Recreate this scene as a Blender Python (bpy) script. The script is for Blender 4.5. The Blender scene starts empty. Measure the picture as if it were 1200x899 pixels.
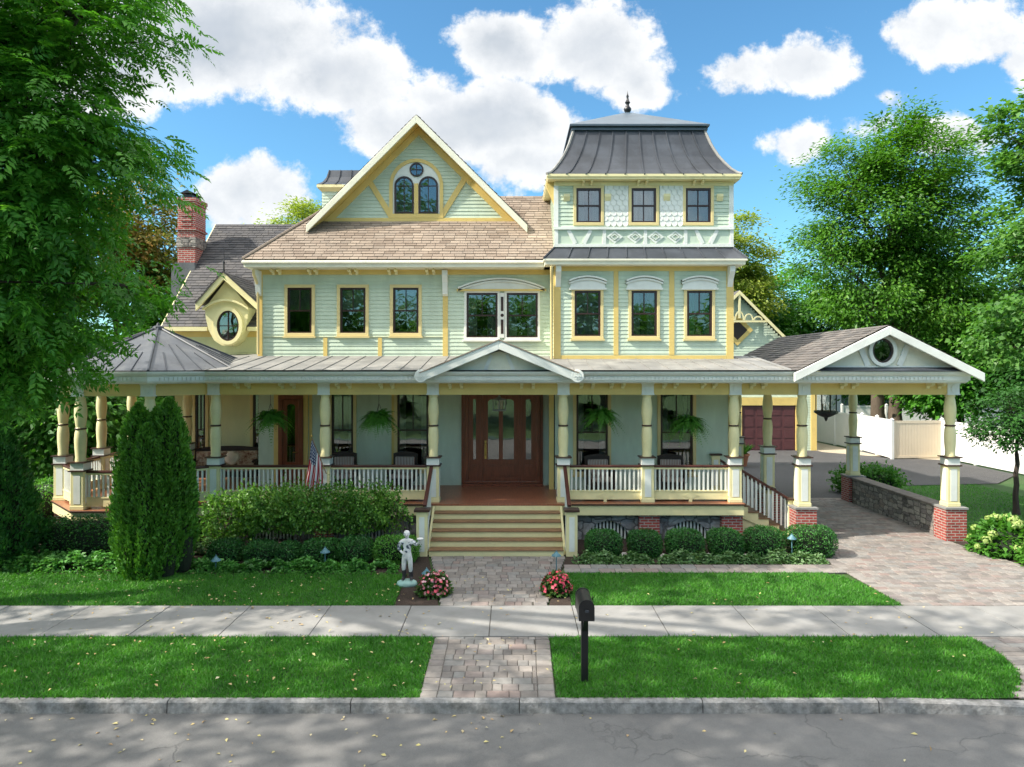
import bpy, bmesh, math, random
import numpy as np
from mathutils import Vector, Matrix
R = math.radians
random.seed(11)
rng = np.random.default_rng(11)
sc = bpy.context.scene
col = sc.collection
# survey of the site: a 24 mm view from 4.57 m up, looking along +Y
F, CX, HY, CZ = 815.0, 600.0, 430.0, 4.57
def X(px, Y): return (px - CX) * Y / F
def Z(py, Y): return CZ - (py - HY) * Y / F

WL = {}
# ------------------------------------------------------------------ materials
MATS = {}
def nt(name):
    m = bpy.data.materials.new(name); m.use_nodes = True
    t = m.node_tree; t.nodes.clear()
    o = t.nodes.new('ShaderNodeOutputMaterial')
    return m, t, o
def N(t, kind, **kw):
    n = t.nodes.new('ShaderNode' + kind)
    for k, v in kw.items():
        if k in n.inputs: n.inputs[k].default_value = v
        else: setattr(n, k, v)
    return n
def L(t, a, b): t.links.new(a, b)
def c4(c): return (c[0], c[1], c[2], 1.0)
def mixc(t, fac, a, b, mode='MIX'):
    n = t.nodes.new('ShaderNodeMix'); n.data_type = 'RGBA'; n.blend_type = mode
    for sock, v in ((n.inputs[0], fac), (n.inputs[6], a), (n.inputs[7], b)):
        if hasattr(v, 'is_output'): t.links.new(v, sock)
        elif isinstance(v, (tuple, list)): sock.default_value = c4(v)
        else: sock.default_value = v
    return n.outputs[2]
def math_(t, op, a, b=0.0, c=None, clamp=False):
    n = t.nodes.new('ShaderNodeMath'); n.operation = op; n.use_clamp = clamp
    for i, v in enumerate((a, b, c)):
        if v is None: continue
        if hasattr(v, 'is_output'): t.links.new(v, n.inputs[i])
        else: n.inputs[i].default_value = v
    return n.outputs[0]
def ramp(t, fac, stops, interp='LINEAR'):
    n = t.nodes.new('ShaderNodeValToRGB'); n.color_ramp.interpolation = interp
    e = n.color_ramp.elements
    while len(e) > 1: e.remove(e[-1])
    e[0].position = stops[0][0]; e[0].color = c4(stops[0][1])
    for p, c in stops[1:]:
        x = e.new(p); x.color = c4(c)
    t.links.new(fac, n.inputs[0]); return n.outputs[0]
def mrange(t, v, a, b, c, d, smooth=False):
    n = t.nodes.new('ShaderNodeMapRange')
    if smooth: n.interpolation_type = 'SMOOTHSTEP'
    t.links.new(v, n.inputs[0])
    for i, x in enumerate((a, b, c, d)): n.inputs[i + 1].default_value = x
    return n.outputs[0]
def coords(t, which='world', scale=(1, 1, 1)):
    if which == 'uv':
        s = N(t, 'UVMap').outputs[0]
    elif which == 'world':
        s = N(t, 'NewGeometry').outputs['Position']
    else:
        s = N(t, 'TexCoord').outputs['Object']
    mp = N(t, 'Mapping'); mp.inputs['Scale'].default_value = scale
    L(t, s, mp.inputs[0]); return mp.outputs[0]
def noise(t, vec, scale, detail=4, rough=.6):
    n = N(t, 'TexNoise'); n.inputs['Scale'].default_value = scale; n.inputs['Detail'].default_value = detail
    n.inputs['Roughness'].default_value = rough
    L(t, vec, n.inputs['Vector']); return n.outputs['Fac']

def pm(name, base, rough=.6, var=.12, nscale=3., bump=0., bscale=40., island=None, metal=0., spec=.5, dirt=None, dirtscale=1.5, stretch=(1, 1, 1)):
    """painted / plain surface: colour with low noise variation, optional stain colour, bump and per-piece variation"""
    if name in MATS: return MATS[name]
    m, t, o = nt(name)
    b = N(t, 'BsdfPrincipled'); L(t, b.outputs[0], o.inputs[0])
    vec = coords(t, 'world', stretch)
    c = base
    if island:
        rnd = N(t, 'NewGeometry').outputs['Random Per Island']
        c = ramp(t, rnd, [(i / max(1, len(island) - 1), x) for i, x in enumerate(island)])
    n1 = noise(t, vec, nscale)
    k = mrange(t, n1, .25, .75, 1 - var, 1 + var)
    cc = N(t, 'CombineColor'); 
    for i in range(3): L(t, k, cc.inputs[i])
    c = mixc(t, 1.0, c, cc.outputs[0], 'MULTIPLY')
    if dirt:
        n2 = noise(t, vec, dirtscale, 6, .7)
        c = mixc(t, mrange(t, n2, .48, .72, 0, dirt[1]), c, dirt[0])
    L(t, c, b.inputs['Base Color'])
    b.inputs['Roughness'].default_value = rough; b.inputs['Metallic'].default_value = metal
    b.inputs['Specular IOR Level'].default_value = spec
    if bump:
        bp = N(t, 'Bump'); bp.inputs['Strength'].default_value = bump; bp.inputs['Distance'].default_value = .02
        L(t, noise(t, vec, bscale, 5, .65), bp.inputs['Height']); L(t, bp.outputs[0], b.inputs['Normal'])
    MATS[name] = m; return m

def brickmat(name, c1, c2, mortar, bw, bh, msize=.012, rough=.8, bump=.5, offset=.5, nscale=9):
    if name in MATS: return MATS[name]
    m, t, o = nt(name); b = N(t, 'BsdfPrincipled'); L(t, b.outputs[0], o.inputs[0])
    vec = coords(t, 'uv')
    br = N(t, 'TexBrick'); L(t, vec, br.inputs['Vector'])
    br.inputs['Scale'].default_value = 1; br.inputs['Brick Width'].default_value = bw; br.inputs['Row Height'].default_value = bh
    br.inputs['Mortar Size'].default_value = msize; br.inputs['Mortar Smooth'].default_value = .1
    br.offset = offset
    br.inputs['Color1'].default_value = c4(c1); br.inputs['Color2'].default_value = c4(c2); br.inputs['Mortar'].default_value = c4(mortar)
    n1 = noise(t, coords(t, 'world'), nscale, 6, .7)
    c = mixc(t, .55, br.outputs['Color'], ramp(t, n1, [(.3, (.35, .35, .35)), (.7, (1.3, 1.3, 1.3))]), 'MULTIPLY')
    L(t, c, b.inputs['Base Color']); b.inputs['Roughness'].default_value = rough
    bp = N(t, 'Bump'); bp.inputs['Strength'].default_value = bump; bp.inputs['Distance'].default_value = .02
    h = math_(t, 'SUBTRACT', math_(t, 'MULTIPLY', n1, .5), br.outputs['Fac'])
    L(t, h, bp.inputs['Height']); L(t, bp.outputs[0], b.inputs['Normal'])
    MATS[name] = m; return m

LEAFK = 1.55
def leafmat(name, cols, trans=.35, rough=.45, spread=.25, nscale=.6):
    """cols: per-leaf colours; a slow noise shifts whole sprays a little as in nature"""
    if name in MATS: return MATS[name]
    m, t, o = nt(name)
    rnd = N(t, 'NewGeometry').outputs['Random Per Island']
    n1 = noise(t, coords(t, 'world'), nscale, 3)
    k = math_(t, 'ADD', math_(t, 'MULTIPLY', rnd, .55), math_(t, 'MULTIPLY', mrange(t, n1, .3, .7, 0, 1), .45))
    c = ramp(t, k, [(i / (len(cols) - 1), tuple(min(.5, y * LEAFK) for y in x)) for i, x in enumerate(cols)])
    b = N(t, 'BsdfPrincipled'); L(t, c, b.inputs['Base Color']); b.inputs['Roughness'].default_value = rough
    b.inputs['Specular IOR Level'].default_value = .35
    tr = N(t, 'BsdfTranslucent'); L(t, mixc(t, 1., c, (1.25, 1.35, .55), 'MULTIPLY'), tr.inputs[0])
    mx = N(t, 'MixShader'); mx.inputs[0].default_value = trans
    L(t, b.outputs[0], mx.inputs[1]); L(t, tr.outputs[0], mx.inputs[2]); L(t, mx.outputs[0], o.inputs[0])
    MATS[name] = m; return m

def glassmat(name, tint=(.74, .76, .74), ior=2.2):
    if name in MATS: return MATS[name]
    m, t, o = nt(name)
    fr = N(t, 'Fresnel'); fr.inputs[0].default_value = ior
    tp = N(t, 'BsdfTransparent'); tp.inputs[0].default_value = c4(tint)
    gl = N(t, 'BsdfGlossy'); gl.inputs[0].default_value = (.95, .97, .97, 1); gl.inputs['Roughness'].default_value = .015
    bp = N(t, 'Bump'); bp.inputs['Strength'].default_value = .05; bp.inputs['Distance'].default_value = .05
    L(t, noise(t, coords(t, 'world'), 1.3, 2), bp.inputs['Height']); L(t, bp.outputs[0], gl.inputs['Normal'])
    mx = N(t, 'MixShader'); L(t, fr.outputs[0], mx.inputs[0]); L(t, tp.outputs[0], mx.inputs[1]); L(t, gl.outputs[0], mx.inputs[2])
    L(t, mx.outputs[0], o.inputs[0]); MATS[name] = m; return m

# ------------------------------------------------------------------ mesh building
def finish(me, uv=True):
    if uv and len(me.polygons):
        n = len(me.polygons)
        nor = np.empty(n * 3); me.polygons.foreach_get('normal', nor); nor = nor.reshape(-1, 3)
        tot = np.empty(n, int); me.polygons.foreach_get('loop_total', tot)
        vi = np.empty(len(me.loops), int); me.loops.foreach_get('vertex_index', vi)
        co = np.empty(len(me.vertices) * 3); me.vertices.foreach_get('co', co); co = co.reshape(-1, 3)
        flat = np.abs(nor[:, 2]) > .97
        tx = np.stack([-nor[:, 1], nor[:, 0], np.zeros(n)], 1)
        ln = np.linalg.norm(tx, axis=1); tx[flat] = (1, 0, 0); ln[flat] = 1; tx /= np.maximum(ln, 1e-9)[:, None]
        bt = np.cross(nor, tx); bt[flat] = (0, 1, 0)
        li = np.repeat(np.arange(n), tot); p = co[vi]
        uvs = np.stack([(p * tx[li]).sum(1), (p * bt[li]).sum(1)], 1)
        l = me.uv_layers.new(name='UVMap'); l.data.foreach_set('uv', uvs.ravel())

def link(me, name, mat, parent, loc):
    o = bpy.data.objects.new(name, me); col.objects.link(o)
    if mat is not None:
        for m in (mat if isinstance(mat, (list, tuple)) else [mat]): me.materials.append(m)
    if parent is not None:
        o.parent = parent; pl = WL[parent.name]
        o.location = (loc[0] - pl[0], loc[1] - pl[1], loc[2] - pl[2])
    else: o.location = loc
    WL[o.name] = tuple(loc); return o

def empty(name, loc, parent=None):
    o = bpy.data.objects.new(name, None); col.objects.link(o); o.empty_display_size = .2
    if parent is not None:
        o.parent = parent; pl = WL[parent.name]; o.location = tuple(loc[i] - pl[i] for i in range(3))
    else: o.location = loc
    WL[o.name] = tuple(loc); return o

def tag(o, label, cat=None, group=None, kind=None):
    if label: o['label'] = label
    if cat: o['category'] = cat
    if group: o['group'] = group
    if kind: o['kind'] = kind
    return o

def copy_tree(o, loc=None, parent=None, rz=None, scale=None):
    c = o.copy(); col.objects.link(c)
    if parent is not None: c.parent = parent
    if loc is not None:
        pl = WL[c.parent.name] if c.parent is not None else (0, 0, 0)
        c.location = tuple(loc[i] - pl[i] for i in range(3)); WL[c.name] = tuple(loc)
    if rz is not None: c.rotation_euler.z = rz
    if scale is not None: c.scale = scale
    for ch in list(o.children):
        copy_tree(ch, None, c)
    return c

class MB:
    def __init__(s): s.v = []; s.f = []; s.mi = []; s.cur = 0; s.xf = None
    def add(s, vs, fs):
        b = len(s.v)
        if s.xf is not None: vs = [tuple(s.xf @ Vector(v)) for v in vs]
        s.v += [tuple(v) for v in vs]; s.f += [tuple(b + i for i in f) for f in fs]; s.mi += [s.cur] * len(fs)
        return s
    def box(s, x0, x1, y0, y1, z0, z1):
        return s.add([(x0, y0, z0), (x1, y0, z0), (x1, y1, z0), (x0, y1, z0), (x0, y0, z1), (x1, y0, z1), (x1, y1, z1), (x0, y1, z1)],
                     [(0, 3, 2, 1), (4, 5, 6, 7), (0, 1, 5, 4), (1, 2, 6, 5), (2, 3, 7, 6), (3, 0, 4, 7)])
    def cbox(s, c, dx, dy, dz): return s.box(c[0] - dx / 2, c[0] + dx / 2, c[1] - dy / 2, c[1] + dy / 2, c[2] - dz / 2, c[2] + dz / 2)
    def quad(s, *p): return s.add(p, [tuple(range(len(p)))])
    def prism(s, pts, a, b, axis='y'):
        """pts in the plane across the axis: y -> (x,z), x -> (y,z), z -> (x,y)"""
        n = len(pts)
        mk = {'y': lambda p, d: (p[0], d, p[1]), 'x': lambda p, d: (d, p[0], p[1]), 'z': lambda p, d: (p[0], p[1], d)}[axis]
        vs = [mk(p, a) for p in pts] + [mk(p, b) for p in pts]
        return s.add(vs, [tuple(range(n))[::-1], tuple(range(n, 2 * n))] + [(i, (i + 1) % n, n + (i + 1) % n, n + i) for i in range(n)])
    def ring(s, outer, inner, a, b):
        """closed band between two loops in XZ, extruded from y=a to y=b"""
        n = len(outer)
        vs = [(p[0], a, p[1]) for p in outer] + [(p[0], a, p[1]) for p in inner] + [(p[0], b, p[1]) for p in outer] + [(p[0], b, p[1]) for p in inner]
        fs = []
        for i in range(n):
            j = (i + 1) % n
            fs += [(i, j, n + j, n + i), (2 * n + i, 3 * n + i, 3 * n + j, 2 * n + j), (i, 2 * n + i, 2 * n + j, j), (n + i, n + j, 3 * n + j, 3 * n + i)]
        return s.add(vs, fs)
    def beam(s, p0, p1, w, h, up=(0, 0, 1)):
        """bar from p0 to p1, w across, h along up"""
        p0, p1 = Vector(p0), Vector(p1); d = (p1 - p0).normalized(); u = Vector(up)
        sd = d.cross(u).normalized(); u = sd.cross(d).normalized()
        c = [sd * w / 2 + u * h / 2, -sd * w / 2 + u * h / 2, -sd * w / 2 - u * h / 2, sd * w / 2 - u * h / 2]
        return s.add([p0 + x for x in c] + [p1 + x for x in c], [(0, 1, 2, 3), (7, 6, 5, 4)] + [(i, 4 + i, 4 + (i + 1) % 4, (i + 1) % 4) for i in range(4)])
    def path(s, pts, rad, n=8, cap=True):
        pts = [Vector(p) for p in pts]; rad = rad if isinstance(rad, (list, tuple)) else [rad] * len(pts)
        vs = []; fs = []; ref = None
        for i, p in enumerate(pts):
            d = (pts[min(i + 1, len(pts) - 1)] - pts[max(i - 1, 0)]).normalized()
            if ref is None: ref = Vector((0, 0, 1)) if abs(d.z) < .9 else Vector((1, 0, 0))
            a = d.cross(ref).normalized(); b = a.cross(d).normalized(); ref = b
            vs += [p + (a * math.cos(k * 2 * math.pi / n) + b * math.sin(k * 2 * math.pi / n)) * rad[i] for k in range(n)]
        for i in range(len(pts) - 1):
            for k in range(n):
                fs.append((i * n + k, i * n + (k + 1) % n, (i + 1) * n + (k + 1) % n, (i + 1) * n + k))
        if cap: fs += [tuple(range(n))[::-1], tuple(range((len(pts) - 1) * n, len(pts) * n))]
        return s.add(vs, fs)
    def lathe(s, prof, cx=0, cy=0, n=20, sx=1, sy=1):
        vs = []; fs = []
        for r, z in prof:
            vs += [(cx + sx * r * math.cos(2 * math.pi * k / n), cy + sy * r * math.sin(2 * math.pi * k / n), z) for k in range(n)]
        for i in range(len(prof) - 1):
            for k in range(n): fs.append((i * n + k, i * n + (k + 1) % n, (i + 1) * n + (k + 1) % n, (i + 1) * n + k))
        fs += [tuple(range(n))[::-1], tuple(range((len(prof) - 1) * n, len(prof) * n))]
        return s.add(vs, fs)
    def build(s, name, mat, parent=None, loc=None, smooth=None, bevel=0, recalc=True):
        if loc is None:
            if parent is not None: loc = WL[parent.name]
            else:
                a = np.array(s.v); loc = ((a[:, 0].min() + a[:, 0].max()) / 2, (a[:, 1].min() + a[:, 1].max()) / 2, a[:, 2].min())
        me = bpy.data.meshes.new(name); me.from_pydata(s.v, [], s.f); 
        if recalc:
            bm = bmesh.new(); bm.from_mesh(me); bmesh.ops.recalc_face_normals(bm, faces=bm.faces); bm.to_mesh(me); bm.free()
        me.update()
        finish(me)
        if any(s.mi): me.polygons.foreach_set('material_index', s.mi)
        me.transform(Matrix.Translation((-loc[0], -loc[1], -loc[2])))
        if smooth:
            me.polygons.foreach_set('use_smooth', [True] * len(me.polygons)); me.set_sharp_from_angle(angle=R(smooth))
        o = link(me, name, mat, parent, loc)
        if bevel:
            b = o.modifiers.new('bevel', 'BEVEL'); b.width = bevel; b.segments = 2; b.limit_method = 'ANGLE'
        return o

def fast_mesh(name, verts, k, mat, parent=None, loc=None, uv=False):
    """verts (n*k,3): n faces of k corners, none shared"""
    verts = np.asarray(verts, float).reshape(-1, 3); nv = len(verts); n = nv // k
    if loc is None: loc = WL[parent.name] if parent is not None else (float(verts[:, 0].mean()), float(verts[:, 1].mean()), float(verts[:, 2].min()))
    me = bpy.data.meshes.new(name); me.vertices.add(nv); me.vertices.foreach_set('co', (verts - np.array(loc)).ravel())
    me.loops.add(nv); me.loops.foreach_set('vertex_index', np.arange(nv))
    me.polygons.add(n); me.polygons.foreach_set('loop_start', np.arange(0, nv, k))
    try: me.polygons.foreach_set('loop_total', np.full(n, k))
    except Exception: pass
    me.update(calc_edges=True); me.validate()
    return link(me, name, mat, parent, loc)

def unit(a): return a / np.maximum(np.linalg.norm(a, axis=-1, keepdims=True), 1e-9)
def leaf_verts(P, D, Nn, Ln, Wd, fold=.25, belly=.45):
    D = unit(D); S = unit(np.cross(D, Nn)); U = np.cross(S, D)
    Ln = np.broadcast_to(Ln, (len(P),))[:, None]; Wd = np.broadcast_to(Wd, (len(P),))[:, None]
    mid = P + D * Ln * belly + U * Wd * fold
    return np.stack([P, mid + S * Wd * .5, P + D * Ln - U * Ln * .08, mid - S * Wd * .5], 1).reshape(-1, 3)
def frond_verts(P, D, Nn, Ln, pairs=6, lw=.3, ll=.34, droop=.35):
    """feather-shaped compound leaves: pairs of leaflets along a drooping stalk"""
    D = unit(D); S = unit(np.cross(D, Nn)); out = []
    Ln = np.broadcast_to(Ln, (len(P),))[:, None]
    for i in range(pairs):
        f = (i + 1.) / pairs
        base = P + D * Ln * f + np.array([0, 0, -1.]) * Ln * droop * f * f
        taper = .65 + .5 * math.sin(math.pi * (.15 + .8 * f))
        for sg in (-1, 1):
            d = S * sg * .85 + D * .5 + np.array([0, 0, -.22]) + rng.normal(0, .12, P.shape)
            out.append(leaf_verts(base, d, Nn, (Ln * ll * taper)[:, 0], (Ln * ll * lw * taper)[:, 0], .15))
    tipb = P + D * Ln + np.array([0, 0, -1.]) * Ln * droop
    out.append(leaf_verts(tipb, D + np.array([0, 0, -.6]), Nn, (Ln * ll)[:, 0], (Ln * ll * lw)[:, 0], .15))
    return np.concatenate(out)
def rdir(n):
    return unit(rng.normal(size=(n, 3)))

# ------------------------------------------------------------------ shared materials
M = {}
M['mint'] = pm('mint clapboard paint', (.54, .635, .50), .55, .10, 1.4, .15, 30, dirt=((.36, .42, .31), .35), dirtscale=1.3, stretch=(1.6, 1.6, .45))
M['mint_warmlit'] = pm('mint clapboard paint in warm reflected light', (.62, .63, .36), .55, .08, 1.4, .15, 30, dirt=((.42, .42, .25), .3), dirtscale=1.3, stretch=(1.6, 1.6, .45))  # the mint made yellower: warm light off the deck put into the colour
M['pale'] = pm('pale cream trim paint', (.79, .765, .61), .45, .08, 2., dirt=((.5, .48, .38), .3), dirtscale=2.5)
M['yellow'] = pm('yellow trim paint', (.70, .52, .17), .45, .07, 2., dirt=((.45, .34, .12), .3), dirtscale=2.2)
M['casing'] = pm('pale yellow casing paint', (.70, .57, .27), .45, .06, 2.)
M['cream'] = pm('cream paint', (.79, .71, .39), .45, .07, 2., dirt=((.52, .45, .24), .35), dirtscale=2.2)
M['white'] = pm('white trim paint', (.76, .775, .715), .45, .07, 2., dirt=((.50, .50, .45), .35), dirtscale=2.2)
M['dark'] = pm('dark brown sash paint', (.035, .016, .012), .35, .2, 4.)
M['band'] = pm('dark brown band paint', (.05, .022, .016), .4, .2, 4.)
M['rail'] = pm('dark red brown handrail', (.07, .02, .015), .35, .3, 4.)
M['mahogany'] = pm('mahogany wood', (.20, .058, .027), .28, .35, 6., .1, 20, stretch=(3, 3, .4))
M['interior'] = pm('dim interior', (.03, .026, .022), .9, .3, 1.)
M['curtain'] = pm('curtain cloth', (.68, .70, .68), .9, .25, 6., stretch=(4, 4, .2))
M['teal'] = pm('teal roller blind', (.06, .40, .33), .8, .1, 3.)
M['glass'] = glassmat('window glass')
M['metal'] = pm('dark standing seam metal', (.046, .052, .063), .5, .3, 1.6, .1, 4, metal=.1, dirt=((.10, .112, .135), .55), dirtscale=1.1)
M['graymetal'] = pm('weathered grey roof metal', (.215, .21, .197), .65, .3, 1.3, .2, 6, metal=.0, dirt=((.37, .355, .32), .75), dirtscale=1.6)
M['shingle'] = pm('tan roof shingles', (.3, .22, .16), .85, .22, .5, .3, 60, island=[(.20, .152, .115), (.265, .205, .158), (.305, .24, .185), (.25, .20, .158), (.345, .275, .212)])
M['portslate'] = pm('grey brown roof shingles', (.15, .13, .11), .85, .22, .5, .3, 60, island=[(.07, .065, .062), (.115, .102, .094), (.15, .132, .12), (.105, .098, .092), (.18, .158, .14)])
M['bluemetal'] = pm('blue grey roof metal', (.10, .108, .12), .55, .3, 1.3, .15, 6, metal=.05, dirt=((.20, .20, .195), .6), dirtscale=1.4)
M['capmetal'] = pm('roof metal tinted by reflected sky', (.065, .095, .125), .5, .25, 1.5, .1, 5)  # blue of the reflected sky is put into the base colour
M['slate'] = pm('dark roof slates', (.1, .1, .1), .75, .25, .5, .3, 60, island=[(.038, .038, .042), (.064, .061, .062), (.088, .082, .08), (.054, .053, .058)])
M['brick'] = brickmat('red brick', (.42, .07, .05), (.29, .045, .038), (.42, .37, .32), .21, .072, .011)
def rubblemat(name, cols, joint, sx, sy):
    m, t, o = nt(name); b = N(t, 'BsdfPrincipled'); L(t, b.outputs[0], o.inputs[0]); vec = coords(t, 'uv', (sx, sy, 1))
    nz = N(t, 'TexNoise'); nz.inputs['Scale'].default_value = 1.2; L(t, vec, nz.inputs['Vector']); sc_ = N(t, 'VectorMath'); sc_.operation = 'SCALE'; sc_.inputs['Scale'].default_value = .35; L(t, nz.outputs['Color'], sc_.inputs[0])
    ad = N(t, 'VectorMath'); ad.operation = 'ADD'; L(t, vec, ad.inputs[0]); L(t, sc_.outputs[0], ad.inputs[1])
    v1 = N(t, 'TexVoronoi'); v1.inputs['Scale'].default_value = 1; v1.distance = 'CHEBYCHEV'; L(t, ad.outputs[0], v1.inputs['Vector']); v1.inputs['Randomness'].default_value = .75
    v2 = N(t, 'TexVoronoi'); v2.inputs['Scale'].default_value = 1; v2.feature = 'F2'; v2.distance = 'CHEBYCHEV'; L(t, ad.outputs[0], v2.inputs['Vector']); v2.inputs['Randomness'].default_value = .75
    gap = math_(t, 'SUBTRACT', v2.outputs['Distance'], v1.outputs['Distance']); sp = N(t, 'SeparateColor'); L(t, v1.outputs['Color'], sp.inputs[0])
    c = ramp(t, sp.outputs[0], [(i / (len(cols) - 1), x) for i, x in enumerate(cols)]); n1 = noise(t, coords(t, 'world'), 9, 6, .7)
    c = mixc(t, .5, c, ramp(t, n1, [(.3, (.4, .4, .4)), (.7, (1.4, 1.4, 1.4))]), 'MULTIPLY'); jm = mrange(t, gap, .03, .10, 1, 0)
    L(t, mixc(t, jm, c, joint), b.inputs['Base Color']); b.inputs['Roughness'].default_value = .88
    bp = N(t, 'Bump'); bp.inputs['Strength'].default_value = .8; bp.inputs['Distance'].default_value = .03; L(t, math_(t, 'ADD', math_(t, 'MULTIPLY', n1, .6), mrange(t, gap, 0, .18, 0, 1)), bp.inputs['Height']); L(t, bp.outputs[0], b.inputs['Normal']); return m
M['stone'] = rubblemat('grey rubble stone', [(.16, .145, .135), (.28, .25, .225), (.40, .36, .31), (.22, .20, .195), (.33, .265, .22)], (.10, .09, .08), 3.6, 7.5)
M['fieldstone'] = rubblemat('grey foundation stone', [(.22, .22, .22), (.32, .31, .30), (.40, .39, .37), (.27, .27, .27)], (.13, .125, .12), 2.6, 3.2)
M['concrete'] = pm('concrete', (.255, .25, .24), .88, .2, 1.1, .25, 70, dirt=((.20, .195, .18), .7), dirtscale=1.7)
M['granite'] = pm('rough granite', (.25, .245, .24), .88, .5, 9., 1., 14, dirt=((.075, .078, .07), .9), dirtscale=4.)
M['paver'] = pm('mixed pavers', (.3, .25, .2), .8, .2, 7., .4, 40, island=[(.155, .14, .13), (.21, .185, .165), (.28, .25, .225), (.20, .195, .185), (.235, .175, .155)])
M['sandjoint'] = pm('paver joints', (.075, .068, .056), .95, .3, 10.)
M['mulch'] = pm('dark mulch', (.035, .021, .014), .95, .4, 25., 1., 30)
M['deck'] = pm('red brown deck boards', (.30, .115, .06), .3, .3, 5., .1, 20, stretch=(6, .5, 1))
M['tread'] = pm('brown stair tread', (.22, .12, .06), .5, .25, 5.)
M['black'] = pm('black painted metal', (.012, .012, .014), .35, .2, 5., .1, 20)
M['bark'] = pm('grey bark', (.12, .09, .065), .9, .35, 6., .9, 14, stretch=(2, 2, .5))
M['darkbark'] = pm('dark bark', (.05, .037, .028), .9, .35, 6., .9, 14, stretch=(2, 2, .5))
M['verdigris'] = pm('verdigris metal', (.10, .22, .26), .5, .3, 8.)
M['brass'] = pm('brass', (.6, .42, .14), .3, .1, 3., metal=1.)
M['terracotta'] = pm('terracotta', (.36, .13, .06), .8, .2, 5.)
M['fencewhite'] = pm('white vinyl fence', (.80, .79, .75), .45, .05, 1.)
M['fencetan'] = pm('tan vinyl fence', (.68, .57, .42), .5, .05, 1.)
# ================================================================== HOUSE
house = empty('house', (-.6, 20.5, 0))
tag(house, 'large mint and yellow painted house with wraparound porch, tower and covered driveway', 'house')
YF, YT, YP, YW = 21.0, 20.3, 18.45, 22.5        # main wall, tower wall, porch posts, wing wall

def clapwall(mb, p0, p1, z0, z1, lo=None, hi=None, holes=(), h=.115, lap=.02):
    p0, p1 = Vector((p0[0], p0[1])), Vector((p1[0], p1[1])); u = (p1 - p0).normalized(); n = Vector((u.y, -u.x)); W = (p1 - p0).length
    k = max(1, round((z1 - z0) / h)); h = (z1 - z0) / k
    for i in range(k):
        za, zb = z0 + i * h, z0 + (i + 1) * h; zm = (za + zb) / 2
        iv = [(lo(zm) if lo else 0, hi(zm) if hi else W)]
        for a, b, c, d in holes:
            if c < zm < d:
                nv = []
                for s, e in iv:
                    if b <= s or a >= e: nv.append((s, e)); continue
                    if a > s: nv.append((s, a))
                    if b < e: nv.append((b, e))
                iv = nv
        for s, e in iv:
            if e - s < .01: continue
            A = p0 + u * s; B = p0 + u * e
            bo = n * lap; to = n * .003
            mb.quad((A.x + bo.x, A.y + bo.y, za), (B.x + bo.x, B.y + bo.y, za), (B.x + to.x, B.y + to.y, zb), (A.x + to.x, A.y + to.y, zb))
            mb.quad((A.x, A.y, za), (B.x, B.y, za), (B.x + bo.x, B.y + bo.y, za), (A.x + bo.x, A.y + bo.y, za))

def rframe(mb, x0, x1, z0, z1, w, y0, y1):
    mb.box(x0, x1, y0, y1, z1 - w, z1); mb.box(x0, x1, y0, y1, z0, z0 + w)
    mb.box(x0, x0 + w, y0, y1, z0 + w, z1 - w); mb.box(x1 - w, x1, y0, y1, z0 + w, z1 - w)

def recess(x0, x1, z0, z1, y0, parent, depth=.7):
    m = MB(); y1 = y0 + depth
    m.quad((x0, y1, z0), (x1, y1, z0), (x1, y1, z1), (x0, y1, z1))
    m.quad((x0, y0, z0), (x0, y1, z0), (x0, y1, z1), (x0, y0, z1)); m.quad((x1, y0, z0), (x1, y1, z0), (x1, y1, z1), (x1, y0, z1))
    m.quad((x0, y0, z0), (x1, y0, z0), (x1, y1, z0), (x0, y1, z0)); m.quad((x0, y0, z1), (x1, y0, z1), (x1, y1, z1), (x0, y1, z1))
    return m.build('dark_backing', M['interior'], parent, recalc=False)

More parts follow.
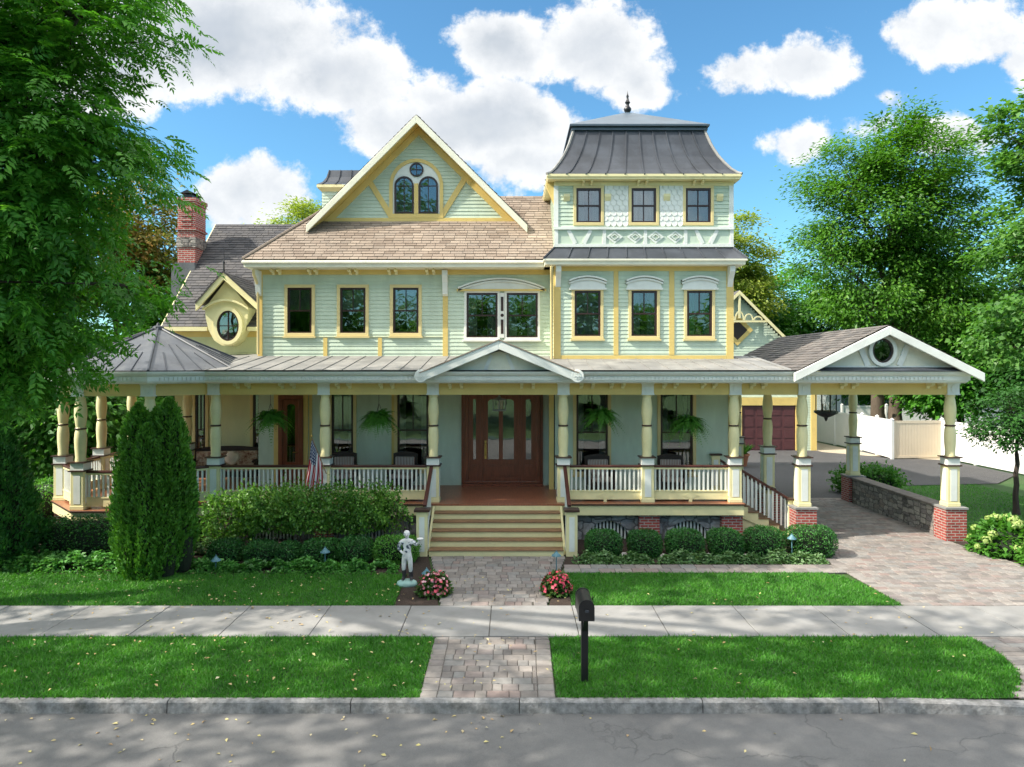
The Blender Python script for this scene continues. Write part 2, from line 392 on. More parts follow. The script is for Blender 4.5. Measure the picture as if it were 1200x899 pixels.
def window(x0, x1, z0, z1, Y, cas=.1, blind=None, muntin=True, mid=True, casmat='casing', sill=True, cross=False):
    m = MB()
    rframe(m, x0 - cas, x1 + cas, z0 - cas * .8, z1 + cas, cas - .004, Y - .05, Y + .03)
    w = m.build('window', M[casmat], house, (x0, Y, z0), bevel=.008)
    f = MB(); t = .055
    rframe(f, x0, x1, z0, z1, t, Y - .03, Y + .05)
    zm = (z0 + z1) / 2
    if mid: f.box(x0 + t, x1 - t, Y - .02, Y + .04, zm - .022, zm + .022)
    if muntin:
        f.box((x0 + x1) / 2 - .013, (x0 + x1) / 2 + .013, Y - .015, Y + .012, (zm + .022 if mid else z0 + t), z1 - t)
    if cross: f.box((x0 + x1) / 2 - .013, (x0 + x1) / 2 + .013, Y - .015, Y + .012, z0 + t, zm - .022)
    f.build('sash', M['dark'], w)
    g = MB(); g.box(x0 + t, x1 - t, Y + .014, Y + .02, z0 + t, z1 - t); g.build('pane', M['glass'], w)
    if sill:
        s = MB(); s.box(x0 - cas - .03, x1 + cas + .03, Y - .09, Y + .0, z0 - cas * .8 - .05, z0 - cas * .8 - .002); s.build('sill', M[casmat], w)
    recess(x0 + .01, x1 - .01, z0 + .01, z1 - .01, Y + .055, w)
    if blind:
        kind, frac, mt = blind
        b = MB()
        if kind == 'shade':
            b.box(x0 + .03, x1 - .03, Y + .09, Y + .1, z1 - (z1 - z0) * frac, z1 - .02)
        else:                                     # gathered cloth on both sides
            for sg in (-1, 1):
                xe = x0 + .03 if sg < 0 else x1 - .03; wd = (x1 - x0) * frac
                pts = [(xe - sg * wd * i / 10, Y + .12 + .02 * (i % 2)) for i in range(11)]
                for a, c in zip(pts, pts[1:]):
                    b.quad((a[0], a[1], z0 + .05), (c[0], c[1], z0 + .05), (c[0], c[1], z1 - .03), (a[0], a[1], z1 - .03))
        b.build('blind' if kind == 'shade' else 'curtain', M[mt], w, recalc=False)
    return w

def bnd(c, r, n=24, a0=0, a1=2 * math.pi, ry=None):
    ry = ry or r
    return [(c[0] + r * math.cos(a0 + (a1 - a0) * i / n), c[1] + ry * math.sin(a0 + (a1 - a0) * i / n)) for i in range(n + (0 if abs(a1 - a0 - 2 * math.pi) < 1e-6 else 1))]

def oval_window(cx, cz, rx, rz, Y, ring=.1, ringmat='cream', bars=True, parent=None):
    n = 36
    o = bnd((cx, cz), rx + ring, n, ry=rz + ring); i_ = bnd((cx, cz), rx, n, ry=rz)
    m = MB(); m.ring(o, i_, Y - .05, Y + .03); w = m.build('window', M[ringmat], house, (cx, Y, cz), smooth=40)
    f = MB(); t = .045; f.ring([(cx + (p[0] - cx) * .999, cz + (p[1] - cz) * .999) for p in i_], bnd((cx, cz), rx - t, n, ry=rz - t), Y - .03, Y + .03)
    if bars:
        f.box(cx - .014, cx + .014, Y - .02, Y + .008, cz - rz + t, cz + rz - t); f.box(cx - rx + t, cx - .014, Y - .02, Y + .008, cz - .014, cz + .014); f.box(cx + .014, cx + rx - t, Y - .02, Y + .008, cz - .014, cz + .014)
    f.build('sash', M['dark'], w, smooth=40)
    g = MB(); g.prism(bnd((cx, cz), rx - t * .5, n, ry=rz - t * .5), Y + .012, Y + .018); g.build('pane', M['glass'], w)
    b = MB(); b.prism(bnd((cx, cz), rx, n, ry=rz), Y + .033, Y + .036); b.build('dark_backing', M['interior'], w)
    return w

def shingles(mb, el, er, tl, tr, width=.3, expo=.17, lip=.018):
    """courses of shingles on the quad eave-left, eave-right, top-left, top-right"""
    el, er, tl, tr = map(Vector, (el, er, tl, tr))
    sl = ((tl - el).length + (tr - er).length) / 2; k = max(1, round(max((tl - el).length, (tr - er).length) / expo)) 
    nrm = (er - el).cross(tl - el if (tl - el).length > .1 else tr - er).normalized()
    if nrm.z < 0: nrm = -nrm
    for i in range(k):
        f0, f1 = i / k, min(1, (i + 1.25) / k)
        a0, b0 = el.lerp(tl, f0), er.lerp(tr, f0); a1, b1 = el.lerp(tl, f1), er.lerp(tr, f1)
        w = (b0 - a0).length
        if w < .05: continue
        u = (b0 - a0).normalized(); up = (a1 - a0) - u * (a1 - a0).dot(u)
        s1a = (a1 - a0).dot(u); s1b = w + (b1 - b0).dot(u)
        x = -width * ((i % 2) * .5 + random.random() * .25)
        while x < w:
            wd = width * random.uniform(.82, 1.18); xa, xb = max(x, 0), min(x + wd, w); x += wd
            if xb - xa < .02: continue
            lp = lip * random.uniform(.8, 1.35); g = .006
            ta, tb = min(max(xa + g, s1a), s1b), max(min(xb - g, s1b), s1a)
            p = [a0 + u * (xa + g) + nrm * (lp + .004), a0 + u * (xb - g) + nrm * (lp + .004), a0 + u * tb + up + nrm * .003, a0 + u * ta + up + nrm * .003]
            q = [a0 + u * (xa + g), a0 + u * (xb - g)]
            mb.add([tuple(v) for v in p + q], [(0, 1, 2, 3), (4, 5, 1, 0)])

def sweep(mb, pts, prof, cap=True):
    """profile (offset to the right-hand side outward, z) swept along a plan polyline with mitred corners"""
    P = [Vector((p[0], p[1])) for p in pts]; n = len(prof); vs = []
    for i, p in enumerate(P):
        d0 = (P[i] - P[i - 1]).normalized() if i > 0 else None
        d1 = (P[i + 1] - P[i]).normalized() if i < len(P) - 1 else None
        d0 = d0 or d1; d1 = d1 or d0
        n0, n1 = Vector((d0.y, -d0.x)), Vector((d1.y, -d1.x)); mt = (n0 + n1).normalized(); s = 1 / max(.3, mt.dot(n0))
        vs += [(p.x + mt.x * o * s, p.y + mt.y * o * s, z) for o, z in prof]
    fs = []
    for i in range(len(P) - 1):
        for k in range(n): fs.append((i * n + k, i * n + (k + 1) % n, (i + 1) * n + (k + 1) % n, (i + 1) * n + k))
    if cap: fs += [tuple(range(n)), tuple(range((len(P) - 1) * n, len(P) * n))[::-1]]
    mb.add(vs, fs)

# ---------------------------------------------------------------- window placements
W2 = [(X(a, YF), X(b, YF)) for a, b in ((337.5, 365.5), (399, 428.5), (461, 490.5))]; W2Z = (Z(391, YF), Z(337.5, YF))
WC = [(X(547, YF), X(583, YF)), (X(594, YF), X(630, YF))]; WCZ = (Z(396, YF), Z(343.5, YF))
W1 = [(X(389, YF), X(414, YF)), (X(466, YF), X(502, YF))]; W1Z = (1.5, 3.82)
SD = (X(327, YF), X(356, YF))                     # side door
FD = (X(544, YF), X(633, YF))                     # front door with its side lights
T1 = [(X(675.5, YT), X(712, YT)), (X(774, YT), X(811.5, YT))]
T2 = [(X(673.5, YT), X(703.5, YT)), (X(740, YT), X(769.5, YT)), (X(805, YT), X(834, YT))]; T2Z = (Z(394.5, YT), Z(341, YT))
T3 = [(X(675.5, YT), X(704, YT)), (X(740, YT), X(768.5, YT)), (X(803.5, YT), X(832.5, YT))]; T3Z = (Z(261.5, YT), Z(221, YT))
XL, XT, XR = -7.65, 1.25, 6.43
XG = -10.9

def hole(w, z, base): return (w[0] - base - .005, w[1] - base + .005, z[0], z[1])
# ---------------------------------------------------------------- walls
m = MB()
hl = [hole(w, W2Z, XL) for w in W2] + [hole(w, WCZ, XL) for w in WC] + [hole(w, W1Z, XL) for w in W1] + [hole(SD, (.9, 3.72), XL), hole(FD, (.9, 3.87), XL)]
clapwall(m, (XL, YF), (XT, YF), .6, 7.62, holes=hl)
clapwall(m, (XL, 30), (XL, YF), .6, 7.62)
m.build('wall', M['mint'], house, recalc=False)
m = MB()
hl = [hole(w, W1Z, XT) for w in T1] + [hole(w, T2Z, XT) for w in T2] + [hole(w, T3Z, XT) for w in T3]
clapwall(m, (XT, YT), (XR, YT), .6, 10.0, holes=hl)
clapwall(m, (XT, 25.6), (XT, YT), 4.2, 10.0); clapwall(m, (XR, YT), (XR, 30), .6, 10.0); clapwall(m, (XR, 25.6), (XT, 25.6), 7, 10.)
m.build('wall', M['mint'], house, recalc=False)
m = MB()
WX = [(X(229.5, YW), X(241, YW)), (X(297, YW), X(322, YW))]
hl = [hole(w, (1.3, 3.75), XG) for w in WX]
clapwall(m, (XG, YW), (XL, YW), .6, 5.84, holes=hl)
clapwall(m, (XG, 30), (XG, YW), .6, 9.9, lo=lambda z: 0 if z < 5.84 else z - 5.84, hi=lambda z: 7.5 if z < 5.84 else 7.5 - (z - 5.84))
m.build('wall', M['mint_warmlit'], house, recalc=False)
for w in WX: window(w[0], w[1], 1.35, 3.72, YW, .1, ('curtain', .2, 'curtain'))
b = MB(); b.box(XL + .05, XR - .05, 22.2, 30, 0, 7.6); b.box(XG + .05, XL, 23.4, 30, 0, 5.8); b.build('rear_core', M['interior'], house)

# ---------------------------------------------------------------- main roof
ez, ey, ex, tz = 7.72, 20.4, -7.9, 10.18
d = tz - ez
roof = MB()
roof.quad((ex, ey, ez), (XT + .02, ey, ez), (XT + .02, ey + d, tz), (ex + d, ey + d, tz))
roof.quad((ex, 30, ez), (ex, ey, ez), (ex + d, ey + d, tz), (ex + d, 30, tz))
roof.quad((ex + d, ey + d, tz), (XT + .02, ey + d, tz), (6.2, 30, tz), (ex + d, 30, tz))
roof.quad((ex, 30, ez), (ex + d, 30, tz), (6.4, 30, tz), (6.4, 30, ez))
ro = roof.build('roof', M['slate'], house, recalc=False)
s = MB(); shingles(s, (ex, ey, ez), (XT, ey, ez), (ex + d, ey + d, tz), (XT, ey + d, tz), .31, .165)
shingles(s, (ex, 30, ez), (ex, ey, ez), (ex + d, 30, tz), (ex + d, ey + d, tz), .31, .165)
s.build('shingle', M['shingle'], ro, recalc=False)
h = MB(); h.path([(ex, ey, ez + .03), (ex + d, ey + d, tz + .03)], .05, 6); h.build('hip_cap', M['shingle'], ro)
e = MB(); sweep(e, [(ex, 30), (ex, ey), (XT - .02, ey)], [(-.02, ez - .02), (.0, ez - .02), (.03, ez - .06), (.03, ez - .1), (-.02, ez - .13), (-.02, ez - .22), (-.64, ez - .22), (-.64, ez - .17)])
e.build('eave', M['pale'], ro)
fz = MB(); fz.box(XL - .02, XT - .02, YF - .035, YF + .02, Z(322, YF), ez - .221); fz.build('frieze', M['yellow'], house)

def bracket_pair(x, y, ztop, dx=.2, s=1.):
    """two small carved modillions under an eave"""
    for sg in (-.5, .5):
        m = MB(); cx = x + sg * dx * s
        prof = [(y, ztop), (y - .26 * s, ztop), (y - .28 * s, ztop - .05 * s), (y - .18 * s, ztop - .09 * s), (y - .08 * s, ztop - .07 * s), (y - .05 * s, ztop - .14 * s), (y, ztop - .16 * s)]
        m.prism(prof, cx - .04 * s, cx + .04 * s, 'x'); m.build('eave_bracket', M['cream'], house)
for px in (325, 368, 415, 461, 505):
    bracket_pair(X(px, YF), YF - .03, ez - .225)
# corner boards, belts, posts on the upper walls
t = MB(); yo = YF - .032
t.box(XL - .02, X(308, YF), yo, YF, 4.2, Z(322, YF)); t.build('corner_board', M['yellow'], house)
t = MB(); t.box(X(519, YF), X(525, YF), yo, YF, 4.3, Z(322, YF)); t.build('pilaster', M['yellow'], house)
t = MB(); t.prism([(YF - .03, 7.45), (YF - .3, 7.45), (YF - .3, 7.3), (YF - .2, 7.1), (YF - .12, 6.75), (YF - .03, 6.7)], X(519, YF), X(525, YF), 'x'); t.build('eave_bracket', M['white'], house)
t = MB(); t.prism([(YF - .03, 7.45), (YF - .3, 7.45), (YF - .3, 7.3), (YF - .2, 7.1), (YF - .12, 6.75), (YF - .03, 6.7)], XL - .05, XL + .1, 'x'); t.build('eave_bracket', M['white'], house)
t = MB(); t.box(X(308.2, YF), X(518.8, YF), yo - .01, YF, Z(394.5, YF) - .01, Z(391.5, YF) - .09); t.build('belt_course', M['yellow'], house)
for px in (381.5, 445.5):
    t = MB(); t.box(X(px - 2.3, YF), X(px + 2.3, YF), yo, YF, 4.4, Z(395, YF) - .02); t.build('pilaster', M['yellow'], house)
for i, w in enumerate(W2): window(w[0], w[1], W2Z[0], W2Z[1], YF, .1, ('shade', (.5, .52, .5)[i], 'curtain'))
# centre pair with its white surround and arched hood
for w in WC: window(w[0], w[1], WCZ[0], WCZ[1], YF, .075, ('curtain', .3, 'curtain'), casmat='white')
t = MB(); t.box(WC[0][1] + .08, WC[1][0] - .08, YF - .06, YF, WCZ[0], WCZ[1]); pl = t.build('mullion', M['white'], house)
t = MB(); xm = (WC[0][1] + WC[1][0]) / 2
t.box(xm - .04, xm + .04, YF - .066, YF - .058, WCZ[0] + .12, WCZ[0] + .55); t.box(xm - .04, xm + .04, YF - .066, YF - .058, WCZ[1] - .55, WCZ[1] - .12)
t.prism(bnd((xm, (WCZ[0] + WCZ[1]) / 2), .05, 14), YF - .066, YF - .058); t.build('dark_inset', M['dark'], pl)
def hood(x0, x1, zb, zside, ztop, Y, ends=.0, proud=.14):
    n = 18; xc = (x0 + x1) / 2
    arc = lambda k, dz: [(x0 + (x1 - x0) * i / n, zside + dz + (ztop - zside) * (1 - ((i / n - .5) * 2) ** 2) * k) for i in range(n + 1)]
    m = MB(); a = arc(1, 0); m.prism([(x0 + .03, zb), (x1 - .03, zb)] + [(p[0], p[1] - .06) for p in a[::-1]][1:-1], Y - .06, Y)
    w = m.build('window_hood', M['white'], house)
    m = MB()
    for dz, pr in ((0, proud), (-.075, proud * .7)):
        top = arc(1, dz); m.ring(top + [(p[0], p[1] - .05) for p in top[::-1]], [(p[0], p[1] - .002) for p in top] + [(p[0], p[1] - .048) for p in top[::-1]], Y - pr, Y)
        m.prism(top + [(p[0], p[1] - .05) for p in top[::-1]], Y - pr - .002, Y - pr + .02)
    m.build('arch_moulding', M['white'], w, recalc=True)
    m = MB(); m.box(x0 - ends, x1 + ends, Y - .1, Y - .0, zb - .06, zb - .003); m.build('hood_shelf', M['yellow'] if ends else M['white'], w)
hood(X(537, YF), X(638, YF), Z(339, YF), Z(337, YF), Z(326, YF), YF, .04)

# ---------------------------------------------------------------- front gable on the roof
gy, gp = 21.85, (-2.93, 12.30); fy = 21.3
gl, gr = X(359, fy), X(618, fy); gb = Z(263, fy)
gd = MB()
def gable_lo(z): return max(0, (gp[0] - (gp[1] - .45 - z) / 1.012) - (gl + .2))
wx0 = gl + .2
m = MB(); clapwall(m, (wx0, gy), (gr - .2, gy), 9.12, 11.85, lo=lambda z: max(0, gp[0] - (11.9 - z) - wx0 - .02), hi=lambda z: min(gr - .2 - wx0, gp[0] + (11.9 - z) - wx0 + .02))
m.build('gable_wall', M['mint'], house, recalc=False)
g = MB()
for sg, xe in ((-1, gl), (1, gr)):
    g.add([(gp[0], fy, gp[1]), (xe, fy, gb), (xe, 29, gb), (gp[0], 29, gp[1]), (gp[0], fy, gp[1] - .1), (xe, fy, gb - .1), (xe, 29, gb - .1), (gp[0], 29, gp[1] - .1)],
          [(0, 1, 2, 3), (7, 6, 5, 4), (0, 4, 5, 1), (1, 5, 6, 2), (2, 6, 7, 3)])
gro = g.build('gable_roof', M['slate'], house)
s = MB(); shingles(s, (gl, 29, gb), (gl, fy, gb), (gp[0], 29, gp[1]), (gp[0], fy, gp[1]), .31, .165); shingles(s, (gr, fy, gb), (gr, 29, gb), (gp[0], fy, gp[1]), (gp[0], 29, gp[1]), .31, .165)
s.build('shingle', M['shingle'], gro, recalc=False)
def rake(mb, pk, el, er, w, y0, y1, drop=0.):
    """inverted V band under the two slopes pk-el and pk-er, w deep, cut plumb at the ends"""
    o = [(el[0], el[1] - drop), (pk[0], pk[1] - drop), (er[0], er[1] - drop)]
    i_ = [(el[0], el[1] - drop - w), (pk[0], pk[1] - drop - w), (er[0], er[1] - drop - w)]
    mb.prism([o[0], o[1], i_[1], i_[0]], y0, y1); mb.prism([o[1], o[2], i_[2], i_[1]], y0, y1)
m = MB(); rake(m, gp, (gl, gb), (gr, gb), .24, fy - .03, fy + .03, .02); m.build('rake_board', M['pale'], gro, bevel=.01)
m = MB(); rake(m, gp, (gl, gb), (gr, gb), .05, fy + .032, gy - .003, .14); m.build('soffit', M['yellow'], gro)
m = MB(); rake(m, gp, (gl + .35, gb + .35), (gr - .35, gb + .35), .26, gy - .05, gy + .02, .2); m.build('rake_frieze', M['yellow'], gro)
m = MB(); m.box(gl + .45, gr - .45, gy - .052, gy, 9.08, 9.24); m.build('gable_base_board', M['yellow'], gro)
cxg = X(488, gy)
for sg in (-1, 1):
    m = MB(); m.beam((cxg + sg * X(457, gy) * 0 + sg * 28.5 / 37.3, gy - .03, 9.25), (cxg + sg * 59 / 37.3, gy - .03, Z(206, gy)), .03, .17, up=(1, 0, 0)); m.build('gable_brace', M['yellow'], gro)
# triple window: two round-headed lights and a roundel in one arched surround
def arch_pts(cx, z0, zs, r, n=20): return [(cx - r, z0)] + [(cx + r * math.cos(math.pi - math.pi * i / n), zs + r * math.sin(math.pi * i / n)) for i in range(n + 1)] + [(cx + r, z0)]
sg_ = 815 / gy; zb = Z(251, gy)
o = arch_pts(cxg, zb - .13, Z(218, gy), 31.5 / sg_); i_ = arch_pts(cxg, zb - .0, Z(218, gy), 27.5 / sg_)
m = MB(); m.ring(o, i_, gy - .06, gy); w = m.build('arched_window', M['yellow'], house, (cxg, gy, zb))
m = MB(); m.prism(i_, gy - .03, gy); m.build('tympanum', M['white'], w)
for sg in (-1, 1):
    c = cxg + sg * 14.2 / sg_; r = 11.3 / sg_; zs = Z(218.5, gy)
    o = arch_pts(c, zb + .01, zs, r); i_ = arch_pts(c, zb + .06, zs, r - .055)
    m = MB(); m.ring(o, i_, gy - .07, gy - .02)
    m.box(c - .012, c + .012, gy - .06, gy - .036, zb + .06, zs + r - .06); m.box(c - r + .05, c - .012, gy - .06, gy - .036, zs - .012, zs + .012); m.box(c + .012, c + r - .05, gy - .06, gy - .036, zs - .012, zs + .012)
    m.build('sash', M['dark'], w)
    m = MB(); m.prism(arch_pts(c, zb + .04, zs, r - .04), gy - .04, gy - .035); m.build('pane', M['glass'], w)
    m = MB(); m.prism(arch_pts(c, zb + .03, zs, r - .03), gy - .0305, gy - .027); m.build('blind', M['curtain'], w)
m = MB(); m.box(cxg - 2.4 / sg_, cxg + 2.4 / sg_, gy - .065, gy - .03, zb, zb + .95); m.build('mullion', M['yellow'], w)
c = (cxg + .01, Z(199.5, gy)); m = MB(); m.ring(bnd(c, 8.2 / sg_), bnd(c, 6.6 / sg_), gy - .07, gy - .02); m.box(c[0] - .012, c[0] + .012, gy - .06, gy - .036, c[1] - .17, c[1] + .17); m.box(c[0] - .17, c[0] - .013, gy - .06, gy - .036, c[1] - .012, c[1] + .012); m.box(c[0] + .013, c[0] + .17, gy - .06, gy - .036, c[1] - .012, c[1] + .012)
m.build('sash', M['dark'], w)
m = MB(); m.prism(bnd(c, 6.8 / sg_), gy - .04, gy - .035); m.build('pane', M['glass'], w)
m = MB(); m.prism(bnd(c, 7 / sg_), gy - .0305, gy - .027); m.build('dark_backing', M['interior'], w)

# ---------------------------------------------------------------- tower
yo = YT - .035
t = MB(); t.box(XT - .03, X(657, YT), yo, YT, Z(425, YT), Z(318, YT)); t.box(XT - .03, XT, YT, YT + .2, Z(425, YT), Z(318, YT)); t.build('corner_board', M['yellow'], house)
t = MB(); t.box(X(851, YT), XR + .03, yo, YT, Z(430, YT), Z(318, YT)); t.box(XR, XR + .03, YT, YT + .2, Z(430, YT), Z(318, YT)); t.build('corner_board', M['yellow'], house)
for a, b_ in ((719, 724.5), (784, 790)):
    t = MB(); t.box(X(a, YT), X(b_, YT), yo, YT, Z(416, YT), Z(318, YT)); t.build('pilaster', M['yellow'], house)
t = MB(); t.box(X(657.2, YT), X(850.8, YT), yo + .003, YT, Z(425, YT), Z(416.5, YT)); t.build('base_board', M['yellow'], house)
t = MB(); t.box(XT - .03, XR + .03, yo - .003, YT, Z(317.8, YT), 7.5); t.build('frieze', M['yellow'], house)
for x0, x1 in ((X(651, YT), X(657, YT)), (X(852, YT), X(858, YT))):
    t = MB(); t.prism([(YT - .036, 7.49), (YT - .3, 7.49), (YT - .3, 7.32), (YT - .14, 7.12), (YT - .036, 6.9)], x0, x1, 'x'); t.build('eave_bracket', M['white'], house)
for i, w in enumerate(T2):
    window(w[0], w[1], T2Z[0], T2Z[1], YT, .09, (('shade', .97, 'curtain'), ('curtain', .32, 'curtain'), ('curtain', .3, 'teal'))[i])
    hood(w[0] - .17, w[1] + .17, Z(337.5, YT), Z(328.5, YT), Z(323.5, YT), YT)
for i, w in enumerate(T3): window(w[0], w[1], T3Z[0], T3Z[1], YT, .09, (('curtain', .3, 'curtain'), ('shade', .96, 'curtain'), ('shade', .97, 'teal'))[i], cross=True, sill=False)
for w in T1: window(w[0], w[1], W1Z[0], W1Z[1], YT, .1, ('curtain', .22, 'curtain'))
for w in W1: window(w[0], w[1], W1Z[0], W1Z[1], YF, .1, ('curtain', .22, 'curtain'))
# fish-scale panels
for a, b_ in ((708.5, 736), (773, 800)):
    m = MB(); x0, x1 = X(a, YT), X(b_, YT); sw = (x1 - x0) / 4; z1 = Z(217, YT); z0 = Z(266, YT); r = 0
    z = z0
    while z < z1 - .05:
        off = (r % 2) * sw / 2; k = -1
        for k in range(-1, 6):
            c = x0 + k * sw + sw / 2 + off
            pts = [(max(x0, min(x1, c + sw * .48 * math.cos(a_))), z + .1 + .1 * math.sin(a_)) for a_ in [math.pi + math.pi * j / 8 for j in range(9)]]
            if pts[-1][0] - pts[0][0] < .03: continue
            top = min(z + .26, z1)
            f = [(p[0], YT - .05, p[1]) for p in pts] + [(pts[-1][0], YT - .024, top), (pts[0][0], YT - .024, top)]
            g_ = [(p[0], YT - .024, p[1]) for p in pts]
            m.add(f + g_, [tuple(range(11))] + [(i, i + 1, 11 + i + 1, 11 + i) for i in range(8)])
        z += .15; r += 1
    m.build('fish_scale_panel', M['white'], house, recalc=False)
# panelled white band under the top windows
zb0, zb1 = 8.06, Z(268, YT)
m = MB(); m.box(XT - .02, XR + .02, YT - .03, YT, zb0, zb1); pb = m.build('panel_band', M['mint'], house)
m = MB(); m.box(XT - .03, XR + .03, YT - .09, YT, zb1 - .04, zb1 + .03); m.box(XT - .03, XR + .03, YT - .06, YT, zb0, zb0 + .09)
for px in (652, 708, 756, 803, 857): m.box(X(px, YT) - .05, X(px, YT) + .05, YT - .055, YT, zb0 + .09, zb1 - .04)
for px in (720, 744, 768, 791):
    c = (X(px, YT), (zb0 + zb1) / 2 + .02)
    for rr, yy in ((.24, .05), (.12, .065)): m.ring([(c[0] + rr, c[1]), (c[0], c[1] + rr * .8), (c[0] - rr, c[1]), (c[0], c[1] - rr * .8)], [(c[0] + rr * .7, c[1]), (c[0], c[1] + rr * .55), (c[0] - rr * .7, c[1]), (c[0], c[1] - rr * .55)], YT - yy, YT - .031)
for px, sl in ((670, 1), (688, -1), (819, 1), (836, -1)):
    m.beam((X(px - 4 * sl, YT), YT - .043, zb1 - .05), (X(px + 4 * sl, YT), YT - .043, zb0 + .1), .024, .11, up=(1, 0, 0))
m.build('panel_moulding', M['white'], pb)
for sd, x in ((-1, XT), (1, XR)):
    m = MB(); m.box(x - .03, x + .1 if sd < 0 else x + .03, YT - .036, YT, Z(266, YT), Z(210, YT)) if sd < 0 else m.box(x - .1, x + .03, YT - .036, YT, Z(266, YT), Z(210, YT)); m.build('corner_board', M['white'], house)
m = MB(); m.box(XT - .03, XR + .03, YT - .04, YT, Z(218, YT), 9.98); m.build('frieze', M['cream'], house)
# skirt roof between second and third storey
pz, pzt = 7.66, 8.06
m = MB(); m.add([(XT - .35, 19.85, pz), (XR + .3, 19.85, pz), (XR, YT, pzt), (XT, YT, pzt), (XT - .35, 25.6, pz), (XT, 25.6, pzt), (XR + .3, 25.6, pz), (XR, 25.6, pzt)], [(0, 1, 2, 3), (4, 0, 3, 5), (1, 6, 7, 2)])
pr = m.build('skirt_roof', M['metal'], house, recalc=False)
m = MB(); k = 10
for i in range(1, k): 
    m = MB(); x = XT + (XR - XT) * i / k; m.beam((x + (x - 3.84) * .08, 19.86, pz + .015), (x, YT - .01, pzt + .015), .025, .04); m.build('standing_seam', M['metal'], pr)
m = MB(); m.path([(XT - .35, 19.85, pz + .01), (XT, YT, pzt + .01)], .03, 5); m.build('hip_roll', M['metal'], pr); m = MB(); m.path([(XR + .3, 19.85, pz + .01), (XR, YT, pzt + .01)], .03, 5); m.build('hip_roll', M['metal'], pr)
m = MB(); sweep(m, [(XT - .3, 25.6), (XT - .3, 19.9), (XR + .25, 19.9), (XR + .25, 25.6)], [(0, pz), (.05, pz), (.05, pz - .05), (.01, pz - .07), (0, pz - .16), (-.4, pz - .16), (-.4, pz - .1)]); m.build('eave', M['pale'], pr)
# mansard
E = dict(x0=1.0, x1=6.6, y0=19.95, y1=25.8)
prof = [(0, 10.1), (.1, 10.16), (.23, 10.3), (.38, 10.52), (.52, 10.76), (.62, 10.98), (.70, 11.18), (.77, 11.40), (.82, 11.55), (.84, 11.64)]
def mpt(side, f, d_, z, off=0):
    x0, x1, y0, y1 = E['x0'] + d_, E['x1'] - d_, E['y0'] + d_, E['y1'] - d_
    return {'f': (x0 + (x1 - x0) * f, y0 - off, z), 'b': (x0 + (x1 - x0) * f, y1 + off, z), 'l': (x0 - off, y0 + (y1 - y0) * f, z), 'r': (x1 + off, y0 + (y1 - y0) * f, z)}[side]
m = MB()
for sd in 'fblr':
    for (d0, z0), (d1, z1) in zip(prof, prof[1:]): m.quad(mpt(sd, 0, d0, z0), mpt(sd, 1, d0, z0), mpt(sd, 1, d1, z1), mpt(sd, 0, d1, z1))
mr = m.build('mansard_roof', M['metal'], house, smooth=50, recalc=False)
m = MB()
for sd in 'flr':
    for i in range(1, 10 if sd == 'f' else 9):
        m = MB(); f = i / (10 if sd == 'f' else 9)
        for (d0, z0), (d1, z1) in zip(prof, prof[1:]): m.beam(mpt(sd, f, d0, z0, .012), mpt(sd, f, d1, z1, .012), .028, .045, up=(0, -1, .3) if sd == 'f' else (-1 if sd == 'l' else 1, 0, .3))
        m.build('standing_seam', M['metal'], mr)
m = MB()
for fx, fy_ in ((0, 0), (1, 0), (0, 1), (1, 1)):
    m.path([(E['x0'] + d_ if fx == 0 else E['x1'] - d_, E['y0'] + d_ if fy_ == 0 else E['y1'] - d_, z + .01) for d_, z in prof], .045, 6)
m.build('hip_roll', M['graymetal'], mr)
m = MB(); d_ = .77
x0, x1, y0, y1 = E['x0'] + d_, E['x1'] - d_, E['y0'] + d_, E['y1'] - d_
m.box(x0, x1, y0, y1, 11.63, 11.68); m.box(x0 + .04, x1 - .04, y0 + .04, y1 - .04, 11.681, 11.74); m.box(x0 - .05, x1 + .05, y0 - .05, y1 + .05, 11.741, 11.79)
cc = ((x0 + x1) / 2, (y0 + y1) / 2, 12.95)
m.add([(x0 - .05, y0 - .05, 11.792), (x1 + .05, y0 - .05, 11.792), (x1 + .05, y1 + .05, 11.792), (x0 - .05, y1 + .05, 11.792), cc], [(0, 1, 4), (1, 2, 4), (2, 3, 4), (3, 0, 4)])
m.build('roof_cap', M['capmetal'], mr, recalc=False)
m = MB(); m.lathe([(.1, 12.82), (.06, 12.92), (.11, 12.98), (.13, 13.05), (.07, 13.13), (.05, 13.2), (.09, 13.26), (.05, 13.33), (.03, 13.42), (.045, 13.46), (.012, 13.56), (.002, 13.66)], cc[0], cc[1], 12); m.build('finial', M['black'], mr, smooth=60)
m = MB(); sweep(m, [(1.03, 25.8), (1.03, 19.98), (6.57, 19.98), (6.57, 25.8)], [(.03, 10.11), (.03, 10.04), (0, 10.0), (0, 9.97), (-.24, 9.97), (-.24, 10.05)]); m.build('eave', M['cream'], mr)
for px in (688, 752, 817): bracket_pair(X(px, YT), YT - .042, 9.968, .3, .8)
for px in (664, 712, 781, 843):
    m = MB(); m.prism([(YT - .041, 9.6), (YT - .1, 9.6), (YT - .1, 9.52), (YT - .041, 9.4)], X(px, YT) - .09, X(px, YT) + .09, 'x'); m.build('eave_bracket', M['cream'], house)
m = MB(); m.prism([(XT - .0, 9.3), (XT - .0, 9.96), (XT - .24, 9.96), (XT - .24, 9.85), (XT - .12, 9.6)], 20.35, 20.55, 'y'); m.build('eave_bracket', M['yellow'], house)

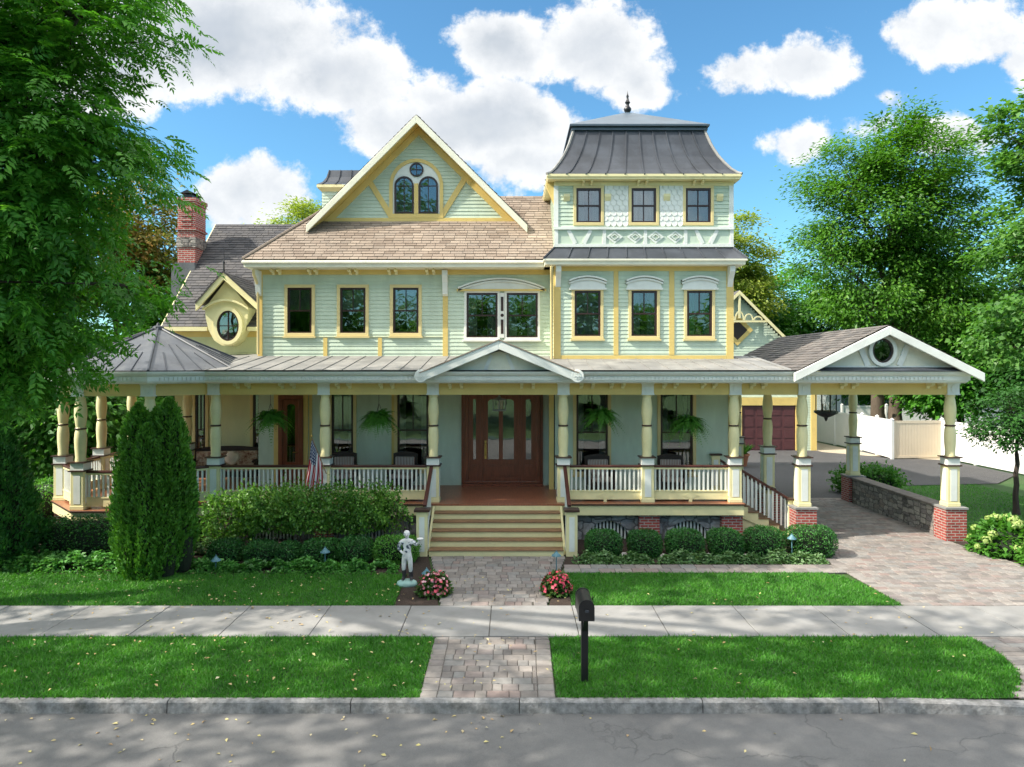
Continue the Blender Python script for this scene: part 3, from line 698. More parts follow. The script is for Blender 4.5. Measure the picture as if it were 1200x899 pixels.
# ---------------------------------------------------------------- small turret behind the gable
m = MB(); tx0, tx1, ty0, ty1 = -7.1, -4.6, 26, 28.4
clapwall(m, (tx0, ty0), (tx1, ty0), 9.6, 11.2); clapwall(m, (tx0, ty1), (tx0, ty0), 7.4, 11.2); m.build('turret_wall', M['mint'], house, recalc=False)
m = MB()
pf = [(-.16, 11.36), (.02, 11.5), (.13, 11.7), (.2, 11.98)]
for (d0, z0), (d1, z1) in zip(pf, pf[1:]):
    m.quad((tx0 + d0, ty0 + d0, z0), (tx1 - d0, ty0 + d0, z0), (tx1 - d1, ty0 + d1, z1), (tx0 + d1, ty0 + d1, z1)); m.quad((tx0 + d0, ty1 - d0, z0), (tx0 + d0, ty0 + d0, z0), (tx0 + d1, ty0 + d1, z1), (tx0 + d1, ty1 - d1, z1))
m.quad((tx0 + .2, ty0 + .2, 11.98), (tx1 - .2, ty0 + .2, 11.98), (tx1 - .2, ty1 - .2, 11.98), (tx0 + .2, ty1 - .2, 11.98))
tr = m.build('turret_roof', M['metal'], house, recalc=False)
m = MB(); 
for i in range(0, 6):
    x = tx0 + .12 + (tx1 - tx0 - .2) * i / 5
    for (d0, z0), (d1, z1) in zip(pf, pf[1:]): m.beam((x + (.5 - i / 5) * d0, ty0 + d0 - .01, z0), (x + (.5 - i / 5) * d1, ty0 + d1 - .01, z1), .03, .04, up=(0, -1, .3))
m.build('standing_seam', M['metal'], tr)
m = MB(); sweep(m, [(tx0, ty1), (tx0, ty0), (tx1, ty0)], [(.16, 11.35), (.16, 11.25), (.03, 11.12), (-.03, 11.12), (-.03, 11.35)]); m.build('eave', M['cream'], tr)

# ---------------------------------------------------------------- left wing roof, dormer, chimney
wy, wz = 22.1, 5.84
m = MB(); m.add([(-11.15, wy, wz), (-5, wy, wz), (-5, 26.2, 9.94), (-11.15, 26.2, 9.94), (-11.15, 30.3, wz), (-5, 30.3, wz)], [(0, 1, 2, 3), (3, 2, 5, 4)])
wr = m.build('wing_roof', M['slate'], house, recalc=False)
s = MB(); shingles(s, (-11.15, wy, wz), (-5, wy, wz), (-11.15, 26.2, 9.94), (-5, 26.2, 9.94), .28, .15); s.build('shingle', M['slate'], wr, recalc=False)
for xa_, xb_ in ((-11.2, X(243, 22.1)), (X(290, 22.1), XL - .03)):
    m = MB(); m.box(xa_, xb_, wy - .03, wy + .03, wz - .13, wz + .0); m.box(xa_, xb_, wy + .031, YW - .04, wz - .12, wz - .07); m.build('eave', M['cream'], wr)
m = MB(); m.box(XG, XL - .03, YW - .035, YW, Z(395, YW), wz - .125); m.build('frieze', M['yellow'], house)
m = MB(); m.prism([(wy, wz - .15), (26.2, 9.79), (30.3, wz - .15), (30.3, wz - .01), (26.2, 9.93), (wy, wz - .01)], -11.19, -11.11, 'x'); m.build('rake_board', M['cream'], wr)
dy = 22.0
q = lambda px, py: (X(px, dy), Z(py, dy))
cx = (X(230, dy) + X(301, dy)) / 2
body = [q(240, 361), (cx, Z(328, dy)), q(292, 361), q(290, 372), q(287, 386), q(280, 399), q(272, 405), q(260, 405), q(251, 399), q(244, 386), q(241, 372)]
m = MB(); m.prism(body, dy, 23.9); dm = m.build('dormer', M['cream'], house)
pk, e0, e1 = (cx, Z(319, dy - .25)), (X(229, dy - .25), Z(356, dy - .25)), (X(302.5, dy - .25), Z(356, dy - .25))
m = MB(); rake(m, pk, e0, e1, .22, dy - .25, dy - .18, .0); m.build('rake_board', M['cream'], dm)
m = MB(); rake(m, pk, e0, e1, .04, dy - .178, dy - .004, .1); m.build('soffit', M['cream'], dm)
m = MB(); 
for a in (e0, e1): m.add([(pk[0], dy - .28, pk[1] + .03), (a[0], dy - .28, a[1] + .03), (a[0], 24.4, a[1] + .03), (pk[0], 24.4, pk[1] + .03), (pk[0], dy - .28, pk[1] + .0), (a[0], dy - .28, a[1] + .0), (a[0], 24.4, a[1]), (pk[0], 24.4, pk[1])], [(0, 1, 2, 3), (0, 4, 5, 1), (1, 5, 6, 2), (7, 6, 5, 4)])
m.build('dormer_roof', M['slate'], dm)
s = MB(); shingles(s, (e0[0], 24.4, e0[1] + .035), (e0[0], dy - .28, e0[1] + .035), (pk[0], 24.4, pk[1] + .035), (pk[0], dy - .28, pk[1] + .035), .28, .15); shingles(s, (e1[0], dy - .28, e1[1] + .035), (e1[0], 24.4, e1[1] + .035), (pk[0], dy - .28, pk[1] + .035), (pk[0], 24.4, pk[1] + .035), .28, .15)
s.build('shingle', M['slate'], dm, recalc=False)
n = 16; a0 = [(cx - .72 + 1.44 * i / n, Z(361, dy) + .28 * (1 - ((i / n - .5) * 2) ** 2)) for i in range(n + 1)]
m = MB(); m.prism(a0 + [(p[0], p[1] - .07) for p in a0[::-1]], dy - .12, dy - .003); m.build('arch_moulding', M['cream'], dm)
m = MB(); m.lathe([(.035, pk[1] + .02), (.02, pk[1] + .25), (.04, pk[1] + .3), (.015, pk[1] + .36), (.012, pk[1] + .7), (.002, pk[1] + .85)], pk[0], dy - .2, 8); m.build('finial', M['black'], dm, smooth=50)
oval_window(X(268, dy), Z(382, dy), .35, .48, dy - .03, .11, 'cream')
# chimney
cy0, cy1 = 24.3, 25.15; x0, x1 = X(208, cy0), X(228.5, cy0)
m = MB(); m.box(x0, x1, cy0, cy1, 7.0, 10.45); ch = m.build('chimney', M['brick'], house)
m = MB(); m.box(x0 - .025, x1 + .025, cy0 - .025, cy1 + .025, 10.28, 10.36); m.box(x0 - .05, x1 + .05, cy0 - .05, cy1 + .05, 10.361, 10.48); m.box(x0 - .05, x1 + .05, cy0 - .05, cy1 + .05, 9.35, 9.42)
for k in range(4): m.box(x0 + .1 + k * .02, x0 + .1 + k * .01 + .4, cy0 - .035, cy0, 9.5 + k * .17, 9.58 + k * .17)
m.build('brick_corbel', M['brick'], ch)
m = MB(); m.box(x0 - .03, x1 + .03, cy0 - .03, cy1 + .03, 8.75, 9.1); m.build('stone_band', M['stone'], ch)
m = MB(); m.box(x0 - .16, x1 + .04, cy0 - .12, cy1 + .1, 7.0, 8.0); m.prism([(x0 - .16, 8.001), (x1 + .04, 8.001), (x1 + .02, 8.2), (x0 - .02, 8.2)], cy0 - .1, cy1 + .05); m.build('stone_base', M['bluemetal'], ch)
m = MB(); m.box(x0 + .15, x1 - .15, cy0 + .1, cy1 - .1, 10.5, 10.62); m.prism([(x0 + .05, 10.66), (x1 - .05, 10.66), (x1 - .3, 10.78), (x0 + .3, 10.78)], cy0 + .05, cy1 - .05); m.build('chimney_cap', M['black'], ch)

# downspouts with their curved heads
for x, y, zt, zb_ in ((XT - .1, YT - .08, 7.4, 4.75), (XL + .02, YF - .1, 7.4, 4.95)):
    m = MB(); m.path([(x - .02, y - .34, zt + .05), (x - .02, y - .3, zt - .1), (x, y - .1, zt - .3), (x, y, zt - .42), (x, y, zb_)], .04, 8); m.build('downspout', M['casing'], house, smooth=50)
# ================================================================== PORCH
def xf_line(p0, p1):
    d = Vector((p1[0] - p0[0], p1[1] - p0[1], 0)); a = math.atan2(d.y, d.x)
    return Matrix.Translation((p0[0], p0[1], 0)) @ Matrix.Rotation(a, 4, 'Z'), d.length
V = [(-12.08, 18.72), (-10.84, 17.48), (-9.1, 17.48), (-7.86, 18.45)]
beamline = [(-12.08, 24.2), V[0], V[1], V[2], (-8.13, YP), (11.62, YP), (11.62, 23.8)]
m = MB(); sweep(m, beamline, [(-.12, 3.835), (.12, 3.835), (.12, 4.149), (-.12, 4.149)])
m.build('porch_beam', M['yellow'], house)
m = MB(); m.box(7.56, 7.8, YP + .121, 23.8, 3.835, 4.14); m.box(7.81, 11.49, 23.6, 23.84, 3.835, 4.14); m.build('porch_beam', M['yellow'], house)
cor = [(-12.08, 24.2), V[0], V[1], V[2], (-8.13, YP), (11.12, YP), (11.12, 24.5)]
cprof = [(.121, 4.15), (.55, 4.15), (.6, 4.19), (.6, 4.215), (.63, 4.22), (.63, 4.33), (.70, 4.36), (.74, 4.41), (.75, 4.45), (.121, 4.45)]
m = MB(); sweep(m, cor, cprof); co = m.build('cornice', M['white'], house)
m = MB()
for (p0, p1) in zip(cor[1:-1], cor[2:]):
    A, Ln = xf_line(p0, p1); m.xf = A; k = int(Ln / .105)
    for i in range(k): x = (i + .5) * Ln / k; m.box(x - .03, x + .03, -.655, -.629, 4.235, 4.315)
m.xf = None; m.build('dentil_moulding', M['white'], co)
# ceilings
m = MB(); m.prism([(-12.0, 24), (-12.0, 18.8), (-10.8, 17.6), (-9.15, 17.6), (-8.1, 18.55), (7.6, 18.55), (7.6, 20.9), (6.4, 20.9), (6.4, 21.0), (-7.6, 21.0), (-7.6, 22.5), (-10.9, 22.5), (-10.9, 24)], 3.95, 3.99, 'z'); m.build('porch_ceiling', M['pale'], house)
m = MB(); m.box(7.65, 11.6, 18.56, 23.8, 3.951, 3.99); m.build('portico_ceiling', M['cream'], house)
# low porch roof
ez_ = 4.455
m = MB()
m.add([(-8.2, 17.71, ez_), (7.3, 17.71, ez_), (7.3, 21.0, 4.9), (-8.2, 21.0, 4.9), (-8.2, 22.5, 5.0), (-7.6, 22.5, 5.0), (-7.6, 21.0, 4.9)], [(0, 1, 2, 6, 3), (3, 6, 5, 4)])
m.add([(-12.75, 18.6, ez_), (-8.2, 18.6, ez_ + .12), (-8.2, 22.5, 5.0), (-12.75, 22.5, ez_), (-12.75, 25, ez_), (-10.9, 25, 4.8), (-10.9, 22.5, 4.9)], [(0, 1, 2, 6, 3), (3, 6, 5, 4)])
porch_roof = m.build('porch_roof', M['graymetal'], house, recalc=False)
m = MB()
sl = (4.9 - ez_) / (21.0 - 17.71)
for i in range(31):
    x = -7.9 + i * .5
    if x > 7.2: break
    m = MB(); m.beam((x, 17.72, ez_ + .012), (x, 20.9, ez_ + .012 + 3.18 * sl), .018, .016); m.build('standing_seam', M['graymetal'], porch_roof)
m = MB(); m.box(-8.1, 7.3, 17.68, 17.73, ez_ - .0, ez_ + .035); m.build('drip_edge', M['black'], porch_roof)
# gazebo roof over the corner bay
gc = (-9.97, 19.6); ap = 2.62; pkz = 5.68
Ro = ap / math.cos(R(22.5))
ov = [(gc[0] + Ro * math.cos(R(22.5 + 45 * k)), gc[1] + Ro * math.sin(R(22.5 + 45 * k)), 4.46) for k in range(8)]
m = MB(); pk = (gc[0], gc[1], pkz)
for k in range(8): m.add([ov[k], ov[(k + 1) % 8], pk], [(0, 1, 2)])
gz = m.build('gazebo_roof', M['bluemetal'], house, recalc=False)
m = MB()
for k in range(8):
    a, b_ = Vector(ov[k]), Vector(ov[(k + 1) % 8]); P = Vector(pk)
    m.path([a + Vector((0, 0, .02)), P + Vector((0, 0, .02))], .03, 6)
    for f, f2 in ((.2, .55), (.4, .8), (.6, .8), (.8, .55)):
        s0 = a.lerp(b_, f); s1 = s0.lerp(P, f2 * .72); m.beam(s0 + Vector((0, 0, .012)), s1 + Vector((0, 0, .012)), .018, .02)
m.lathe([(.16, pkz - .06), (.14, pkz + .02), (.05, pkz + .06), (.03, pkz + .12), (.0, pkz + .14)], gc[0], gc[1], 12)
m.build('standing_seam', M['metal'], gz)
m = MB()
for k in range(8):
    a, b_ = Vector(ov[k]), Vector(ov[(k + 1) % 8]); m.beam(a, b_, .05, .04)
m.build('drip_edge', M['black'], gz)

# ---------------------------------------------------------------- posts
def make_post(x, y, zb, panel_z0, base=False):
    """turned shaft over a square pedestal; zb is where the pedestal starts"""
    m = MB()
    m.lathe([(.125, 2.2), (.125, 2.24), (.118, 2.3), (.135, 2.55), (.142, 2.75), (.13, 2.92), (.11, 2.985), (.125, 3.0), (.125, 3.03), (.105, 3.05), (.118, 3.12), (.145, 3.35), (.142, 3.5), (.118, 3.7), (.105, 3.76), (.12, 3.78), (.12, 3.83)], x, y, 24)
    p = m.build('porch_post', M['cream'], house, (x, y, zb), smooth=40)
    m = MB(); m.cbox((x, y, 3.985), .31, .31, .305); m.cbox((x, y, 4.125), .34, .34, .028); m.cbox((x, y, 3.845), .34, .34, .028)
    for ay in (-1, 1): m.prism(bnd((x, 3.985), .065, 16, ry=.1), y + ay * .155, y + ay * .175)
    m.build('capital', M['white'], p)
    m = MB(); m.cbox((x, y, (zb + 1.955) / 2), .32, .32, 1.955 - zb); m.cbox((x, y, zb + .05), .35, .35, .099)
    m.build('pedestal', M['cream'], p, bevel=.01)
    m = MB(); m.cbox((x, y, 2.08), .33, .33, .18); m.build('white_block', M['white'], p)
    m = MB(); m.cbox((x, y, 2.185), .42, .42, .028); m.build('dark_band', M['band'], p)
    m = MB(); m.cbox((x, y, 1.972), .4, .4, .034); m.build('dark_band', M['band'], p)
    m = MB(); m.lathe([(.127, 2.995), (.134, 3.005), (.134, 3.03), (.127, 3.04)], x, y, 24); m.build('dark_ring', M['band'], p)
    m = MB(); z0, z1 = zb + .15, 1.88
    for dx, dy in ((0, -1), (0, 1), (1, 0), (-1, 0)):
        c = (x + dx * .162, y + dy * .162, (z0 + z1) / 2); m.cbox(c, .17 if dx == 0 else .012, .17 if dy == 0 else .012, z1 - z0)
    m.build('white_panel', M['white'], p)
    return p
proto = make_post(X(381, YP), YP, 1.0, 0)
posts = [(-7.86, YP), (X(508, YP), YP), (X(660, YP), YP), (X(758, YP), YP), (X(860, YP), YP), V[0], V[1], V[2], (-12.08, 20.47), (-12.08, 22.1), (-10.15, 21.75)]
for x, y in posts: copy_tree(proto, (x, y, 1.0))
zp = .89
proto2 = make_post(X(940, YP), YP, zp, 0)
m = MB(); px_, py_ = X(940, YP), YP
m.cbox((px_, py_, .42), .54, .54, .84); m.build('brick_pier', M['brick'], proto2)
m = MB(); m.cbox((px_, py_, .864), .6, .6, .05); m.build('pier_cap', M['concrete'], proto2)
for x, y in ((11.62, YP), (11.62, 23.7), (7.68, 20.9), (7.68, 23.7)): copy_tree(proto2, (x, y, zp))
for px in (215, 288, 340, 405, 455, 535, 618, 687, 722, 783, 828, 885, 990, 1090):
    bracket_pair(X(px, YP), YP - .123, 4.148, .3, 1.)

# ---------------------------------------------------------------- deck, skirt, foundation
dpl = [(-12.33, 24), (-12.33, 18.6), (-10.95, 17.22), (-9.0, 17.22), (-8.0, 18.1), (6.08, 18.1), (6.08, 21.2), (-7.6, 21.2), (-7.6, 24)]
m = MB(); m.prism(dpl, .955, 1.0, 'z'); dk = m.build('porch_deck', M['deck'], house)
m = MB(); sweep(m, [(-12.33, 24), (-12.33, 18.6), (-10.95, 17.22), (-9.0, 17.22), (-8.0, 18.1), (6.08, 18.1), (6.08, 21.2)], [(-.06, .70), (-.03, .70), (-.03, .953), (-.06, .953)])
m.build('deck_skirt', M['cream'], house)
m = MB(); sweep(m, [(-12.33, 24), (-12.33, 18.6), (-10.95, 17.22), (-9.0, 17.22), (-8.0, 18.1), (-2.3, 18.1)], [(0, .958), (.012, .965), (.012, .99), (0, .997)]); sweep(m, [(1.55, 18.1), (6.08, 18.1), (6.08, 18.7)], [(0, .958), (.012, .965), (.012, .99), (0, .997)])
m.build('deck_nosing', M['band'], house)
def arch_wall(x0, x1, y, z0, z1, cx, rx, rz, th=.3):
    m = MB(); n = 16
    arc = [(cx + rx * math.cos(math.pi - math.pi * i / n), z0 + rz * math.sin(math.pi * i / n)) for i in range(n + 1)]
    for a, b_ in zip(arc, arc[1:]): m.prism([a, b_, (b_[0], z1), (a[0], z1)], y, y + th)
    m.box(x0, cx - rx, y, y + th, z0, z1); m.box(cx + rx, x1, y, y + th, z0, z1)
    w = m.build('foundation_wall', M['fieldstone'], house)
    m = MB(); o = [(cx + (rx + .12) * math.cos(math.pi - math.pi * i / n), z0 + (rz + .1) * math.sin(math.pi * i / n)) for i in range(n + 1)]
    for (a, b_, c, d_) in zip(arc, arc[1:], o[1:], o): m.prism([a, b_, c, d_], y - .03, y - .002)
    m.build('stone_arch', M['fieldstone'], w)
    m = MB(); k = int(2 * rx / .09)
    for i in range(1, k):
        xx = cx - rx + 2 * rx * i / k; hh = rz * math.sqrt(max(0, 1 - ((xx - cx) / rx) ** 2)); m.box(xx - .024, xx + .024, y + .08, y + .1, z0, z0 + hh)
    m.build('lattice', M['white'], w)
    m = MB(); m.box(cx - rx, cx + rx, y + th + .02, y + th + .05, z0, z0 + rz + .02); m.build('dark_backing', M['interior'], w)  # near-black sheet, painted to stand for the shade under the porch
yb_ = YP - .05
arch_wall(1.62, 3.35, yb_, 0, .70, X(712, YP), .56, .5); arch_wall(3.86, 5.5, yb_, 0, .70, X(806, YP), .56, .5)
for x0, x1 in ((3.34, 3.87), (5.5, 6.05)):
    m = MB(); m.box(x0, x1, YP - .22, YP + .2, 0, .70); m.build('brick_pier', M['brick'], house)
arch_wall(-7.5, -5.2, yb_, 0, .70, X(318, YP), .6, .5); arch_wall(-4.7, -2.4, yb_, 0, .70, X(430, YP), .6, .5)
for x0, x1, y in ((-8.1, -7.52, YP - .2), (-5.2, -4.7, YP - .22), (-12.25, -11.85, 18.6), (-11.05, -10.62, 17.45), (-9.3, -8.9, 17.45)):
    m = MB(); m.box(x0, x1, y, y + .42, 0, .70); m.build('brick_pier', M['brick'], house)
for b_ in ((-12.0, -8.1, 19.6, 19.8), (-2.4, -2.2, 18.75, 20.8), (1.4, 1.6, 18.75, 20.8), (-10.6, -9.3, 17.75, 17.9)):
    m = MB(); m.box(*b_, 0, .69); m.build('foundation_wall', M['fieldstone'], house)

# ---------------------------------------------------------------- railings
def railing(p0, p1, z=1.0, ends=.165):
    A, Ln = xf_line(p0, p1); a, b_ = ends, Ln - ends
    c = A @ Vector((Ln / 2, 0, 0))
    m = MB(); m.xf = A; m.box(a, b_, -.035, .035, z + .06, z + .27); m.box(a, b_, -.05, .05, z + .27, z + .3)
    m.box(a, b_, -.045, .045, z + .86, z + .905); m.box((a + b_) / 2 - .04, (a + b_) / 2 + .04, -.04, .04, z, z + .06)
    cx_ = (a + b_) / 2
    m.prism([(cx_ - .22, z + .165), (cx_, z + .25), (cx_ + .22, z + .165), (cx_, z + .08)], -.045, -.036)
    r = m.build('railing', M['cream'], house, (c.x, c.y, z))
    m = MB(); m.xf = A; k = max(2, int((b_ - a) / .112))
    for i in range(k): xx = a + (i + .5) * (b_ - a) / k; m.box(xx - .022, xx + .022, -.022, .022, z + .3, z + .86)
    m.build('baluster_panel', M['white'], r)
    m = MB(); m.xf = A; m.box(a, b_, -.06, .06, z + .906, z + .965); m.build('handrail', M['rail'], r, bevel=.012)
px = [X(p, YP) for p in (381, 508, 660, 758, 860)]
railing((-7.86, YP), (px[0], YP)); railing((px[0], YP), (px[1], YP)); railing((px[2], YP), (px[3], YP)); railing((px[3], YP), (px[4], YP))
railing(V[0], V[1]); railing(V[1], V[2]); railing(V[2], (-7.86, YP)); railing((-12.08, 20.47), V[0]); railing((-12.08, 22.1), (-12.08, 20.47))

# ---------------------------------------------------------------- front steps
sx0, sx1, sy = -2.0, 1.24, 16.75
m = MB()
for i in range(6):
    y0 = sy + .27 * i; z1 = 1 / 6 * (i + 1)
    m.box(sx0, sx1, y0, 18.099 if i < 5 else y0 + .02, 1 / 6 * i + (.0 if i == 0 else .002), z1 - .032 if i < 5 else .952)
st = m.build('front_steps', M['cream'], house, (-.38, sy, 0))
for i in range(5):
    m = MB(); y0 = sy + .27 * i; z1 = 1 / 6 * (i + 1); m.box(sx0 + .002, sx1 - .002, y0 - .035, y0 + .272, z1 - .031, z1); m.build('tread', M['tread'], st, bevel=.008)
m = MB(); m.prism([(16.9, 0), (18.09, 0), (18.09, .95), (16.9, .2)], sx0 - .06, sx0 - .003, 'x'); m.prism([(16.9, 0), (18.09, 0), (18.09, .95), (16.9, .2)], sx1 + .003, sx1 + .06, 'x'); m.build('stringer', M['cream'], st)
def newel(x, y, z0, z1, parent=house, w=.27):
    m = MB(); m.cbox((x, y, (z0 + z1) / 2), w, w, z1 - z0); n = m.build('newel_post', M['cream'], parent, (x, y, z0), bevel=.01)
    m = MB(); m.cbox((x, y, z1 + .025), w + .1, w + .1, .05); m.build('post_cap', M['band'], n)
    m = MB(); 
    for dx, dy in ((0, -1), (0, 1), (1, 0), (-1, 0)):
        m.cbox((x + dx * (w / 2 + .004), y + dy * (w / 2 + .004), (z0 + z1) / 2), .13 if dx == 0 else .01, .13 if dy == 0 else .01, z1 - z0 - .25)
    m.build('white_panel', M['white'], n)
    return n
for x in (sx0 - .17, sx1 + .2):
    newel(x, 16.86, 0, 1.08)
    m = MB(); xx = x + (.05 if x < 0 else -.05)
    m.beam((xx, 16.9, 1.19), (xx, 18.3, 1.93), .09, .06); m.build('handrail', M['rail'], house)
    m = MB()
    for k in range(1, 9): yy = 16.98 + k * .135; zt = 1.19 + (yy - 16.9) * .5286 - .03; m.box(xx - .018, xx + .018, yy - .018, yy + .018, (yy - sy) * .615 + .02, zt)
    m.build('baluster_panel', M['white'], house)
# side steps down to the drive
x0s = 6.08
m = MB()
for i in range(5):
    xa = x0s + .28 * i; zt = 1 - (i + 1) / 6; m.box(xa, xa + .28, 18.78, 20.2, 0, zt - .032)
ss = m.build('side_steps', M['cream'], house, (6.7, 19.4, 0))
for i in range(5):
    xa = x0s + .28 * i; zt = 1 - (i + 1) / 6; m = MB(); m.box(xa + .002, xa + .31, 18.72, 20.26, zt - .031, zt); m.build('tread', M['tread'], ss)
m = MB()
pts = [(x0s, .95)]
for i in range(5): pts += [(x0s + .28 * i, 1 - (i + 1) / 6 - .035 + .0), (x0s + .28 * (i + 1), 1 - (i + 1) / 6 - .035)]
m.prism(pts[1:] + [(x0s + 1.4, 0), (x0s + 1.25, 0), (x0s, .55)], 18.74, 18.777); m.build('stringer', M['cream'], ss)
for y in (18.72, 20.28):
    newel(7.5, y, 0, 1.0, w=.2)
    m = MB(); m.beam((5.9, y, 1.95), (7.42, y, 1.03), .09, .065); m.build('handrail', M['rail'], house)
    m = MB()
    for k in range(12): xx = 6.12 + k * .112; zt = 1.95 - (xx - 5.9) * .605 - .03; m.box(xx - .02, xx + .02, y - .02, y + .02, max(.05, zt - .8), zt)
    m.build('baluster_panel', M['white'], house)
newel(5.92, 20.3, 1.0, 2.0, w=.24)
railing((5.95, 20.3), (5.95, 21.0), ends=.06)

# ---------------------------------------------------------------- doors
def panel_door(x0, x1, z0, z1, Y, parts, name):
    m = MB(); rframe(m, x0, x1, z0, z1, .13, Y - .1, Y + .04)
    return m.build(name, M['mahogany'], house, (x0, Y, z0), bevel=.012)
fd = panel_door(FD[0], FD[1], 1.0, 3.87, YF, None, 'front_door')
m = MB(); m.box(FD[0] - .05, FD[1] + .05, YF - .3, YF - .101, 1.0, 1.08); m.build('threshold', M['mahogany'], fd)
xs = [FD[0] + .13, X(566, YF), X(608, YF), FD[1] - .13]
def arch_leaf(x0, x1, z0, z1, Y, lights, zl, zt, name, parent):
    """wood leaf with round-headed glass lights and a raised bottom panel"""
    m = MB(); xa = x0
    for (a, b_) in lights:
        m.box(xa, a, Y - .05, Y + .02, zl, zt); xa = b_
        r = (b_ - a) / 2; c = (a + b_) / 2; n = 12
        arc = [(c - r * math.cos(math.pi * i / n), zt - r * .62 + r * .62 * math.sin(math.pi * i / n)) for i in range(n + 1)]
        for p, q_ in zip(arc, arc[1:]): m.prism([p, q_, (q_[0], zt), (p[0], zt)], Y - .05, Y + .02)
    m.box(xa, x1, Y - .05, Y + .02, zl, zt); m.box(x0, x1, Y - .05, Y + .02, z0, zl); m.box(x0, x1, Y - .05, Y + .02, zt, z1)
    m.box(x0 + .1, x1 - .1, Y - .075, Y - .051, z0 + .18, zl - .16); m.box(x0 + .14, x1 - .14, Y - .09, Y - .0755, z0 + .22, zl - .2)
    lf = m.build(name, M['mahogany'], parent, bevel=.006)
    return lf
leaves_ = []
for (a, b_, nm, lights) in ((xs[0], xs[1] - .07, 'side_light', 1), (xs[1], xs[2], 'door_leaf', 2), (xs[2] + .07, xs[3], 'side_light', 1)):
    w = (b_ - a)
    ls = [(a + .14, b_ - .14)] if lights == 1 else [(a + .15, a + w / 2 - .06), (a + w / 2 + .06, b_ - .15)]
    lf = arch_leaf(a, b_, 1.09, 3.74, YF, ls, 1.78, 3.6, nm, fd)
    m = MB()
    for (p, q_) in ls: m.box(p, q_, YF - .01, YF - .004, 1.78, 3.6)
    m.build('pane', M['glass'], fd)
m = MB(); m.box(xs[1] - .068, xs[1] - .003, YF - .08, YF + .02, 1.09, 3.74); m.box(xs[2] + .003, xs[2] + .068, YF - .08, YF + .02, 1.09, 3.74); m.build('jamb', M['mahogany'], fd)
m = MB(); hx = xs[1] + .08; m.box(hx - .03, hx + .03, YF - .062, YF - .051, 1.8, 2.35); m.path([(hx, YF - .06, 1.9), (hx, YF - .13, 1.95), (hx, YF - .13, 2.15), (hx, YF - .06, 2.2)], .014, 8); m.lathe([(.02, 2.24), (.032, 2.27), (.02, 2.3)], hx, YF - .09, 10); m.build('handle', M['brass'], fd)
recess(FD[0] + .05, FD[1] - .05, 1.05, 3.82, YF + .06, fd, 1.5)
m = MB(); m.box(FD[0] - .08, FD[0] - .003, YF - .06, YF + .0, 1.0, 3.95); m.box(FD[1] + .003, FD[1] + .08, YF - .06, YF, 1.0, 3.95); m.build('door_casing', M['mahogany'], house)
# side door on the porch, left of the seating
sd = panel_door(SD[0], SD[1], 1.0, 3.72, YF, None, 'side_door')
m = MB(); rframe(m, SD[0] - .14, SD[1] + .14, .86, 3.86, .136, YF - .06, YF + .02); m.build('door_casing', M['yellow'], sd)
lf = arch_leaf(SD[0] + .132, SD[1] - .132, 1.06, 3.58, YF, [(SD[0] + .25, SD[1] - .25)], 1.7, 3.45, 'door_leaf', sd)
m = MB(); m.box(SD[0] + .25, SD[1] - .25, YF - .01, YF - .004, 1.7, 3.45); m.build('pane', M['glass'], sd)
recess(SD[0] + .05, SD[1] - .05, 1.05, 3.7, YF + .06, sd, 1.)
m = MB(); m.path([(SD[1] - .19, YF - .05, 2.0), (SD[1] - .19, YF - .11, 2.0), (SD[1] - .3, YF - .11, 2.0)], .014, 8); m.build('handle', M['brass'], sd)
# pilasters either side of the entrance bay
for a, b_ in ((XT - .17, XT - .03), (XR - .12, XR + .035)):
    m = MB(); m.box(a, b_, YT - .03, YT + .08, .98, 3.95); m.build('corner_board', M['yellow'], house)
for a, b_ in ((362.5, 366), (459, 463)):
    m = MB(); m.box(X(a, YF), X(b_, YF), YF - .03, YF, .98, 3.95); m.build('pilaster', M['yellow'], house)

# ---------------------------------------------------------------- entrance gable on the porch roof
yg = 17.62; ec = -.325
pk = (ec, Z(399, yg)); hw = 2.03; eb = Z(438, yg) 
m = MB(); rake(m, pk, (ec - hw + .1, eb + .04), (ec + hw - .1, eb + .04), .23, yg - .06, yg + .02)
for sg in (-1, 1): m.prism(bnd((ec + sg * (hw - .05), eb - .06), .165, 20), yg - .065, yg + .021)
eg = m.build('entrance_gable', M['white'], house, bevel=.012)
for sg in (-1, 1):
    m = MB(); c = (ec + sg * (hw - .05), eb - .06); m.prism(bnd(c, .035, 10), yg - .09, yg - .066)
    for k in range(6): a = k * math.pi / 3; m.prism(bnd((c[0] + .07 * math.cos(a), c[1] + .07 * math.sin(a)), .022, 8), yg - .08, yg - .066)
    m.build('rosette', M['white'], eg)
m = MB(); m.prism([(ec - hw + .35, eb + .05), (ec + hw - .35, eb + .05), (pk[0], pk[1] - .26)], yg + .25, yg + .3); m.build('pediment', M['pale'], eg)
m = MB()
for sg in (-1, 1): m.beam((ec + sg * .2, yg + .235, eb + .48), (ec + sg * .36, yg + .235, eb + .1), .03, .09, up=(1, 0, 0))
m.box(ec - hw + .3, ec + hw - .3, yg + .22, yg + .249, eb + .02, eb + .1); m.build('pediment_brace', M['white'], eg)
m = MB()
for sg in (-1, 1):
    a = (ec + sg * hw, eb + .03); m.add([(pk[0], yg - .08, pk[1] + .03), (a[0], yg - .08, a[1]), (a[0], 21.0, a[1]), (pk[0], 21.0, pk[1] + .03), (pk[0], yg - .08, pk[1]), (a[0], yg - .08, a[1] - .03), (a[0], 21, a[1] - .03), (pk[0], 21, pk[1])], [(0, 1, 2, 3), (7, 6, 5, 4), (0, 4, 5, 1)])
m.build('gable_roof', M['shingle'], eg)
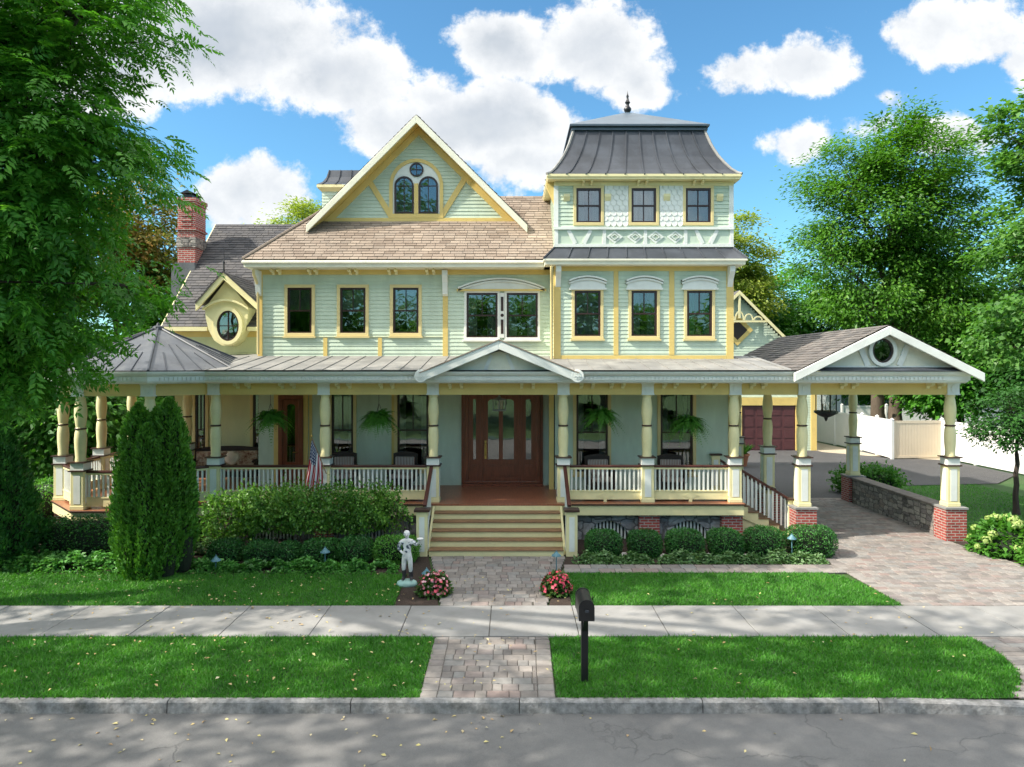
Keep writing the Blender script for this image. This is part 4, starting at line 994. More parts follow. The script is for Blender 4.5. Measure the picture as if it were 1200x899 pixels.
# ---------------------------------------------------------------- covered driveway gable
yg = 17.62; xa, xb, xc, zr = 7.24, 11.85, 9.55, 5.62; zb_ = 4.46
m = MB()
for xe in (xa, xb): m.add([(xc, yg, zr), (xe, yg, zb_), (xe, 24.7, zb_), (xc, 24.7, zr), (xc, yg, zr - .09), (xe, yg, zb_ - .07), (xe, 24.7, zb_ - .07), (xc, 24.7, zr - .09)], [(0, 1, 2, 3), (7, 6, 5, 4), (1, 5, 6, 2), (3, 2, 6, 7)])
pg = m.build('portico_roof', M['slate'], house)
s = MB(); shingles(s, (xa, 24.7, zb_ + .01), (xa, yg - .02, zb_ + .01), (xc, 24.7, zr + .01), (xc, yg - .02, zr + .01), .3, .165); shingles(s, (xb, yg - .02, zb_ + .01), (xb, 24.7, zb_ + .01), (xc, yg - .02, zr + .01), (xc, 24.7, zr + .01), .3, .165)
s.build('shingle', M['portslate'], pg, recalc=False)
m = MB(); rake(m, (xc, zr), (xa - .1, zb_ - .03), (xb + .1, zb_ - .03), .22, yg - .06, yg + .02, .02); m.build('rake_board', M['white'], pg, bevel=.012)
for ya_ in (yg + .28, 24.3):
    m = MB(); m.prism([(xa + .3, zb_ + .0), (xb - .3, zb_ + .0), (xc, zr - .13)], ya_, ya_ + .05); m.build('pediment', M['pale'], pg)
m = MB()
for sg in (-1, 1): m.beam((xc + sg * .62, yg + .26, zr - .5), (xc + sg * .4, yg + .26, zb_ + .14), .035, .14, up=(1, 0, 0))
m.box(xa + .4, xb - .4, yg + .24, yg + .279, zb_ + .03, zb_ + .14); m.build('pediment_brace', M['white'], pg)
m = MB(); m.prism([(yg + .03, zb_ + .0), (yg + .24, zb_ + .09), (yg + .24, zb_ + .1), (yg + .03, zb_ + .02)], xa + .35, xb - .35, 'x'); m.build('skirt_flashing', M['metal'], pg)
w = oval_window(X(1033, yg + .28), Z(411, yg + .28), .27, .315, yg + .24, .09, 'white', bars=False)

# ---------------------------------------------------------------- carriage house at the end of the drive
gar = empty('garage', (14.4, 38, 0)); tag(gar, 'mint gabled garage with dark red door at the end of the driveway', 'garage')
gx0, gx1, gyy = 8.0, 16.6, 38.0; gpz = 8.6; gez = 4.25; gcx = 12.2
def save_house(f):
    global house
    h_ = house; house = gar; f(); house = h_
gd0, gd1 = X(869, gyy), X(932, gyy); gdz = Z(475, gyy)
m = MB(); clapwall(m, (gx0, gyy), (gx1, gyy), 0, 8.5, lo=lambda z: 0 if z < gez else z - gez, hi=lambda z: gx1 - gx0 if z < gez else gx1 - gx0 - (z - gez), holes=[(gd0 - gx0, gd1 - gx0, 0, gdz)], h=.14)
clapwall(m, (gx1, gyy), (gx1, 46), 0, gez, h=.14); m.build('wall', M['mint'], gar, recalc=False)
m = MB(); 
for xe, sg in ((gx0 - .3, -1), (gx1 + .3, 1)): m.add([((gx0 + gx1) / 2, gyy - .4, 8.72), (xe, gyy - .4, gez - .12), (xe, 46, gez - .12), ((gx0 + gx1) / 2, 46, 8.72)], [(0, 1, 2, 3)])
gr_ = m.build('roof', M['slate'], gar, recalc=False)
m = MB(); rake(m, ((gx0 + gx1) / 2, 8.7), (gx0 - .3, gez - .15), (gx1 + .3, gez - .15), .2, gyy - .45, gyy - .38); m.build('rake_board', M['cream'], gr_)
gm = (gx0 + gx1) / 2
m = MB(); m.box(gm - 1.5, gm + 1.5, gyy - .42, gyy - .36, 6.98, 7.08)
for k in range(-2, 3): m.ring(bnd((gm + k * .5, 7.1 + .0), .25, 16, 0, math.pi, ry=.5 - .14 * abs(k)), bnd((gm + k * .5, 7.1), .19, 16, 0, math.pi, ry=.43 - .14 * abs(k)), gyy - .41, gyy - .37)
m.beam((gm, gyy - .39, 7.2), (gm, gyy - .39, 8.5), .05, .12, up=(1, 0, 0)); m.build('gable_bracket', M['cream'], gr_)
c = (gm, Z(387, gyy)); m = MB(); m.ring([(c[0] + .85, c[1]), (c[0], c[1] + .85), (c[0] - .85, c[1]), (c[0], c[1] - .85)], [(c[0] + .55, c[1]), (c[0], c[1] + .55), (c[0] - .55, c[1]), (c[0], c[1] - .55)], gyy - .08, gyy); w = m.build('window', M['yellow'], gar)
m = MB(); m.prism([(c[0] + .56, c[1]), (c[0], c[1] + .56), (c[0] - .56, c[1]), (c[0], c[1] - .56)], gyy - .05, gyy - .03); m.build('pane', M['dark'], w)
M['maroon'] = pm('dark maroon garage door', (.085, .028, .03), .5, .15, 2.)
m = MB(); m.box(gd0, gd1, gyy - .0, gyy + .06, 0, gdz); gdoor = m.build('garage_door', M['maroon'], gar)
m = MB(); 
for r_ in range(4):
    for k in range(4):
        w_ = (gd1 - gd0) / 4; m.box(gd0 + k * w_ + .08, gd0 + (k + 1) * w_ - .08, gyy - .02, gyy - .001, r_ * gdz / 4 + .07, (r_ + 1) * gdz / 4 - .07)
m.build('door_panel', M['maroon'], gdoor)
m = MB(); m.box(gd0 - .2, gd0, gyy - .07, gyy + .0, 0, gdz); m.box(gd1, gd1 + .2, gyy - .07, gyy, 0, gdz); m.box(gd0 - .3, gd1 + .3, gyy - .1, gyy, gdz, gdz + .42); m.build('door_casing', M['yellow'], gar)
m = MB(); m.box(gx1 - .28, gx1 + .03, gyy - .06, gyy, 0, gez); m.build('corner_board', M['yellow'], gar)
# ================================================================== GROUND
def polyspan(poly, y):
    xs = []
    for (x0, y0), (x1, y1) in zip(poly, poly[1:] + poly[:1]):
        if (y0 <= y < y1) or (y1 <= y < y0): xs.append(x0 + (x1 - x0) * (y - y0) / (y1 - y0))
    xs.sort(); return xs
def sheet(name, poly, z, mat, kind='structure'):
    m = MB(); m.add([(x, y, z) for x, y in poly], [tuple(range(len(poly)))])
    o = m.build(name, mat, None, (poly[0][0], poly[0][1], z), recalc=False); o['kind'] = kind
    if o.data.polygons[0].normal.z < 0: o.data.flip_normals()
    return o
def grassmat(name, stops, sc=.8):
    m, t, o = nt(name); b = N(t, 'BsdfPrincipled'); L(t, b.outputs[0], o.inputs[0])
    v = coords(t, 'world'); n = math_(t, 'ADD', math_(t, 'MULTIPLY', noise(t, v, sc, 4), .6), math_(t, 'MULTIPLY', noise(t, v, 30, 3), .4))
    L(t, ramp(t, n, stops), b.inputs['Base Color']); b.inputs['Roughness'].default_value = .9
    bp = N(t, 'Bump'); bp.inputs['Strength'].default_value = .6; L(t, noise(t, v, 60, 4), bp.inputs['Height']); L(t, bp.outputs[0], b.inputs['Normal']); return m
gm_ = grassmat('turf', [(.3, (.016, .05, .008)), (.7, (.04, .12, .015))])
M['ground'] = grassmat('yard ground', [(.3, (.02, .05, .012)), (.7, (.05, .11, .02))], .3)
sheet('ground', [(-300, 9.58), (300, 9.58), (300, 900), (-300, 900)], -.03, M['ground'])
sheet('ground', [(-300, -300), (300, -300), (300, -3), (-300, -3)], -.02, M['ground'])
def asphalt(name, a, b_, cracks=.0):
    m, t, o = nt(name); b = N(t, 'BsdfPrincipled'); L(t, b.outputs[0], o.inputs[0]); v = coords(t, 'world')
    n1 = noise(t, v, .7, 5); n2 = noise(t, v, 75, 5, .75); n3 = noise(t, v, 6, 4)
    k = math_(t, 'ADD', math_(t, 'ADD', math_(t, 'MULTIPLY', n1, .35), math_(t, 'MULTIPLY', n2, .5)), math_(t, 'MULTIPLY', n3, .2))
    c = ramp(t, k, [(.3, a), (.7, b_)])
    h = n2
    if cracks:
        wv = N(t, 'VectorMath'); wv.operation = 'ADD'; nz = N(t, 'TexNoise'); nz.inputs['Scale'].default_value = 1.1; nz.inputs['Detail'].default_value = 5
        L(t, v, nz.inputs['Vector']); sc_ = N(t, 'VectorMath'); sc_.operation = 'SCALE'; sc_.inputs['Scale'].default_value = 1.5; L(t, nz.outputs['Color'], sc_.inputs[0])
        L(t, v, wv.inputs[0]); L(t, sc_.outputs[0], wv.inputs[1])
        vo = N(t, 'TexVoronoi'); vo.feature = 'DISTANCE_TO_EDGE'; vo.inputs['Scale'].default_value = .42; L(t, wv.outputs[0], vo.inputs['Vector'])
        cr = mrange(t, vo.outputs['Distance'], 0., .008, 1, 0); msk = mrange(t, noise(t, v, .5, 2), .45, .55, 0, 1); cr = math_(t, 'MULTIPLY', cr, msk)
        c = mixc(t, math_(t, 'MULTIPLY', cr, cracks), c, (.015, .015, .015)); h = math_(t, 'SUBTRACT', n2, cr)
    L(t, c, b.inputs['Base Color']); b.inputs['Roughness'].default_value = .9
    bp = N(t, 'Bump'); bp.inputs['Strength'].default_value = .5; bp.inputs['Distance'].default_value = .02; L(t, h, bp.inputs['Height']); L(t, bp.outputs[0], b.inputs['Normal']); return m
M['road'] = asphalt('road asphalt', (.085, .085, .086), (.20, .196, .19), .32)
M['drive'] = asphalt('driveway asphalt', (.045, .045, .048), (.085, .083, .085))
sheet('road', [(-300, -3.2), (300, -3.2), (300, 9.8), (-300, 9.8)], -.15, M['road'])

# kerb, dropped at the driveway mouth
kb = MB(); xs = [-32, -29.6, -27.1, -24.7, -22.1, -19.7, -17.2, -14.8, -12.2, -9.6, -7.2, -4.7, -2.2, .1, 2.6, 5.0, 7.2, 9.6, 12.1, 14.5, 16.8, 19.2, 21.7, 24, 26.5]
def kz(x): return .012 - .045 * min(1, max(0, (x - 5.4) / 2.2)) if x < 14 else .012 - .045 * min(1, max(0, (16.4 - x) / 2.2))
def ky(x): return 9.49 - .10 * min(1, max(0, (x - 4.9) / 2.5)) ** 2 * (1 if x < 14 else 0)
for a, b_ in zip(xs, xs[1:]):
    n = 6
    for i in range(n):
        x0, x1 = a + (b_ - a) * i / n + (.006 if i == 0 else 0), a + (b_ - a) * (i + 1) / n - (.006 if i == n - 1 else 0)
        j0, j1 = [(random.random() - .5) * .03 for _ in range(2)]
        z0, z1 = kz(x0), kz(x1); y0, y1 = ky(x0), ky(x1)
        f = [(x0, y0 - .03, -.2), (x1, y1 - .03, -.2), (x1, y1 - .01, z1 - .02), (x0, y0 - .01, z0 - .02), (x0, y0 + .015, z0), (x1, y1 + .015, z1), (x1, 9.585, z1), (x0, 9.585, z0), (x1, 9.585, -.1), (x0, 9.585, -.1)]
        kb.add(f, [(0, 1, 2, 3), (3, 2, 5, 4), (4, 5, 6, 7), (7, 6, 8, 9)])
k_ = kb.build('kerb', M['granite'], None, (0, 9.5, 0), recalc=False); k_['kind'] = 'structure'

# concrete pavement slabs
m = MB(); x = -32.3 - .22
while x < 26:
    zz = .02 + random.uniform(-.003, .003); m.box(x + .007, x + 1.53 - .007, 11.76, 13.26, -.03, zz); x += 1.53
o = m.build('sidewalk', M['concrete'], None, (0, 12.5, 0), bevel=.008); o['kind'] = 'structure'
sheet('sidewalk_joint', [(-33, 11.765), (26, 11.765), (26, 13.255), (-33, 13.255)], .004, M['sandjoint'])

def pavers(name, poly, rowh, wmin, wmax, z=.018, border=None, seed=1, gap=.007):
    rd = random.Random(seed); m = MB()
    ys = [p[1] for p in poly]; y = min(ys); r = 0
    while y < max(ys) - .03:
        h = min(rowh * rd.choice((1, 1, 1, 1.0)) , max(ys) - y); sp = polyspan(poly, y + h / 2)
        for a, b_ in zip(sp[::2], sp[1::2]):
            x = a; first = True
            if border: x = a
            while x < b_ - .02:
                w = rd.uniform(wmin, wmax)
                if border and (x == a or b_ - x <= border + .05): w = border
                nx = min(x + w, b_)
                if border and x < b_ - border and nx > b_ - border: nx = b_ - border
                if b_ - nx < .05: nx = b_
                zz = z + rd.uniform(-.0035, .0035); g = gap * rd.uniform(.7, 1.3); t_ = [rd.uniform(-.002, .002) for _ in range(4)]
                x0, x1, y0, y1 = x + g / 2, nx - g / 2, y + g / 2, y + h - g / 2; bv = .01
                if x1 - x0 > .04 and y1 - y0 > .04:
                    vs = [(x0, y0, z - .03), (x1, y0, z - .03), (x1, y1, z - .03), (x0, y1, z - .03), (x0, y0, zz - bv), (x1, y0, zz - bv), (x1, y1, zz - bv), (x0, y1, zz - bv),
                          (x0 + bv, y0 + bv, zz + t_[0]), (x1 - bv, y0 + bv, zz + t_[1]), (x1 - bv, y1 - bv, zz + t_[2]), (x0 + bv, y1 - bv, zz + t_[3])]
                    m.add(vs, [(0, 1, 5, 4), (1, 2, 6, 5), (2, 3, 7, 6), (3, 0, 4, 7), (4, 5, 9, 8), (5, 6, 10, 9), (6, 7, 11, 10), (7, 4, 8, 11), (8, 9, 10, 11)])
                x = nx
        y += h; r += 1
    o = m.build(name, M['paver'], None, (poly[0][0], poly[0][1], 0), recalc=False); o['kind'] = 'structure'
    b = sheet(name.replace('paver', 'joint'), poly, .003, M['sandjoint']); return o
pavers('paver_walk', [(-1.28, 9.58), (.60, 9.58), (.63, 11.74), (-1.30, 11.74)], .205, .13, .33, border=.24, seed=3)
pavers('paver_walk', [(-1.36, 13.29), (.66, 13.29), (1.29, 16.74), (-1.95, 16.74)], .215, .14, .34, border=.26, seed=4)
pavers('paver_path', [(1.15, 15.42), (7.45, 15.42), (7.45, 16.02), (1.2, 16.02)], .3, .26, .42, seed=5)
drv = [(7.5, 13.29), (13.2, 13.29), (11.75, 15.9), (11.45, 18.1), (11.4, 24.2), (7.4, 24.2), (7.4, 16.0)]
pavers('paver_driveway', drv, .16, .14, .36, seed=6)
lawnB = [(.63, 9.58), (6.9, 9.58), (7.35, 10.05), (7.62, 10.5), (7.76, 11.1), (7.72, 11.74), (.64, 11.74)]
pavers('paver_apron', [(6.92, 9.6), (13.5, 9.6), (13.2, 11.74), (7.74, 11.74), (7.78, 11.1), (7.64, 10.5), (7.37, 10.05)], .17, .3, .55, seed=8)
sheet('driveway_asphalt', [(-2, 24.21), (11.8, 24.21), (12.3, 26.4), (19, 27.2), (21.4, 29.5), (21.3, 34.5), (18.6, 38.2), (6, 38.2)], .008, M['drive'])
sheet('gravel_strip', [(16.6, 37.2), (18.3, 35.6), (21.2, 33.9), (21.4, 34.7), (18.9, 34.6), (18.4, 43), (16.7, 43)], .014, pm('pale gravel', (.42, .36, .27), .95, .3, 20., .6, 40))
# planting beds
sheet('mulch_bed', [(-30, 15.32), (-2.3, 15.28), (-2.25, 13.3), (-1.4, 13.3), (-2.0, 16.7), (-2.3, 18.5), (-30, 18.5)], .006, M['mulch'])
sheet('mulch_bed', [(.7, 13.3), (1.15, 13.3), (1.15, 15.4), (1.1, 15.41), (1.2, 16.04), (7.35, 16.04), (7.35, 18.5), (1.3, 18.5), (1.3, 16.7)], .006, M['mulch'])
sheet('mulch_bed', [(11.8, 15.9), (15.5, 15.2), (16, 18.6), (11.5, 18.1)], .006, M['mulch'])
# mown lawns
lawns = [[(-30, 9.58), (-1.29, 9.58), (-1.31, 11.74), (-30, 11.74)], lawnB,
         [(-30, 13.29), (-2.27, 13.29), (-2.32, 15.3), (-30, 15.34)],
         [(1.17, 13.29), (7.48, 13.29), (7.38, 14.6), (7.2, 15.1), (6.8, 15.39), (1.17, 15.39)],
         [(12.0, 18.3), (21, 18.3), (21, 27), (19, 27.1), (12.4, 26.3)]]
for p in lawns: sheet('lawn', p, .006, gm_)
def blades(polys, dens, h0, h1):
    V_ = []
    for poly, dn in zip(polys, dens):
        a = np.array(poly); lo, hi = a.min(0), a.max(0); lo[0] = max(lo[0], -14); hi[0] = min(hi[0], 18)
        n = int((hi[0] - lo[0]) * (hi[1] - lo[1]) * dn); p = rng.uniform(lo, hi, (n, 2))
        ins = np.zeros(n, bool)
        for (x0, y0), (x1, y1) in zip(poly, poly[1:] + poly[:1]):
            c = ((y0 > p[:, 1]) != (y1 > p[:, 1])); xx = (x1 - x0) * (p[:, 1] - y0) / ((y1 - y0) if y1 != y0 else 1e-9) + x0; ins ^= c & (p[:, 0] < xx)
        # frayed edges
        p = p[ins]; p = p + rng.normal(0, .022, p.shape); n = len(p)
        h = rng.uniform(h0, h1, n); an = rng.uniform(0, 2 * np.pi, n); w = rng.uniform(.006, .012, n)
        P0 = np.stack([p[:, 0] - np.cos(an) * w, p[:, 1] - np.sin(an) * w, np.full(n, .004)], 1); P1 = np.stack([p[:, 0] + np.cos(an) * w, p[:, 1] + np.sin(an) * w, np.full(n, .004)], 1)
        ln = rng.normal(0, .5, (n, 2)) * h[:, None]; P2 = np.stack([p[:, 0] + ln[:, 0], p[:, 1] + ln[:, 1], h], 1)
        V_.append(np.stack([P0, P1, P2], 1).reshape(-1, 3))
    return np.concatenate(V_)
M['grass'] = leafmat('grass blade', [(.017, .068, .008), (.036, .138, .014), (.055, .185, .02), (.10, .215, .032)], .3, .5, nscale=1.1)
g = fast_mesh('grass', blades(lawns, [2600, 2600, 1900, 1900, 350], .035, .075), 3, M['grass'], None, (0, 12, 0)); g['kind'] = 'stuff'

# ================================================================== THINGS IN THE YARD
# mailbox
mb_ = empty('mailbox', (X(685, 10.1), 10.1, 0)); tag(mb_, 'black mailbox on a square post on the grass verge by the kerb', 'mailbox')
mx, my = WL['mailbox'][:2]
m = MB(); m.box(mx - .05, mx + .05, my - .05, my + .05, 0, 1.0); m.build('post', M['black'], mb_, bevel=.008)
m = MB(); m.box(mx - .09, mx + .09, my - .2, my + .2, .955, .985); m.prism([(my - .05, .75), (my - .2, .95), (my - .05, .95)], mx - .03, mx + .03, 'x'); m.prism([(my + .05, .75), (my + .2, .95), (my + .05, .95)], mx - .03, mx + .03, 'x'); m.build('bracket', M['black'], mb_)
bx = [(mx - .105, .99), (mx + .105, .99)] + [(mx + .105 * math.cos(math.pi * i / 14), 1.17 + .105 * math.sin(math.pi * i / 14)) for i in range(15)]
m = MB(); m.prism(bx, my - .27, my + .27); bo = m.build('box', M['black'], mb_, smooth=40)
m = MB(); m.prism([((p[0] - mx) * 1.06 + mx, (p[1] - 1.1) * 1.05 + 1.1) for p in bx], my - .3, my - .268); m.build('door', M['black'], bo); m = MB(); m.ring([((p[0] - mx) * 1.05 + mx, (p[1] - 1.1) * 1.04 + 1.1) for p in bx], [((p[0] - mx) * .96 + mx, (p[1] - 1.1) * .96 + 1.1) for p in bx], my + .24, my + .275)
m.build('rear_rim', M['black'], bo)
m = MB(); m.box(mx - .025, mx + .025, my - .335, my - .3, 1.12, 1.145); m.build('handle', M['metal'], bo)
m = MB(); m.box(mx + .108, mx + .116, my - .1, my - .075, 1.1, 1.25); m.box(mx + .108, mx + .116, my - .1, my + .0, 1.2, 1.25); m.build('signal_flag', M['black'], bo)

# path lights
def path_light(x, y, h, label):
    e_ = empty('path_light', (x, y, 0)); tag(e_, label, 'garden light', 'path lights in the planting beds')
    m = MB(); m.lathe([(.012, 0), (.012, h - .1), (.03, h - .09), (.03, h - .07)], x, y, 8); m.build('stake', M['verdigris'], e_)
    m = MB(); m.lathe([(.11, h - .07), (.105, h - .055), (.04, h), (.03, h + .025), (.012, h + .03), (.01, h + .06)], x, y, 14); m.build('shade', M['verdigris'], e_, smooth=40)
path_light(X(253, 15.5), 15.5, .32, 'low blue green path light in the leafy ground cover near the columnar evergreen')
path_light(X(381, 15.75), 15.75, .44, 'blue green path light in front of the dark clipped shrubs under the big hedge')
path_light(X(502, 14.9), 14.6, .3, 'small path light in the mulch beside the pink begonias and statue')
path_light(X(652, 15.6), 15.6, .4, 'small path light on a thin stake at the edge of the walk by the steps')
path_light(X(928, 16.55), 16.55, .55, 'path light between the two clipped shrubs nearest the driveway')
M['paleRock'] = pm('pale landscape stone', (.38, .34, .31), .9, .3, 9., .6, 20)
for px, w, lb in ((731, .13, 'pale stone between the first and second clipped shrubs right of the steps'), (777, .10, 'pale stone between the second and third clipped shrubs right of the steps'), (829, .11, 'pale stone between the third and fourth clipped shrubs right of the steps'), (873, .10, 'pale stone between the fourth and fifth clipped shrubs right of the steps'), (921, .10, 'pale stone beside the path light near the driveway')):
    bm = bmesh.new(); bmesh.ops.create_icosphere(bm, subdivisions=3, radius=1)
    for v in bm.verts:
        k = 1 + .18 * math.sin(v.co.x * 3 + px) * math.cos(v.co.y * 4 + px) + random.uniform(-.05, .05); v.co *= k; v.co.x *= w * .7; v.co.y *= w * .6; v.co.z = max(v.co.z * w, -w * .5) + w * .5
    me = bpy.data.meshes.new('garden_stone'); bm.to_mesh(me); bm.free(); me.polygons.foreach_set('use_smooth', [True] * len(me.polygons))
    tag(link(me, 'garden_stone', M['paleRock'], None, (X(px, 16.45), 16.45, 0.0)), lb, 'stone')

# stone wall along the drive
sw = empty('stone_wall', (11.62, 21, 0)); tag(sw, 'low grey stone wall along the driveway between two brick piers', 'wall')
m = MB(); m.box(11.45, 11.79, 18.74, 23.41, 0, .80); m.build('wall', M['stone'], sw)
m = MB()
for k in range(6): m.box(11.4, 11.84, 18.745 + k * .778, 18.745 + k * .778 + .77, .802, .86)
m.build('coping', pm('flagstone coping', (.2, .17, .15), .8, .3, 6., .4, 20), sw, bevel=.01)

# white fence
def fence(p0, p1, h, mt, label, posts=True, group=None):
    A, Ln = xf_line(p0, p1); e_ = empty('fence', ((p0[0] + p1[0]) / 2, (p0[1] + p1[1]) / 2, 0)); tag(e_, label, 'fence', group)
    m = MB(); m.xf = A; k = int(Ln / .16)
    for i in range(k): a = .08 + (Ln - .16) * i / k; b_ = .08 + (Ln - .16) * (i + 1) / k; m.box(a + .004, b_ - .004, -.012, .012, .12, h - .12)
    m.build('panel', M[mt], e_)
    m = MB(); m.xf = A; m.box(.07, Ln - .07, -.03, .03, h - .12, h); m.build('rail', M[mt], e_); m = MB(); m.xf = A; m.box(.07, Ln - .07, -.03, .03, .05, .16); m.build('rail', M[mt], e_)
    if posts:
        for x in (0., Ln) if posts == 2 else (0.,):
            m = MB(); m.xf = A; m.box(x - .065, x + .065, -.065, .065, 0, h + .06); m.add([(x - .08, -.08, h + .06), (x + .08, -.08, h + .06), (x + .08, .08, h + .06), (x - .08, .08, h + .06), (x, 0, h + .15)], [(0, 1, 4), (1, 2, 4), (2, 3, 4), (3, 0, 4), (3, 2, 1, 0)]); m.build('post', M['fencewhite'], e_)
fz_ = [((18.45, 43.4), (18.85, 40.6)), ((18.85, 40.6), (19.08, 37.9)), ((19.08, 37.9), (18.95, 36.1)), ((18.95, 36.1), (18.8, 34.4))]
lbs = ['shaded white fence section nearest the garage corner', 'shaded white fence section behind the back driveway column', 'white fence section with a taller post, second from the fence corner', 'bright white fence section ending at the corner by the tan gate']
for (a, b_), lb in zip(fz_, lbs): fence(a, b_, 1.95, 'fencewhite', lb, 1, 'white vinyl fence sections round the parking area')
fence((18.8, 34.4), (21.45, 34.7), 1.9, 'fencetan', 'tan fence gate facing the driveway between white fence sections', 2)
fz_ = [((21.45, 34.7), (21.55, 32.3)), ((21.55, 32.3), (21.6, 29.8)), ((21.6, 29.8), (21.62, 27.3)), ((21.62, 27.3), (21.7, 24.8))]
lbs = ['white fence section next to the tan gate behind the front driveway column', 'white fence section between the driveway column and the small tree', 'white fence section with a peaked shadow behind the small dark tree', 'white fence section at the edge of the picture behind the small dark tree']
for (a, b_), lb in zip(fz_, lbs): fence(a, b_, 1.9, 'fencewhite', lb, 1, 'white vinyl fence sections round the parking area')
for i in range(4): fence((22.3 + i * 3, 47), (22.3 + i * 3 + 3, 47), 1.95, 'fencewhite', 'white panel of the far neighbouring fence beyond the parking area', 1, 'panels of the far white fence')
nb = empty('neighbour_house', (33, 60, 0)); tag(nb, 'grey sided neighbouring house half hidden behind the trees past the fence', 'house')
M['greyside'] = pm('grey siding', (.33, .35, .37), .7, .08, 1.)
m = MB(); clapwall(m, (27, 57), (40, 57), 0, 3.2, h=.18); clapwall(m, (27, 66), (27, 57), 0, 3.2, h=.18); m.build('wall', M['greyside'], nb, recalc=False)
m = MB(); m.prism([(56.4, 3.1), (61.5, 5.6), (66.6, 3.1)], 26.5, 40.5, 'x'); m.build('roof', M['slate'], nb)
m = MB(); m.box(31, 32.2, 56.93, 57, 1.2, 2.6); w = m.build('window', M['white'], nb); m = MB(); m.box(31.1, 32.1, 56.92, 56.928, 1.3, 2.5); m.build('pane', M['dark'], w)

# ---------------------------------------------------------------- porch furniture
M['wicker'] = pm('dark brown wicker', (.03, .018, .013), .6, .3, 20., .6, 60)
def stripemat():
    m, t, o = nt('striped cushion'); b = N(t, 'BsdfPrincipled'); L(t, b.outputs[0], o.inputs[0]); v = coords(t, 'object', (11, 0, 0)); s = N(t, 'SeparateXYZ'); L(t, v, s.inputs[0])
    f = math_(t, 'FRACT', s.outputs[0]); L(t, ramp(t, f, [(0, (.30, .20, .17)), (.3, (.46, .43, .38)), (.55, (.16, .07, .06)), (.75, (.42, .38, .34))], 'CONSTANT'), b.inputs['Base Color']); b.inputs['Roughness'].default_value = .9; return m
M['stripe'] = stripemat()
def floralmat():
    m, t, o = nt('floral cushion'); b = N(t, 'BsdfPrincipled'); L(t, b.outputs[0], o.inputs[0]); n = noise(t, coords(t, 'object'), 9, 4, .7)
    L(t, ramp(t, n, [(.35, (.14, .05, .035)), (.48, (.40, .26, .18)), (.6, (.55, .46, .34)), (.7, (.12, .10, .05))]), b.inputs['Base Color']); b.inputs['Roughness'].default_value = .9; return m
M['floral'] = floralmat()
M['offwhite'] = pm('cream cushion', (.7, .58, .45), .9, .15, 6.)
def make_chair(w=.72, cushion='stripe', rz=0., loc=(0, 0, 1), name='wicker_chair'):
    """woven armchair, back towards +y"""
    e_ = empty(name, (0, 0, 0)); h = w / 2
    m = MB(); m.box(-h, h, -.32, .34, .26, .36); m.box(-h, h, -.33, -.29, .18, .26); m.build('seat_frame', M['wicker'], e_, bevel=.015)
    m = MB(); n = 10; pts = [(-h + w * i / n, 0) for i in range(n + 1)]
    vs = []
    for i in range(n + 1):
        x = -h + w * i / n; z = .98 + .07 * math.cos((i / n - .5) * math.pi); vs.append((x, z))
    m.prism([(-h, .36), (h, .36)] + vs[::-1], .30, .36); m.path([(p[0], .34, p[1]) for p in vs], .035, 8); m.build('backrest', M['wicker'], e_)
    for sg in (-1, 1):
        m = MB(); m.box(sg * h - .04, sg * h + .04, -.3, .30, .36, .60); m.path([(sg * h, -.36, .58), (sg * h, -.3, .63), (sg * h, .3, .66)], .045, 8); m.build('arm', M['wicker'], e_)
        for yy in (-.28, .3):
            m = MB(); m.lathe([(.022, 0), (.03, .26)], sg * (h - .04), yy, 8); m.build('leg', M['wicker'], e_)
    m = MB(); m.box(-h + .05, h - .05, -.3, .28, .362, .47); m.build('seat_cushion', M[cushion], e_, bevel=.04)
    m = MB(); m.add([(-h + .07, .16, .47), (h - .07, .16, .47), (h - .07, .29, .47), (-h + .07, .29, .47), (-h + .07, .21, .93), (h - .07, .21, .93), (h - .07, .298, .93), (-h + .07, .298, .93)], [(0, 3, 2, 1), (4, 5, 6, 7), (0, 1, 5, 4), (1, 2, 6, 5), (2, 3, 7, 6), (3, 0, 4, 7)]); m.build('back_cushion', M[cushion], e_, bevel=.03)
    return e_
ch0 = make_chair()
spots = [(402, 20.2, .12, 'striped wicker porch chair between the flag and the hanging fern over the mint wall'), (472, 20.2, -.1, 'striped wicker porch chair in front of the window beside the front steps'), (703, 19.6, .12, 'striped wicker porch chair under the hanging fern just past the entrance'), (787, 19.6, -.1, 'striped wicker porch chair under the hanging fern nearest the side steps')]
for i, (px_, y, a, lb) in enumerate(spots):
    o = ch0 if i == 0 else copy_tree(ch0)
    o.location = (X(px_, y), y, 1.0); o.rotation_euler.z = a; WL[o.name] = tuple(o.location); tag(o, lb, 'chair', 'striped wicker chairs on the porch')
ac = make_chair(.8, 'floral', name='wicker_armchair'); ac.location = (X(313, 21.6), 21.7, 1.0); ac.rotation_euler.z = -.9; tag(ac, 'wicker armchair with floral cushions beside the porch side door', 'armchair')
so = make_chair(2.0, 'floral', name='wicker_sofa'); so.location = (X(262, 21.5), 21.6, 1.0); so.rotation_euler.z = .1; tag(so, 'wicker sofa with floral cushions against the yellow lit porch wall', 'sofa')
